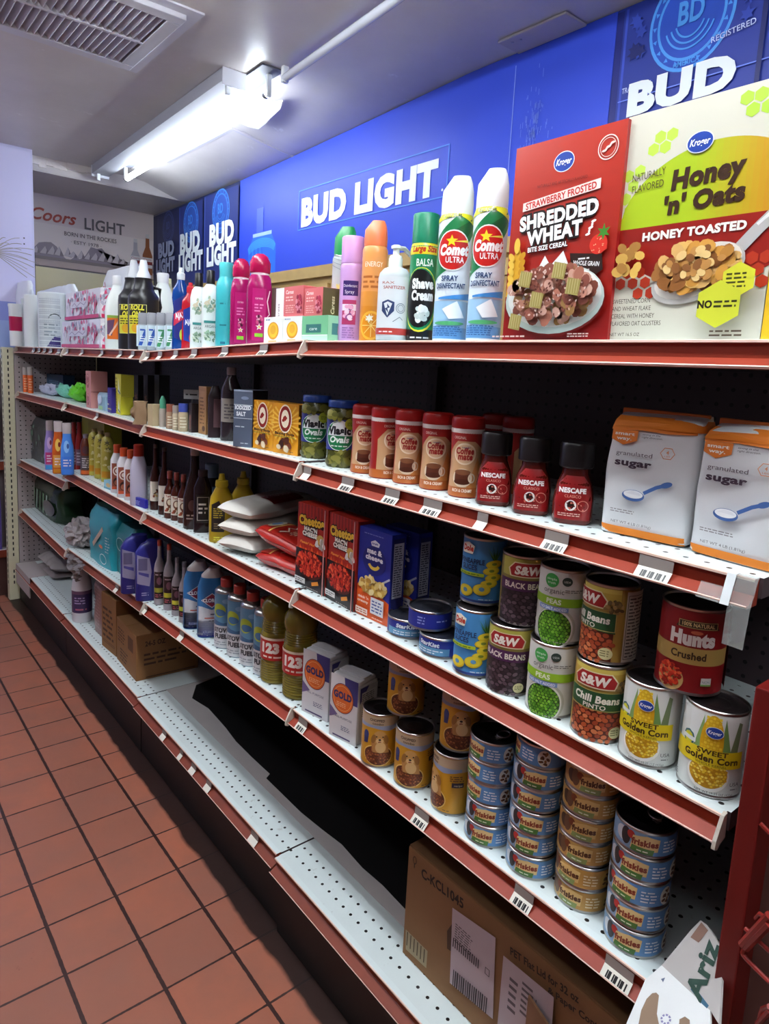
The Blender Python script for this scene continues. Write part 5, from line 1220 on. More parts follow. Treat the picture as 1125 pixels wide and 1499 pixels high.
# odds and ends
loc, R, H = spec(238, 625, 10.5, 580, **B_)
bottle('small_bottle', 'tiny clear bottle with a green cap', 'bottle', loc, fz(loc), [(R*.95, 0), (R, H*.5), (R*.9, H*.6)], '#b9aca0', [(R*.8, H*.6), (R*.85, H*.85), (R*.3, H)], '#4a9a7a', trans=.2, group='small jars on the second shelf')
for k, (px, yb, w_, yt, c, cc, lab) in enumerate(((249, 628, 12, 592, '#a8876f', '#9a5a48', 'tiny jar with a reddish lid next to the green-capped bottle'), (257, 630, 10, 594, '#b5a48c', '#9a8f86', 'tiny jar with a pale lid'), (268, 632, 15, 591, '#b9a688', '#3f4ea0', 'tiny jar with a blue lid'))):
    loc, R, H = spec(px, yb, w_, yt, **B_); bottle('small_jar', lab, 'jar', loc, fz(loc), [(R*.9, 0), (R, 3), (R, H*.62), (R*.85, H*.7)], c, [(R*.92, H*.7), (R*.94, H*.97), (R*.9, H)], cc, lambda d, R=R, H=H: d.lines(-R*.7, H*.12, R*.7, H*.55, 4, '#e0d4b8'), group='small jars on the second shelf', rough=.2)
f = fbox((276, 632.6), (280, 633.4), 590, **B_)
carton('dark_carton', 'small dark box beside the blue-lidded jar', 'carton', f, 26, '#2f2427', lambda d, W, H: d.rect(-W*.3, H*.1, W*.3, H*.6, '#6a4a44'))
f = fbox((216, 622.6), (223, 624), 591, **B_)
carton('tan_box', 'plain tan box beside the crumpled paper bag', 'box', f, 34, '#b9a684', lambda d, W, H: d.frame(-W/2, 0, W/2, H, 1.5, '#cbb896'))
p = onX(281, 578, .13); z_ = zs('B', p[1])
t = thing('price_sign', 'small white sign card standing behind the tiny jars', 'sign', (.13, float(p[1]), z_+.0005), face(.13, float(p[1])))
hc = (float(p[2])-z_)*1000
mb = MB(); mb.box(-3, 3, -2, 2, 0, hc, bev=.5); mb.obj('stand', mat('#4a4448', .5), t)
mb = MB(); mb.box(-26, 26, -4, -2, hc-14, hc+16); mb.obj('card', mat('#d9d5d6', .5), t)
d = Decal(on_front(-4)); d.lines(-20, hc-4, 20, hc+6, 1, '#3a3438'); d.obj('print', t)
loc, R, H = spec(205, 622, 21, 588, **B_)
t = thing('paper_bag', 'small crumpled brown paper bag', 'paper bag', loc, fz(loc)); mb = MB(); mb.loft([(H*i/9, R*(1-.12*math.sin(i)), R*(.75-.05*i/9), 3) for i in range(10)], n=28); mb.jitter(7, .05, 2, 2)
for v in mb.bm.verts: v.co.z = max(0, v.co.z)
mb.obj('bag', mat('#8f7458', .8, bump=.5), t)
for k, (px, lab) in enumerate(((199, 'black incense box with a pink leaf print, left'), (213, 'black incense box with a pink leaf print, middle'), (229, 'plain black incense box behind the tan box'))):
    p = onX(px, 600, .13); z = zs('B', p[1]); H = (ztop(.13, p[1], 549)-z)*1000
    carton('incense_box', lab, 'box', ((.13, float(p[1]), z+.0005), -math.pi/2, 44, H), 40, '#171216', (lambda d, W, H: d.star(0, H*.42, W*.42, '#8f5a54', 6, .35, .2)) if k < 2 else (lambda d, W, H: d.rect(-W*.2, H*.2, W*.3, H*.5, '#2a2228')), group='black boxes at the back of the second shelf')
f = fbox((169.5, 605), (177, 607.6), 579, **B_)
def art_yel(d, W, H): d.rect(-W/2, 0, W/2, H, '#cfc62a'); d.poly([(-W*.05, H*.15), (W*.3, H*.1), (W*.05, H*.85)], '#dfe8d0'); d.band([(-W*.05, H*.28), (W*.35, H*.12)], W*.08, '#3a4f6a'); d.lines(-W*.45, H*.1, -W*.15, H*.9, 5, '#8a8a1a')
carton('yellow_box', 'bright yellow box, lower of the two stacked', 'box', f, 42, '#cfc62a', art_yel, group='yellow boxes')
carton('yellow_box', 'dull yellow box stacked on the bright yellow one', 'box', ((f[0][0], f[0][1], f[0][2]+f[3]/1000+.0005), f[1], f[2]*1.1, (ztop(f[0][0], f[0][1], 548)-f[0][2])*1000-f[3]-.5), 45, '#b9b02c', art_yel, group='yellow boxes')
f = fbox((157.5, 603), (163, 604.8), 567, **B_)
carton('purple_box', 'deep purple box left of the yellow boxes', 'box', f, 28, '#2e1f86', lambda d, W, H: (d.rect(-W/2, H*.3, -W*.1, H*.36, '#d8d2b0'), d.rect(-W/2, H*.12, W*.5, H*.18, '#b8ac6a'), d.lines(-W*.3, H*.5, W*.3, H*.8, 4, '#5a4ab0')))
f = fbox((126.5, 595.8), (133, 597.6), 572, **B_)
def art_psoap(d, W, H): d.rect(-W/2, 0, W/2, H, '#c98a86'); d.ell(-W*.1, H*.5, W*.28, H*.36, '#a85a58'); d.pile(-W*.1, H*.5, W*.22, H*.3, ['#e0a8a0', '#8f4448'], 14, W*.08, W*.05, 3)
carton('facial_tissue_box', 'pink flowered box, lower of the two stacked', 'box', f, 52, '#c98a86', art_psoap, group='pink flowered boxes')
carton('facial_tissue_box', 'pink flowered box, upper of the two stacked', 'box', ((f[0][0], f[0][1], f[0][2]+f[3]/1000+.0005), f[1], f[2]*1.15, (ztop(f[0][0], f[0][1], 543)-f[0][2])*1000-f[3]-.5), 62, '#c98a86', art_psoap, group='pink flowered boxes')
t = sack('clear_pack', 'clear pale blue plastic pack in front of the pink boxes', 'pack', 141, 155, 602, 575, .03, 40, '#8fb0c4', lambda d, W, H: (d.ell(-W*.1, H*.6, W*.25, H*.25, '#c9d8ea'), d.rect(-W*.2, H*.05, W*.2, H*.25, '#9ac88a')), seed=4, amp=3, lv='B')
def heap(name, label, cat, pts, col, r, seed, group=None, rough=.5, flat=.6):
    """soft crumpled things: one lumpy mesh lying on the shelf"""
    cx = sum(p[0] for p in pts)/len(pts); cy = sum(p[1] for p in pts)/len(pts); z = pts[0][2]
    mb = MB(); r_ = bmesh.ops.create_icosphere(mb.bm, subdivisions=4, radius=1)
    ax = max(math.hypot(p[0]-cx, p[1]-cy) for p in pts)*1000; mb.paint(mb.bm.faces, col, 0, True)
    from mathutils import noise
    for v in mb.bm.verts:
        n_ = noise.fractal(v.co*1.6+Vector((seed, seed*2, 0)), 1.0, 2.0, 4)
        k = 1+.45*n_; v.co = Vector((v.co.x*r*k, v.co.y*ax*k, max(0, v.co.z*.5+.5)*r*2*flat*k*1.5))
    t = thing(name, label, cat, (cx, cy, z), 0, group); mb.obj('cloth', mat(col, rough, bump=.4, bscale=60), t); return t
def PB(px, py, lv='B'):
    z = zs(lv, 3.0); q = onZ(px, py, z); z = zs(lv, q[1]); q = onZ(px, py, z); return (float(q[0])+.02, float(q[1]), z+.0005)
heap('green_glove', 'bright lime green folded glove', 'glove', [PB(101, 586), PB(124, 590)], '#6fd62a', 42, 1.3, 'crumpled cloths')
heap('mint_cloth', 'mint green crumpled cloth beside the lime glove', 'cloth', [PB(83, 580), PB(103, 585)], '#86dcc0', 34, 4.1, 'crumpled cloths')
heap('white_cloth', 'white and navy crumpled cloth', 'cloth', [PB(52, 576), PB(82, 581)], '#c3c6da', 28, 7.7, 'crumpled cloths')
f = fbox((50, 573), (74, 577), 546, **B_); f = ((f[0][0]+.06, f[0][1], f[0][2]), f[1], f[2], f[3])
carton('blue_box', 'dull blue box behind the white crumpled cloth', 'box', f, 60, '#34506f', lambda d, W, H: (d.rect(-W*.45, H*.1, W*.1, H*.3, '#5a7aa8'), d.lines(-W*.3, H*.4, W*.3, H*.7, 3, '#6f8aa8')))
for k, lab in enumerate(('orange tube in a clear grey-topped pack, farthest', 'orange tube in a clear grey-topped pack, middle', 'orange tube in a clear grey-topped pack, nearest')):
    loc, R, H = spec(31+k*7, 572.5+k*1.6, 7.5, 538, **B_)
    bottle('orange_tube', lab, 'tube', loc, fz(loc), [(R, 0), (R, H*.68), (R*.9, H*.72)], '#e0642a', [(R*.95, H*.7), (R*1.05, H*.75), (R*1.05, H), (R*.9, H*1.01)], '#b0a9a6', lambda d, R=R, H=H: d.lines(-R*.7, H*.1, R*.7, H*.6, 5, '#f0b08a'), 'orange tubes')
# ================================================================== THIRD SHELF (C), near bay: tins
RC, HC = 36.8, 111.5
def art_corn(d, r, h):
    d.rect(-30, h*.6, 30, h-6, '#dfe3e0')
    for s_, c in ((-1, '#86a862'), (1, '#6f9450')): d.poly([(s_*22, h*.52), (s_*12, h*.93), (s_*9, h*.52)], c)
    d.poly([(20, h*.52), (28, h*.9), (33, h*.88), (30, h*.52)], '#6f7f5a')
    d.ell(-1, h*.62, 13, h*.33, '#dba814')
    vs = [(-1+a*3.4, h*.40+b*4.1) for a in range(-3, 4) for b in range(0, 15) if abs(a) < 3.6-(b/15)*1.5]
    for i, c in ((0, '#f2cf3a'), (1, '#e7bd22')):
        V, F = [], []
        for k, (x, y) in enumerate(vs):
            if k % 2 == i:
                o = len(V); V += [(x-1.5, y-1.7), (x+1.5, y-1.7), (x+1.5, y+1.7), (x-1.5, y+1.7)]; F.append((o, o+1, o+2, o+3))
        d._emit(V, F, c)
    d.ring(-29, h*.6, 9, 10, 2.4, '#3f6f78', 8); d.ell(-29, h*.6, 6.5, 7, '#d8d23a'); d.rect(-39, h*.575, -19, h*.62, '#dfe3e0')
    d.ell(-1, h*.26, 24, h*.19, '#f2f2ec'); d.ell(-1, h*.275, 21.5, h*.165, '#c99a14'); d.pack(-1, h*.275, 21, 17.5, ['#f0cc34', '#dba81c', '#f6de66', '#c8900f'], 1.9, 1.6, 3)
    d.poly([(-52, h*.345), (37, h*.37), (37, h*.565), (-52, h*.545)], '#ddc61c')
    d.text('SWEET', 1, h*.5, 6.4, '#4a3214', w=34, bold=.03); d.text('Golden Corn', 0, h*.415, 8.4, '#43300f', w=62, bold=.04); d.text('WHOLE KERNEL', 1, h*.375, 3, '#6a5214', w=34)
    logo_k(d, 1, h*.76, 9.5)
    d.text('USA', 30, h*.17, 5, '#4a4a4a', w=12); d.lines(25, h*.12, 36, h*.15, 1, '#777'); d.text('NET WT 15.25 OZ (432g)', 8, h*.06, 3, '#4a4a4a', w=42); d.lines(-44, h*.1, -37, h*.17, 3, '#777')
def art_hunts(d, r, h):
    d.rect(-r*3, h*.36, r*1.25, h*.55, '#b89a55'); d.text('Hunts', -6, h*.585, 17, '#efe8e2', w=54, bold=.07); d.text('Crushed', -9, h*.42, 9.5, '#3a2414', w=42, bold=.03)
    d.poly([(-22, h*.86), (20, h*.86), (25, h*.77), (-27, h*.77)], '#3a3020'); d.frame(-24, h*.775, 22, h*.855, .8, '#c9b070'); d.text('100% NATURAL', -1, h*.795, 5, '#e0cc90', w=38, bold=.03)
    d.ell(-2, h*.73, 7, 2.4, '#cf6a4a')
    d.ell(-28, h*.16, 17, 16, '#c9a468'); d.pile(-29, h*.2, 14, 15, ['#d8401f', '#b82a14', '#e8623a', '#8f1a10'], 90, 3, 2, 4)
    d.rect(8, h*.14, 20, h*.23, '#d9d2cc'); d.text('NON', 14, h*.17, 3.4, '#5f7a8a', w=9); d.rect(8, h*.14, 20, h*.16, '#7faa5a'); d.rect(r*1.28, 5, r*1.9, h-5, '#8f2020'); d.lines(r*1.32, h*.4, r*1.85, h*.9, 16, '#e0c8c4')
def art_chili(d, r, h):
    d.rect(-r*3, 5, r*3, h-5, '#a9873a'); d.rect(-44, h*.78, 40, h-5, '#c9a844'); d.rect(-44, h*.9, 40, h-5, '#d6bf5a')
    d.poly([(-44, h*.5), (-44, 5), (34, 5), (34, h*.4)], '#8f3a1c'); d.rect(-44, 5, 34, h*.42, '#5a1f10'); d.pack(-5, h*.22, 40, 27, ['#b5532a', '#c4663a', '#9c4020', '#cf7a4c', '#a84c2e'], 4.4, 3.3, 5)
    d.ell(26, h*.14, 9.5, 8.5, '#d6cf9a'); d.lines(19, h*.1, 33, h*.19, 3, '#7f7a50')
    d.poly([(-46, h*.44), (36, h*.4), (36, h*.66), (-46, h*.66)], '#22502c'); d.frame(-46, h*.42, 36, h*.665, 1, '#b8a860')
    d.text('Chili Beans', -4, h*.52, 10.5, '#efeadc', w=64, bold=.04, it=.1); d.text('PINTO', -6, h*.44, 6.4, '#efeadc', w=30, bold=.02)
    d.poly([(-36, h*.7), (20, h*.7), (24, h*.8), (14, h*.91), (-28, h*.91), (-40, h*.8)], '#e6d9b0'); d.poly([(-34, h*.715), (18, h*.715), (21.5, h*.8), (13, h*.895), (-27, h*.895), (-37.5, h*.8)], '#a01c1c')
    d.text('S&W', -8, h*.745, 13, '#f4ece0', w=42, bold=.05, it=.15)
    d.pile(32, h*.74, 11, 8, ['#6f5a34', '#8f7440', '#54411f', '#a98a50'], 22, 3.6, 2.4, 2)
    d.rect(46, 6, 82, h-6, '#c3bcae'); d.frame(48, 10, 80, h*.9, .8, '#4a4640'); d.lines(50, 12, 79, h*.88, 18, '#5a544e')
def art_pea(d, r, h):
    d.rect(-r*3, 5, r*3, h-5, '#d3d2cc')
    d.ell(-6, h*.21, 31, h*.28, '#b9b8a8'); d.ell(-8, h*.2, 29, h*.27, '#e8e8e0'); d.ell(-9, h*.195, 27.5, h*.25, '#274f10'); d.pack(-9, h*.195, 26, h*.235, ['#6fae2e', '#5a9a22', '#82bf40', '#4c8a1e'], 2.35, 2.35, 6)
    d.rect(-r*3, h*.505, r*3, h*.62, '#93bf2c'); d.text('PEAS', -10, h*.53, 7.4, '#eef4da', w=22, bold=.03); d.rect(-34, h*.435, 12, h*.495, '#7f9acb'); d.text('NO SALT ADDED', -11, h*.448, 4, '#f0f4fa', w=40, bold=.02)
    d.ell(-15, h*.84, 10.5, 10.5, '#3fa04a'); d.text('simple', -15, h*.845, 3.6, '#e8f4e4', w=15); d.text('truth', -15, h*.795, 3.6, '#e8f4e4', w=12); d.ell(7, h*.85, 7, 6.6, '#2f3f38'); d.text('USDA', 7, h*.835, 3, '#dfe6e0', w=9)
    d.text('organic', -11, h*.675, 8, '#4a4a48', w=30); d.lines(5, h*.7, 32, h*.75, 2, '#6a6a66')
    d.rect(r*1.5, 6, r*2.3, h-6, '#b0aea4')
def art_bb(d, r, h):
    d.rect(-r*3, 5, r*3, h-5, '#8a7a3a'); d.rect(-44, h*.7, 44, h-5, '#b5ad4a')
    d.rect(-46, 5, 46, h*.52, '#241a1e'); d.pack(-2, h*.25, 46, 29, ['#33252c', '#45333c', '#5a4750', '#3c2c34', '#6a5760'], 4.3, 2.9, 7)
    d.poly([(-46, h*.5), (46, h*.5), (46, h*.66), (-46, h*.66)], '#4f2450'); d.text('BLACK BEANS', 0, h*.54, 9, '#e6dccf', w=70, bold=.03)
    d.poly([(-26, h*.7), (30, h*.7), (34, h*.81), (24, h*.91), (-20, h*.91), (-30, h*.81)], '#e6d9b0'); d.poly([(-24, h*.715), (28, h*.715), (31.5, h*.81), (23, h*.897), (-19, h*.897), (-27.5, h*.81)], '#a01c1c'); d.text('S&W', 2, h*.745, 13, '#f4ece0', w=42, bold=.05, it=.15)
    d.ell(27, h*.13, 8.5, 8, '#d6cf9a'); d.lines(21, h*.1, 33, h*.17, 3, '#7f7a50')
def art_pine(d, r, h):
    d.rect(-r*3, 5, r*3, h-5, '#4a92d0'); d.rect(-r*3, 5, r*3, h*.075, '#2a3f8a')
    for k in range(9):
        a = math.radians(50+k*10); d.poly([(24, h*.66), (24+26*math.cos(a)*(.7+.3*(k % 2)), h*.66+30*math.sin(a)*(.8+.2*(k % 2))), (27, h*.66)], ['#3f7a34', '#5a9a40', '#2c5f2a'][k % 3])
    for k, (a, b) in enumerate(((24, .63), (20, .53), (24, .43), (17, .34), (-22, .2), (6, .25))):
        d.ell(a, h*b, 14, 7 if k < 4 else 10, '#e6c61c', rot=.1); d.ell(a, h*b+1, 12.4, 5.6 if k < 4 else 8.4, '#f2dc3c', rot=.1); d.ell(a, h*b+.5, 4.4, 2.4 if k < 4 else 3.6, '#8a9a3a' if k < 4 else '#5f9ac4')
    d.poly([(-33, h*.76), (-12, h*.76), (-9, h*.88), (-20, h*.93), (-33, h*.9)], '#f0ecdc'); d.text('Dole', -21, h*.80, 9.5, '#c2321f', w=20, bold=.06)
    d.text('PINEAPPLE', -13, h*.62, 8.6, '#22335f', w=42, bold=.03); d.text('SLICES', -17, h*.53, 8.6, '#22335f', w=27, bold=.03); d.rect(-38, h*.44, 8, h*.49, '#b6cf2c'); d.lines(-34, h*.45, 6, h*.48, 1, '#5a7a1a')
    d.lines(2, h*.09, 26, h*.12, 1, '#dfe8f2')
def place_tins(kind, base, art, r, h, spots, cat, group, lid='#40383a', tab=False, rim=STEEL):
    first = None
    for (px, pyb, z, tw, lab) in spots:
        if isinstance(z, str):
            zz = zs(z, .4)
            for _ in range(3):
                x, y = foot(px, pyb, zz, r/1000); zz = zs(z, y)+.0006
        else: zz = z; x, y = foot(px, pyb, zz, r/1000)
        if first is None: first = can(kind, lab, cat, (x, y, zz), fz((x, y), tw), r, h, base, art, group, lid, tab, rim=rim)
        else: dup(first, lab, (x, y, zz), fz((x, y), tw))
    return first
zt = lambda y: zs('C', y)+.0006+HC/1000+.0004
place_tins('corn_can', '#d9dcd8', art_corn, RC, HC, [(1032, 1167, 'C', 0, 'white and yellow corn can at the near end of the shelf'), (943, 1124, 'C', -12, 'white and yellow corn can behind the end one, beside the chili beans')], 'can', 'corn cans')
x, y = foot(1002, 1018, zt(.05), .041)
can('tomato_can', 'red crushed tomato can standing on the two corn cans', 'can', (x, y, zt(.05)), fz((x, y), 10), 40.5, 113, '#8c1418', art_hunts, None)
place_tins('chili_bean_can', '#a9873a', art_chili, RC, HC, [(870, 1087, 'C', 0, 'chili bean can, lower of two'), (884, 973, zt(.17), -42, 'chili bean can turned aside, on top of the other')], 'can', 'chili bean cans')
place_tins('pea_can', '#d3d2cc', art_pea, RC, HC, [(802, 1051, 'C', -6, 'white and green pea can, lower of two'), (817, 943, zt(.25), -4, 'white and green pea can on top of the other')], 'can', 'pea cans')
place_tins('black_bean_can', '#8a7a3a', art_bb, RC, HC, [(742, 1019, 'C', -18, 'purple-banded black bean can, lower of two'), (761, 917, zt(.33), 6, 'purple-banded black bean can on top of the other')], 'can', 'black bean cans')
place_tins('pineapple_can', '#4a92d0', art_pine, RC, 114, [(692, 993, 'C', -12, 'blue pineapple slices can, lower of two'), (703, 887, zs('C', .42)+.0006+.1144, -10, 'blue pineapple slices can on top of the other')], 'can', 'pineapple cans')
def art_tuna(d, r, h):
    d.rect(-r*3, 4.5, r*3, h-4.5, '#22308c'); d.rect(-r*1.1, 5, r*.9, h*.5, '#5f9ac0'); d.text('StarKist', -3, h*.56, 7.4, '#eef2fa', w=42, bold=.05, it=.1); d.lines(-30, h*.18, 26, h*.42, 2, '#dfeaf4'); d.rect(r*1.2, 6, r*2, h-6, '#b9bccb'); d.lines(r*1.22, 7, r*1.96, h-7, 6, '#4a4a5a')
def art_tuna2(d, r, h): d.rect(-r*3, 4.5, r*3, h-4.5, '#242f92'); d.lines(-24, h*.3, -6, h*.75, 3, '#9aa6e0'); d.lines(12, h*.45, 40, h*.6, 1, '#b8c0ea')
place_tins('tuna_can', '#22308c', art_tuna, 40.5, 36, [(596, 936, 'C', 0, 'blue tuna tin on the shelf beside the macaroni boxes'), (644, 965, 'C', -30, 'blue tuna tin on the shelf beside the pineapple cans')], 'tin', 'tuna tins', '#4a4d5a', rim=STEEL)
zz = zs('C', .53)+.0006+.0364
x, y = foot(628, 925, zz, .0405)
can('tuna_can', 'plain blue tuna tin lying across the other two', 'tin', (x, y, zz), fz((x, y), 0), 40.5, 36, '#242f92', art_tuna2, 'tuna tins', '#4a4d5a')
# boxed macaroni
def art_flam(d, W, H):
    d.rect(-W/2, 0, W/2, H, '#b52a1c')
    for k in range(9): d.rect(-W/2+W*k/9, H*.86, -W/2+W*(k+.5)/9, H, '#8f1c14')
    d.text('Cheetos', -2, H*.765, H*.105, '#e9bc30', w=W*.84, bold=.06, out=.1, outc='#2a1208', rot=.05); d.text("MAC'N", -4, H*.69, H*.05, '#f2ece0', w=W*.44, bold=.06, out=.13, outc='#1c1210'); d.text('CHEESE', -6, H*.63, H*.05, '#f2ece0', w=W*.5, bold=.06, out=.13, outc='#1c1210')
    d.ell(W*.3, H*.63, W*.12, H*.06, '#c9a04a'); d.pile(W*.28, H*.58, W*.18, H*.04, ['#d8d2cc', '#a89a90'], 8, W*.07, W*.04, 3)
    d.text("Flamin' Hot", -W*.12, H*.53, H*.03, '#f0a03a', w=W*.5, it=.2, bold=.02)
    d.rect(-W/2, 0, W/2, H*.47, '#231a1e')
    for k in range(10): d.poly([(-W/2+W*k/10, H*.46), (-W/2+W*(k+1)/10, H*.46), (-W/2+W*(k+.5)/10, H*(.49+.02*(k % 3)))], '#e0521f' if k % 2 else '#c23a1a')
    d.ell(0, H*.3, W*.47, H*.17, '#5f1a14'); d.pile(0, H*.31, W*.42, H*.14, ['#d8331f', '#b5241a', '#ec5a34', '#8f1812', '#e0452a'], 190, W*.055, W*.026, 6)
    d.rect(-W*.46, H*.055, -W*.1, H*.12, '#d8d4d2'); d.lines(-W*.44, H*.065, -W*.12, H*.11, 2, '#3a3436'); d.poly([(W*.14, H*.07), (W*.36, H*.11), (W*.33, H*.15), (W*.12, H*.11)], '#e08a2a'); d.lines(-W*.05, H*.02, W*.4, H*.045, 1, '#8f8480')
    d.rect(W*.47, 0, W/2, H, '#c98a84')
for l, r, yt, lab in (((433, 853), (475.5, 873), 734, 'red and black hot macaroni box beside the red rice bags'), ((478, 873.5), (518, 896), 749, 'red and black hot macaroni box beside the blue macaroni box')):
    f = fbox(l, r, yt, **C_); carton('macaroni_box', lab, 'macaroni box', f, 42, '#b52a1c', art_flam, lambda d, D, H: d.lines(5, H*.1, D-5, H*.9, 20, '#e0b0a8'), group='hot macaroni boxes', sidecol='#8f2018')
def art_mac(d, W, H):
    d.rect(-W/2, 0, W/2, H, '#23309a'); d.poly([(-W/2, 0), (W/2, 0), (W/2, H*.25), (0, H*.33), (-W/2, H*.35)], '#df5a1f')
    d.poly([(-W*.1, H*.82), (W*.12, H*.82), (W*.15, H*.86), (W*.0, H*.89), (-W*.13, H*.86)], '#e8e8f4'); d.text('kraft', .5, H*.84, H*.022, '#23309a', w=W*.18, bold=.03)
    d.ell(0, H*.66, W*.36, H*.16, '#1c267c'); d.text('mac &', 0, H*.735, H*.055, '#f0f0fa', w=W*.46, bold=.06); d.text('cheese', 0, H*.665, H*.055, '#f0f0fa', w=W*.54, bold=.06); d.ring(0, H*.645, W*.2, H*.09, W*.07, '#e6c44a', 20, 205, 335)
    d.band([(W*.2, H*.42), (W*.5, H*.52)], 4, '#b9bccb'); d.ell(0, H*.36, W*.42, H*.09, '#d0b26a'); d.pile(0, H*.38, W*.4, H*.085, ['#e6c878', '#d4ac52', '#f0dca0', '#b98a3a'], 60, W*.085, W*.055, 4)
    d.rect(-W*.02, H*.08, W*.38, H*.26, '#dfe0e4'); d.lines(W*.02, H*.1, W*.35, H*.24, 4, '#4a5a9a'); d.text("thick 'n", -W*.26, H*.21, H*.03, '#f6e4d4', w=W*.34, bold=.03); d.text('creamy', -W*.26, H*.165, H*.03, '#f6e4d4', w=W*.34, bold=.03); d.rect(-W*.48, H*.03, -W*.1, H*.1, '#e9d2c4'); d.lines(-W*.46, H*.04, -W*.12, H*.09, 2, '#b0481c'); d.lines(W*.05, H*.03, W*.4, H*.05, 1, '#f6d2b8'); d.lines(-W*.3, H*.94, W*.3, H*.96, 1, '#7f8ad0')
def mside(d, D, H): d.rect(4, H*.04, D-4, H*.95, '#2a2c6a'); d.rect(6, H*.3, D-6, H*.9, '#cdd0de'); d.lines(8, H*.32, D-8, H*.88, 22, '#3a3c5a')
f = fbox((521, 896.5), (567, 918), 769, **C_)
carton('macaroni_box', 'blue and orange macaroni box standing in front', 'macaroni box', f, 38, '#23309a', art_mac, mside, group='blue macaroni boxes')
f2 = ((f[0][0]+.055, f[0][1]-.016, f[0][2]), f[1], f[2], f[3])
carton('macaroni_box', 'blue and orange macaroni box hidden behind the first', 'macaroni box', f2, 38, '#23309a', art_mac, mside, group='blue macaroni boxes')
# rice bags and red bags lying on their sides
def pillow(name, label, cat, loc, rz, L, W_, T, col, art=None, group=None, seed=1, amp=4, rough=.45):
    """bag lying flat: length L along its own y (into the shelf), width W_ along x"""
    t = thing(name, label, cat, loc, rz, group)
    nx, ny = 22, 30
    def zf(x, y): return T/2*max(0, (1-abs(x)**3))**.5*max(0, (1-abs(y)**4))**.5
    mb = MB(); rows = []
    grid = {}
    for s_ in (1, -1):
        for j in range(ny+1):
            for i in range(nx+1):
                x, y = -1+2*i/nx, -1+2*j/ny; edge = i in (0, nx) or j in (0, ny)
                if edge and s_ == -1: grid[(s_, i, j)] = grid[(1, i, j)]; continue
                pinch = 1-.12*abs(y)**6
                grid[(s_, i, j)] = mb.bm.verts.new((x*W_/2*pinch, L/2+y*L/2, T/2+s_*zf(x, y)))
    fs = []
    for s_ in (1, -1):
        for j in range(ny):
            for i in range(nx):
                q = [grid[(s_, i, j)], grid[(s_, i+1, j)], grid[(s_, i+1, j+1)], grid[(s_, i, j+1)]]
                fs.append(mb.bm.faces.new(q if s_ == 1 else q[::-1]))
    mb.paint(fs, col, 0, True); mb.jitter(amp, .02, seed)
    for v in mb.bm.verts: v.co.z = max(0, v.co.z)
    mb.obj('bag', mat(col, rough, bump=.35, bscale=30), t)
    if art:
        d = Decal(lambda u, v, o: (u*(1-.12*abs(v/L*2-1)**6), v, T/2+zf(2*u/W_, 2*v/L-1)+o), 5, off0=amp*.55); art(d, W_, L); d.obj('label', t, GLOSS)
    return t
def lay(px, py, z): q = onZ(px, py, z); return (float(q[0]), float(q[1]), z)
zr = zs('C', 1.2)+.0005
def art_rice(d, W, L): d.rect(-W*.3, L*.42, W*.36, L*.9, '#b3a9a0'); d.rect(W*.1, L*.3, W*.44, L*.74, '#8f1a20'); d.text('LA PREFERIDA', W*.2, L*.52, W*.16, '#e8d8d4', w=L*.4, bold=.03, rot=math.pi/2); d.text('RICE', -W*.1, L*.66, W*.14, '#7a2a2a', w=W*.3, rot=math.pi/2)
RICE_ROT = -math.pi/2+.31
ql = (.006, 1.222, zr)
pillow('rice_bag', 'white rice bag at the bottom of the stack', 'rice bag', (ql[0], ql[1], zr), RICE_ROT, 270, 140, 52, '#cfcac2', None, 'white rice bags', 3)
pillow('rice_bag', 'white rice bag in the middle of the stack', 'rice bag', (ql[0], ql[1]+.005, zr+.045), RICE_ROT, 265, 135, 48, '#d6d1c8', None, 'white rice bags', 5)
pillow('rice_bag', 'white rice bag with a red label band, on top of the stack', 'rice bag', (ql[0]+.002, ql[1]+.01, zr+.087), RICE_ROT, 280, 138, 54, '#d9d5cd', art_rice, 'white rice bags', 8)
def art_red(d, W, L):
    d.rect(-W*.42, L*.05, W*.42, L*.95, '#b02018'); d.ell(0, L*.16, W*.26, L*.09, '#e6dcc0'); d.ell(0, L*.16, W*.16, L*.05, '#5f8ac0'); d.rect(-W*.42, L*.27, W*.42, L*.3, '#e9c06a'); d.band([(-W*.3, L*.4), (-W*.1, L*.48), (0, L*.4), (W*.15, L*.5), (W*.3, L*.42)], W*.05, '#f2e2d0')
    d.ell(0, L*.8, W*.28, L*.09, '#e0b84a'); d.pile(0, L*.8, W*.22, L*.07, ['#c9862a', '#f0d88a', '#7f9a3a'], 20, 7, 5, 3); d.lines(-W*.3, L*.55, W*.3, L*.68, 3, '#efc8a8')
ra = math.atan2(-.02, -.155)
b1 = pillow('bean_bag', 'red printed bag lying beside the hot macaroni box, lower one', 'bag', (.068, 1.142, zr), ra, 190, 110, 42, '#a8231c', art_red, 'red printed bags', 4, rough=.25)
b1 = pillow('bean_bag', 'red printed bag lying on the lower red bag', 'bag', (.064, 1.150, zr+.062), ra, 190, 108, 44, '#a8231c', art_red, 'red printed bags', 9, rough=.25)
b1.rotation_euler = (-.13, 0, ra)
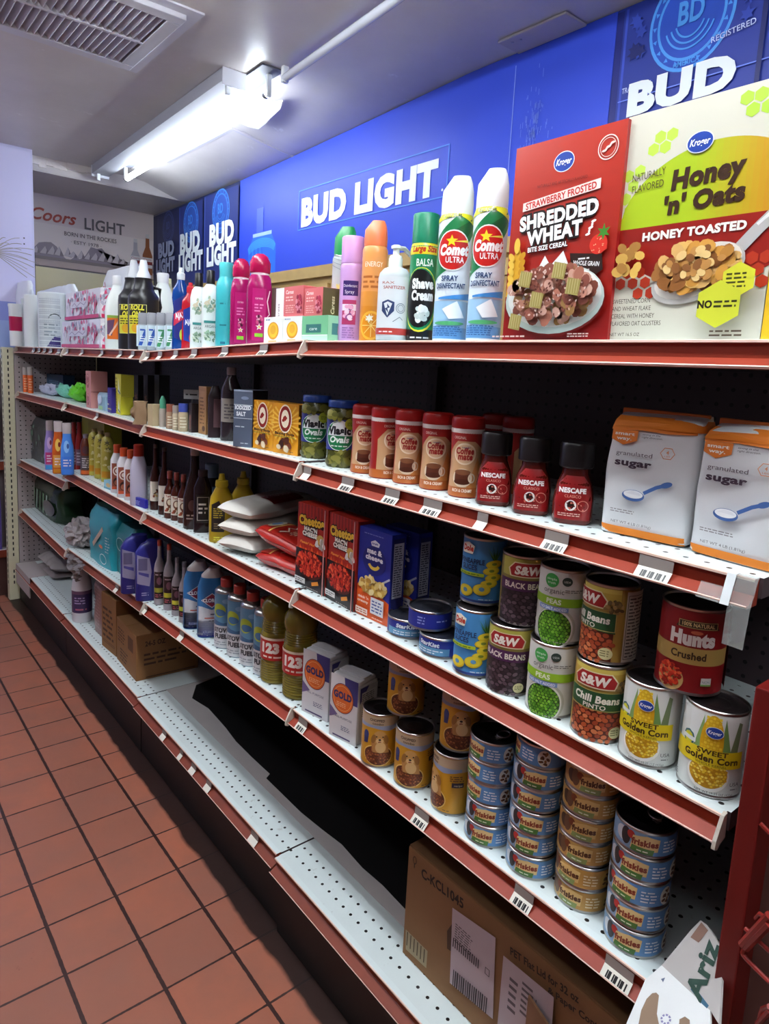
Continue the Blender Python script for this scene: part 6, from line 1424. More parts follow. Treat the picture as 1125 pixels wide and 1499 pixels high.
# sauces and syrups
def mustard(label, px, pyb, w_, X=None, first=[None]):
    loc, R, H = spec(px, pyb, w_, 682, **C_) if X is None else spec(px, pyb, w_, 682, X=X, **C_)
    R, H = 33, 190
    if first[0] is None:
        b_ = [(0, R*.95, R*.62, 2.6), (4, R, R*.66, 2.6), (H*.5, R, R*.66, 2.6), (H*.66, R*.9, R*.62, 2.4), (H*.78, R*.55, R*.5, 2), (H*.82, R*.42, R*.4, 2)]
        def art(d):
            d.poly([(-R*.8, H*.16), (R*.25, H*.16), (R*.3, H*.45), (-R*.2, H*.62), (-R*.8, H*.56)], '#221c1c'); d.lines(-R*.65, H*.36, R*.15, H*.52, 5, '#b9a23a'); d.lines(-R*.6, H*.2, R*.15, H*.3, 3, '#8f8060'); d.lines(-R*.6, H*.03, R*.6, H*.1, 2, '#f4e84a')
        first[0] = bottle('mustard_bottle', label, 'mustard bottle', loc, fz(loc), b_, '#b99a1c', [(R*.5, H*.81), (R*.54, H*.83), (R*.5, H*.9), (R*.3, H*.91), (R*.22, H*.97), (R*.2, H)], '#c2a624', art, 'mustard bottles', .3)
    else: dup(first[0], label, loc, fz(loc))
mustard('yellow mustard bottle in front, beside the rice bags', 323, 797, 42)
mustard('yellow mustard bottle behind, above the rice bags', 354, 788, 36, .12)
loc, R, H = spec(296, 781, 26, 690, **C_)
def art_ket(d): d.rect(-R*.7, H*.16, R*.8, H*.62, '#171214'); d.frame(-R*.6, H*.2, R*.7, H*.58, 1.5, '#b9aea8'); d.lines(-R*.45, H*.3, R*.55, H*.5, 3, '#d8d0c8')
bottle('sauce_bottle', 'short dark sauce bottle with black framed label beside the mustard', 'bottle', loc, fz(loc), [(0, R, R*.7, 3), (H*.72, R, R*.7, 3), (H*.86, R*.6, R*.5, 2), (H*.9, R*.5, R*.45, 2)], '#221316', [(R*.52, H*.9), (R*.52, H)], '#2a1a1c', art_ket, rough=.15)
loc, R, H = spec(284, 776, 32, 658, **C_)
bottle('syrup_bottle', 'large dark syrup bottle with a pale cap', 'bottle', loc, fz(loc), [(0, R*.95, R*.75, 2.6), (4, R, R*.8, 2.6), (H*.4, R, R*.8, 2.6), (H*.56, R*.72, R*.62, 2.2), (H*.72, R*.42, R*.42, 2), (H*.92, R*.36, R*.36, 2)], '#2a1614', [(R*.4, H*.91), (R*.42, H*.99), (R*.38, H)], '#b9a8a2', lambda d: (d.ell(-R*.2, H*.3, R*.35, H*.07, '#4a2c28'), d.lines(-R*.7, H*.12, R*.2, H*.2, 2, '#8f7a70')), rough=.1)
loc, R, H = spec(309, 762, 20, 679, X=.15, **C_)
bottle('sauce_jar', 'dark jar with a pale blue lid behind the mustard', 'jar', loc, fz(loc), [(R, 0), (R, H*.72), (R*.9, H*.76)], '#2b2a38', [(R*.95, H*.76), (R*.98, H*.98), (R*.9, H)], '#7f98b4', lambda d: d.rect(-R, H*.3, R, H*.6, '#5f7a9a'))
hs = [(248, 759, 14, 'first'), (258, 762.5, 14, 'second'), (268, 766, 16, 'third')]
hs1 = None
for px, pyb, w_, nm in hs:
    loc, R, H = spec(px, pyb, w_, 677, **C_); lab = 'small hot sauce bottle with a cream label and red cap, %s of three' % nm
    if hs1 is None:
        R, H = 17.5, 150
        def art(d): d.rect(-R*1.2, H*.12, R*1.2, H*.52, '#ddd2c2'); d.ell(0, H*.34, R*.62, H*.09, '#6a3a24'); d.ell(0, H*.35, R*.4, H*.06, '#e8d8c0'); d.text('Torres', 0, H*.455, H*.05, '#8f2a1c', w=R*1.5, bold=.04); d.pile(0, H*.2, R*.9, H*.05, ['#b04a2a', '#5a7a3a', '#7a3a20'], 12, 4, 3, 3)
        hs1 = bottle('hot_sauce_bottle', lab, 'hot sauce bottle', loc, fz(loc), [(R*.95, 0), (R, 2), (R, H*.56), (R*.8, H*.64), (R*.42, H*.74), (R*.38, H*.86)], '#4a1c12', [(R*.46, H*.84), (R*.46, H*.99), (R*.4, H)], '#8c3f34', art, 'hot sauce bottles', .12)
    else: dup(hs1, lab, loc, fz(loc))
for k, (px, pyb, w_, yt, lab) in enumerate(((240, 754, 17, 656, 'tall dark soy bottle with a cream label next to the hot sauce'), (227, 747, 15, 651, 'tall dark soy bottle with a cream label next to the lavender bottle'))):
    loc, R, H = spec(px, pyb, w_, yt, **C_)
    bottle('soy_bottle', lab, 'bottle', loc, fz(loc), [(R*.95, 0), (R, 3), (R, H*.48), (R*.8, H*.58), (R*.4, H*.7), (R*.36, H*.95)], '#3a1a16', [(R*.4, H*.94), (R*.42, H)], '#5a4a48', lambda d, R=R, H=H: (d.rect(-R*1.2, H*.14, R*1.2, H*.44, '#d6cdc0'), d.pile(0, H*.26, R*.7, H*.06, ['#7a3a2a', '#c9a86a', '#4a2a1c'], 10, 4, 3, 2)), 'tall dark bottles', .1)
loc, R, H = spec(203, 741, 24, 652, **C_)
bottle('lotion_bottle', 'pale lavender bottle with a red cap and blue base', 'bottle', loc, fz(loc), [(0, R*.95, R*.7, 2.8), (3, R, R*.72, 2.8), (H*.62, R, R*.72, 2.8), (H*.78, R*.7, R*.6, 2.3), (H*.82, R*.55, R*.5, 2)], '#b9b3c8', [(R*.6, H*.81), (R*.6, H*.99), (R*.5, H)], '#9a2a1c', None)
f = fbox((195.5, 739), (213, 745), 726, **C_); f = ((f[0][0]-.002, f[0][1], f[0][2]), f[1], f[2]*1.0, f[3])
t = thing('blue_packet', 'small blue packet in front of the lavender bottle', 'packet', f[0], f[1]); mb = MB(); mb.box(-f[2]/2, f[2]/2, 0, 12, 0, f[3], bev=2); mb.obj('packet', mat('#2c2a9a', .3), t); d = Decal(on_front(0)); d.lines(-f[2]*.4, f[3]*.2, f[2]*.1, f[3]*.7, 3, '#aab4ea'); d.obj('label', t)
cl = None
for px, pyb, lab in ((172, 722, 'white bottle with brown label and orange cap, farthest of three'), (181.5, 729, 'white bottle with brown label and orange cap, middle of three'), (192, 733, 'white bottle with brown label and orange cap, nearest of three')):
    loc, R, H = spec(px, pyb, 15, 645, **C_)
    if cl is None:
        R, H = 24, 178
        def art(d): d.rect(-R*.8, H*.08, R*.8, H*.62, '#8f4a38'); d.ell(0, H*.46, R*.66, H*.1, '#e6d8cc'); d.ring(0, H*.46, R*.5, H*.07, 4, '#7a2f24'); d.ell(0, H*.24, R*.6, H*.09, '#3a1c18'); d.ell(0, H*.22, R*.45, H*.06, '#b06a54'); d.rect(-R*.8, H*.08, R*.8, H*.14, '#cf5a3a')
        cl = bottle('cleaner_bottle', lab, 'bottle', loc, fz(loc), [(0, R*.95, R*.62, 2.8), (3, R, R*.66, 2.8), (H*.68, R, R*.66, 2.8), (H*.8, R*.66, R*.55, 2.3), (H*.84, R*.5, R*.46, 2)], '#d6d2d8', [(R*.55, H*.83), (R*.56, H*.98), (R*.5, H)], '#c24a22', art, 'white cleaner bottles')
    else: dup(cl, lab, loc, fz(loc))
f = fbox((152, 714), (165, 719), 702, **C_)
carton('blue_soap_box', 'small pale blue box in front of the yellow bottles', 'box', f, 40, '#8fc0d0', lambda d, W, H: (d.ell(0, H*.5, W*.25, H*.25, '#d8b47a'), d.rect(-W/2, 0, W/2, H*.2, '#5f9ab0')))
ol = None
for k, (px, pyb, lab) in enumerate(((139, 703, 'pale yellow cooking oil bottle, farthest of three'), (148, 707, 'pale yellow cooking oil bottle, middle of three'), (158, 711, 'pale yellow cooking oil bottle, nearest of three'))):
    loc, R, H = spec(px, pyb, 12.5, 632, X=.07, **C_)
    if ol is None:
        R, H = 26, 180
        def art(d):
            for q in range(2): d.star(-2+q*4, H*(.86-.14*q), R*.5, '#5a5030', 6, .45, q)
            d.rect(-R*1.1, H*.1, R*1.1, H*.24, '#c98a24'); d.pile(0, H*.5, R*.8, H*.22, ['#d6cf8a', '#b5a83a', '#e6dfae'], 22, 7, 4, 3)
        ol = bottle('oil_jug', lab, 'bottle', loc, fz(loc), [(R*.95, 0), (R, 4), (R, H*.84), (R*.8, H*.95), (R*.5, H)], '#b8ab4c', [(R*.4, H*.99), (R*.42, H*1.06), (R*.36, H*1.08)], '#cfc48a', art, 'pale yellow oil bottles')
    else: dup(ol, lab, loc, fz(loc))
f = fbox((121, 690), (153, 700), 613, X=.2, **C_)
carton('yellow_carton', 'wide dull yellow carton at the back behind the oil bottles', 'carton', (f[0], f[1], f[2], (ztop(f[0][0], f[0][1], 613)-f[0][2])*1000), 80, '#a8a02e', lambda d, W, H: (d.rect(-W/2, H*.3, W/2, H*.34, '#6a6420'), d.rect(-W*.45, H*.4, -W*.2, H*.95, '#b5b83a')))
loc, R, H = spec(126, 696, 15, 636, **C_)
bottle('bbq_bottle', 'brown sauce bottle with a black and pale label', 'bottle', loc, fz(loc), [(R*.95, 0), (R, 3), (R, H*.74), (R*.7, H*.86), (R*.5, H*.9)], '#6a2f1c', [(R*.5, H*.89), (R*.52, H)], '#8f7f8a', lambda d: (d.rect(-R*1.2, H*.14, R*1.2, H*.48, '#4a4044'), d.lines(-R*.8, H*.18, R*.8, H*.44, 5, '#c9c0c4'), d.ell(0, H*.62, R*.7, H*.1, '#4f2f3a'), d.rect(-R*1.2, H*.03, R*1.2, H*.12, '#d0602c')))
for k, (px, pyb, yt, X, lab) in enumerate(((117, 692, 618, .10, 'dark red bottle beside the brown sauce bottle'), (109, 689, 618, .09, 'dark red bottle behind the blue lotion bottle'))):
    loc, R, H = spec(px, pyb, 11, yt, X=X, **C_)
    bottle('red_bottle', lab, 'bottle', loc, fz(loc), [(R*.95, 0), (R, 3), (R, H*.6), (R*.75, H*.75), (R*.5, H*.82)], '#8c1c1c', [(R*.55, H*.82), (R*.55, H)], '#9a2422', lambda d, R=R, H=H: (d.rect(-R*1.1, H*.2, R*1.1, H*.5, '#6f5a70'), d.lines(-R*.8, H*.24, R*.8, H*.46, 4, '#b9aec0')), 'dark red bottles')
for k, (px, pyb, w_, yt, bc, sc_, lab) in enumerate(((74, 688, 12, 616, '#a08ad0', '#c23a7a', 'lavender lotion bottle with a white cap'), (86.5, 694, 15, 617, '#c4571c', '#e0a04a', 'orange lotion bottle with a white cap'), (99, 696, 16, 620, '#4a86e0', '#3f7ae0', 'bright blue lotion bottle with a white cap'))):
    loc, R, H = spec(px, pyb, w_, yt, lv='C')
    R = max(R, 26)
    def art(d, R=R, H=H, sc_=sc_, k=k): d.rect(-R*.8, H*.12, R*.8, H*.36, sc_); d.lines(-R*.6, H*.16, R*.6, H*.32, 3, '#f0dce8'); d.ell(-R*.1, H*.55, R*.4, H*.12, ['#d8b8e8', '#e8c05a', '#8fc0f4'][k]); d.ell(R*.1, H*.56, R*.18, H*.05, ['#8f3a5a', '#7a1c10', '#3a5aa8'][k]); d.rect(-R*.8, 4, R*.8, H*.1, ['#3f9ae0', '#d88a2a', '#3f8af0'][k])
    bottle('lotion_bottle', lab, 'bottle', loc, fz(loc), [(0, R*.86, R*.55, 2.6), (4, R*.94, R*.6, 2.6), (H*.3, R, R*.64, 2.6), (H*.55, R*.9, R*.6, 2.5), (H*.72, R*.66, R*.5, 2.4), (H*.8, R*.62, R*.48, 2.4)], bc, [(H*.8, R*.64, R*.5, 2.6), (H*.98, R*.66, R*.5, 2.6), (H, R*.6, R*.46, 2.6)], '#b9aeb0', art, 'lotion bottles')
sack('camouflage_pack', 'dark green and black patterned pack at the far end of the third shelf', 'pack', 40, 72, 680, 613, .06, 110, '#2c3134', lambda d, W, H: (d.pile(-W*.1, H*.6, W*.3, H*.22, ['#5f8f74', '#1a1c1e', '#7fb094'], 12, 16, 11, 3), d.pile(0, H*.3, W*.4, H*.25, ['#4a5260', '#16181a', '#8a94a0'], 14, 14, 9, 5)), seed=6, amp=6, lv='C')
# ================================================================== FOURTH SHELF (D)
def art_gold(d, W, H):
    d.rect(-W/2, 0, W/2, H, '#d2cfd2'); d.poly([(0, H), (W/2, H), (W/2, H*.62), (W*.1, H*.62)], '#3f3a7a'); d.poly([(-W/2, H*.5), (-W*.2, H*.38), (-W/2, H*.3)], '#6a5a86'); d.ell(-W*.04, H*.66, W*.4, H*.235, '#4a2a50'); d.ell(-W*.04, H*.66, W*.38, H*.225, '#d8641f'); d.ring(-W*.04, H*.66, W*.33, H*.195, W*.012, '#f0b070')
    d.text('GOLD', -W*.04, H*.655, H*.105, '#352a5c', w=W*.66, bold=.06); d.lines(-W*.25, H*.52, W*.18, H*.6, 3, '#f0b484'); d.text('ALL PURPOSE', W*.02, H*.34, H*.035, '#4a4a6a', w=W*.62); d.lines(-W*.05, H*.16, W*.3, H*.24, 3, '#5a5a7a'); d.rect(-W*.35, H*.035, W*.3, H*.06, '#5a4a72')
for l, r, yt, lab in (((442, 1039), (480, 1057.5), 948, 'white paper bag of flour beside the oil bottles'), ((482, 1073.5), (521, 1093), 983, 'white paper bag of flour in front, beside the dog food cans')):
    f = fbox(l, r, yt, **D_); loc, rz, W, H = f; D = 62
    t = thing('flour_bag', lab, 'flour bag', loc, rz, 'flour bags')
    mb = MB(); mb.box(-W/2, W/2, 0, D, 0, H*.93, bev=3); mb.box(-W/2+1, W/2-1, 2, D-2, H*.9, H, bev=6); mb.jitter(2, .03, int(W)); mb.obj('bag', mat('#cbc8ca', .55, bump=.4, bscale=30), t)
    d = Decal(on_front(0), off0=2.2); art_gold(d, W, H); d.obj('label', t, MATTE)
    d = Decal(on_right(W/2), off0=2.2); d.rect(3, H*.05, D-3, H*.9, '#b9b4b4'); d.poly([(3, H*.9), (D*.5, H*.9), (3, H*.65)], '#3f3a7a'); d.rect(8, H*.42, D-6, H*.82, '#c9c5c3'); d.lines(10, H*.44, D-8, H*.8, 12, '#5a5456'); d.obj('side_print', t, MATTE)
    mb = MB(); mb.box(-W*.46, W*.46, D*.3, D*.7, H, H+4, bev=1.5); mb.jitter(2, .05, 3); mb.obj('folded_top', mat('#bcb8ba', .55, bump=.4), t)
# cooking oil
oi = None
for px, pyb, w_, yt, lab in ((404, 1001, 42, 872, 'large oil bottle with red label, farther one'), (437, 1026, 52, 889, 'large oil bottle with red label beside the flour')):
    loc, R, H = spec(px, pyb, w_, yt, **D_)
    if oi is None:
        R, H = 42, 238
        prof = [(R*.9, 0), (R*.97, 4)]
        for i in range(8): prof += [(R*.97, H*(.03+.026*i)), (R*.93, H*(.043+.026*i))]
        prof += [(R, H*.25), (R, H*.5), (R*.97, H*.52)]
        for i in range(6): prof += [(R*(.95-.01*i), H*(.535+.024*i)), (R*(.9-.01*i), H*(.547+.024*i))]
        prof += [(R*.93, H*.70), (R*.98, H*.76), (R*.93, H*.82), (R*.76, H*.87), (R*.46, H*.91), (R*.4, H*.93)]
        def art(d): d.rect(-R*3.1, H*.26, R*3.1, H*.5, '#b5221c'); d.text('123', -R*.35, H*.345, H*.1, '#f2ece4', w=R*1.15, bold=.07); d.rect(-R*3.1, H*.475, R*3.1, H*.5, '#e6d8c4'); d.lines(-R*.8, H*.28, R*.7, H*.32, 1, '#f0dcd0')
        oi = bottle('oil_bottle', lab, 'oil bottle', loc, fz(loc, -6), prof, '#a08c34', [(R*.42, H*.925), (R*.44, H*.99), (R*.4, H)], '#7a2a1c', art, 'cooking oil bottles', .1, trans=.5)
    else: dup(oi, lab, loc, fz(loc, -6))
# stove fuel cans
sf = None
for px, pyb, w_, nm in ((330, 948, 24, 'farthest'), (349, 961, 24.5, 'second farthest'), (368, 974, 25, 'second nearest'), (388, 988, 26, 'nearest')):
    loc, R, H = spec(px, pyb, w_, 843, **D_); lab = 'blue and white stove fuel can with red cap, %s of four' % nm
    if sf is None:
        R, H = 32, 196
        prof = [(R*.96, 0), (R, 2), (R, H*.8), (R*.97, H*.81)]
        def art(d):
            d.mb.lathe([(R+.2, 2), (R+.2, H*.34)], '#d2d2d6', n=40, cap0=False, cap1=False)
            d.rect(-R*3.1, H*.34, R*3.1, H*.8, '#5a8dae'); d.ell(-R*.2, H*.56, R*.62, H*.1, '#a8b83a'); d.ell(-R*.1, H*.53, R*.5, H*.05, '#3f6f9a'); d.poly([(-R*1.2, H*.34), (R*1.4, H*.34), (R*1.4, H*.42), (R*.2, H*.38), (-R*1.2, H*.44)], '#3a6288'); d.ell(R*.5, H*.7, R*.4, H*.035, '#7fa6c4')
            d.text('STOVE', 0, H*.245, H*.065, '#33353d', w=R*1.5, bold=.06); d.text('FUEL', 0, H*.155, H*.065, '#33353d', w=R*1.2, bold=.06); d.lines(-R*.7, H*.29, R*.6, H*.32, 1, '#8a8c94'); d.lines(-R*.8, H*.05, R*.8, H*.12, 2, '#9a9ca4')
        def ex_(t): mb = MB(); mb.lathe([(R*.99, H*.795), (R*1.0, H*.81), (R*.98, H*.83), (R*.8, H*.86), (R*.5, H*.88)], n=32); mb.obj('shoulder', STEEL, t)
        sf = bottle('stove_fuel_can', lab, 'fuel can', loc, fz(loc, -26), prof, '#4f7fa6', [(R*.52, H*.86), (R*.52, H*.99), (R*.46, H)], '#a8322a', art, 'stove fuel cans', .3, extra=ex_)
    else: dup(sf, lab, loc, fz(loc, -26))
# bleach spray bottles
cx_ = None
for px, pyb, w_, lab in ((288, 921, 24, 'blue and white cleaning bottle with white cap, farther one'), (309, 934, 27, 'blue and white cleaning bottle with white cap beside the stove fuel')):
    loc, R, H = spec(px, pyb, w_, 812, **D_)
    if cx_ is None:
        R, H = 41, 205
        b_ = [(0, R*.97, R*.55, 3), (3, R, R*.6, 3), (H*.5, R, R*.6, 3), (H*.72, R*.98, R*.58, 2.8), (H*.84, R*.8, R*.5, 2.5), (H*.87, R*.7, R*.48, 2.4)]
        def art(d):
            d.rect(-R*.94, 3, R*.94, H*.46, '#cdd2da')
            for i in range(8): d.off -= d.dl; d.rect(-R*.94, 3+H*.03*i, R*.94, 3+H*.03*(i+1), lerp('#2a2a96', '#c2c6d4', (i/8)**1.6))
            d.off += d.dl
            d.poly([(-R*.94, H*.48), (0, H*.41), (R*.94, H*.48), (R*.92, H*.78), (-R*.92, H*.78)], '#2f72ae'); d.poly([(-R*.75, H*.55), (0, H*.655), (R*.75, H*.55), (0, H*.44)], '#dfe4ee'); d.poly([(-R*.68, H*.55), (0, H*.642), (R*.68, H*.55), (0, H*.455)], '#8f2440'); d.text('CLOROX', 0, H*.527, H*.05, '#f4f2f6', w=R*1.25, bold=.06, out=.12, outc='#33306a')
            d.lines(-R*.1, H*.33, R*.7, H*.37, 1, '#5a5a7a'); d.rect(-R*.5, H*.285, R*.75, H*.3, '#b54a3a'); d.lines(-R*.2, H*.24, R*.6, H*.27, 1, '#7a7a8a'); d.lines(-R*.6, H*.07, R*.2, H*.11, 2, '#9aa0d8')
        cx_ = bottle('bleach_bottle', lab, 'cleaning bottle', loc, fz(loc, 2), b_, '#2f72ae', [(H*.865, R*.74, R*.5, 2.4), (H*.89, R*.74, R*.5, 2.4), (H*.93, R*.6, R*.46, 2.4, R*.05, 0), (H, R*.36, R*.4, 2.6, R*.18, 0)], '#cfc9c9', art, 'blue cleaning bottles')
    else: dup(cx_, lab, loc, fz(loc, 2))
# grey chemical bottles
for k, (px, pyb, w_, yt, yl, lab) in enumerate(((233, 886, 15, 792, '#8f8a30', 'grey-necked chemical bottle with red cap, farthest'), (247, 894, 16, 798, '#b5b030', 'grey-necked chemical bottle with red cap, second'), (258.5, 902, 15, 818, '#c2bc3a', 'short grey chemical bottle, third'), (269, 912, 15, 824, '#b8c23a', 'short grey chemical bottle beside the blue cleaning bottles'))):
    loc, R, H = spec(px, pyb, w_, yt, **D_)
    q = 1 if k < 2 else .8
    def art(d, R=R, H=H, yl=yl): d.rect(-R*1.2, H*.1, R*1.2, H*.52, '#231619'); d.rect(-R*1.1, H*.2, R*.8, H*.27, yl); d.lines(-R*.8, H*.12, R*.8, H*.18, 2, '#b05a6a'); d.ell(0, H*.38, R*.5, H*.06, '#6f4a5a'); d.lines(-R*.8, H*.46, R*.8, H*.5, 1, '#a08f98')
    bottle('chemical_bottle', lab, 'bottle', loc, fz(loc), [(R*.96, 0), (R, 3), (R, H*.55), (R*.85, H*.63), (R*.4, H*.74), (R*.36, H*.92)], '#9a9298', [(R*.4, H*.91), (R*.4, H*.99), (R*.34, H)], '#a8402f' if k < 2 else '#6f6870', art, 'grey chemical bottles', .3)
# dark blue jugs
bj = None
for px, pyb, w_, lab in ((197, 869, 20, 'dark blue bottle with pale label, farther one'), (219, 880, 24, 'dark blue bottle with pale label beside the grey bottles')):
    loc, R, H = spec(px, pyb, w_, 786, **D_)
    if bj is None:
        R, H = 46, 205
        b_ = [(0, R*.95, R*.5, 4), (3, R, R*.54, 4), (H*.68, R, R*.54, 4), (H*.8, R*.98, R*.54, 3.6, 0, 0), (H*.93, R*.78, R*.48, 3.2, R*.16, 0), (H*.96, R*.62, R*.46, 3, R*.3, 0), (H, R*.55, R*.42, 3, R*.34, 0)]
        def art(d): d.poly([(-R*.9, H*.3), (-R*.05, H*.25), (R*.1, H*.5), (-R*.05, H*.72), (-R*.9, H*.78)], '#8c88a4'); d.rect(-R*.82, H*.52, -R*.2, H*.72, '#5a5678'); d.poly([(-R*.8, H*.46), (-R*.1, H*.4), (-R*.1, H*.46), (-R*.8, H*.5)], '#3f3c86'); d.lines(-R*.6, H*.09, -R*.1, H*.16, 2, '#9a96c0')
        bj = bottle('blue_bottle', lab, 'bottle', loc, fz(loc, 4), b_, '#27287c', None, art=art, group='dark blue bottles')
    else: dup(bj, lab, loc, fz(loc, 4))
sack('teal_bag', 'teal printed plastic bag with an orange mark, in front', 'bag', 128, 164, 836, 745, .03, 110, '#1f98a8', lambda d, W, H: (d.band([(-W*.2, H*.3), (W*.2, H*.7)], W*.06, '#b9a98f'), d.ell(W*.12, H*.36, W*.07, H*.03, '#c9743a'), d.ring(W*.2, H*.16, W*.12, H*.09, 3, '#bfe0e4'), d.lines(W*.28, H*.3, W*.4, H*.6, 6, '#7fb8c0')), 'teal bags', seed=2, amp=9, lv='D', rough=.25)
sack('teal_bag', 'dark teal plastic bag beside the dark blue bottle', 'bag', 166, 190, 850, 770, .05, 100, '#2f7a80', lambda d, W, H: d.ring(0, H*.62, W*.25, H*.14, 4, '#8fb8bc'), 'teal bags', seed=7, amp=7, lv='D', rough=.25)
sack('green_bag', 'dark green leafy printed bag at the far end of the fourth shelf', 'bag', 46, 84, 778, 700, .07, 150, '#27402a', lambda d, W, H: ([d.band([(-W*.35+k*W*.13, H*.08), (-W*.3+k*W*.12, H*.62)], W*.05, ['#5a8a5a', '#8fb0a0', '#3f6a3a'][k % 3]) for k in range(5)], d.ell(W*.22, H*.3, W*.18, H*.2, '#4a4448')), seed=8, amp=9, lv='D', rough=.25)
def crumple(name, label, cat, c, sx, sy, sz, col, seed, rough=.2, trans=0.0):
    from mathutils import noise
    mb = MB(); bmesh.ops.create_icosphere(mb.bm, subdivisions=4, radius=1); mb.paint(mb.bm.faces, col, 0, False)
    for v in mb.bm.verts:
        o = Vector((seed, seed*1.3, 0)); a = noise.fractal(v.co*1.4+o, 1, 2, 3); b_ = abs(noise.noise(v.co*2.4+o)); e_ = abs(noise.noise(v.co*4.6+o))
        k = 1.08+.25*a-.55*b_-.22*e_; v.co = Vector((v.co.x*sx*k, v.co.y*sy*k, v.co.z*sz*k))
    t = thing(name, label, cat, c); mb.obj('film', mat(col, rough, 0, trans, bump=.5, bscale=45), t); return t
c = onX(110, 772, .04); crumple('plastic_bag', 'crumpled clear grey plastic bag drooping over the fourth shelf', 'plastic bag', (.065, float(c[1]), zs('D', c[1])+.075), 66, 125, 62, '#a29a9b', 3.3, .12)
q0 = onX(115, 800, -.012)
mb = MB(); n_ = 14; rows = []
from mathutils import noise as _nz
for j in range(n_+1):
    row = []
    for i in range(n_+1):
        u_, v_ = i/n_-.5, j/n_; y_ = u_*260*(1-.55*v_); x_ = -12*math.sin(v_*3)-6+_nz.noise(Vector((u_*6, v_*6, 2)))*22; z_ = 40-105*v_*(1-.8*abs(u_)**1.3)
        row.append(mb.bm.verts.new((x_, y_, z_)))
    rows.append(row)
mb.paint([mb.bm.faces.new((rows[j][i], rows[j+1][i], rows[j+1][i+1], rows[j][i+1])) for j in range(n_) for i in range(n_)], '#999')
bmesh.ops.solidify(mb.bm, geom=mb.bm.faces[:], thickness=.8)
pb_ = [o for o in bpy.data.objects if o.name == 'plastic_bag'][0]
fl = mb.obj('loose_flap', mat('#a29a9b', .15, bump=.5, bscale=45), pb_); fl.location = (float(q0[0])-.065-.004, float(q0[1])-float(c[1]), zs('D', c[1])-.01-float(zs('D', c[1])+.075))
# dog food
def art_dog(d, r, h):
    d.rect(-r*3, 5, r*3, h-5, '#c9901f'); d.rect(-r*3, h*.74, r*3, h-5, '#b9a184'); d.poly([(-r*1.5, h*.70), (-r*.3, h*.75), (r*.6, h*.70), (r*1.5, h*.75), (r*1.5, h*.80), (-r*1.5, h*.79)], '#8f9ab8')
    d.text('CHOPPED', -4, h*.87, 5, '#4a3a30', w=30, bold=.04); d.text('combo', -2, h*.81, 4.6, '#5a4638', w=22, bold=.03)
    d.poly([(-32, h*.42), (-22, h*.44), (-20, h*.6), (-26, h*.66), (-33, h*.6)], '#2c3568'); d.ell(-26, h*.6, 6, 8, '#33407a')
    d.ell(0, h*.24, 30, h*.2, '#e6c070'); d.ell(0, h*.24, 28, h*.18, '#5a2a18'); d.pack(0, h*.23, 26.5, h*.165, ['#7a3f24', '#94532f', '#653019', '#a8673d'], 2.6, 2.0, 6)
    d.poly([(-10, h*.3), (-14, h*.5), (-8, h*.62), (10, h*.64), (18, h*.5), (22, h*.3)], '#b9854a'); d.ell(3, h*.58, 13, h*.13, '#c9995a'); d.ell(-9, h*.55, 4.6, h*.085, '#9a6a34', rot=-.2); d.ell(15, h*.55, 4.6, h*.085, '#9a6a34', rot=.2); d.ell(3, h*.52, 7, h*.05, '#e2c08a'); d.ell(3, h*.545, 2.6, 2, '#2a1a14'); d.ell(-3, h*.6, 1.4, 1.6, '#2a1a14'); d.ell(8.6, h*.6, 1.4, 1.6, '#2a1a14'); d.ell(3, h*.5, 3, 2, '#8f4a3a'); d.ell(5, h*.4, 10, h*.1, '#dcb880')
    d.rect(r*1.05, h*.5, r*1.6, h*.58, '#2f2430'); d.text('recipe', r*1.35, h*.52, 4, '#e8d8b8', w=14); d.lines(r*.95, h*.6, r*1.7, h*.7, 3, '#5a3a1a'); d.lines(r*.7, h*.08, r*1.1, h*.11, 1, '#5a3a1a')
zd = lambda y: zs('D', y)+.0006+HC/1000+.0004
place_tins('dog_food_can', '#c9901f', art_dog, RC, HC, [(553, 1125, 'D', -4, 'yellow dog food can on the shelf beside the flour'), (602, 1157, 'D', -14, 'yellow dog food can on the shelf in the middle'), (658, 1195, 'D', -62, 'yellow dog food can turned aside, on the shelf beside the cat food'), (592, 1050, zd(.6), -4, 'yellow dog food can standing on the two farther ones'), (671, 1103, zd(.47), -4, 'yellow dog food can standing on the turned one')], 'can', 'dog food cans', '#2e2629')
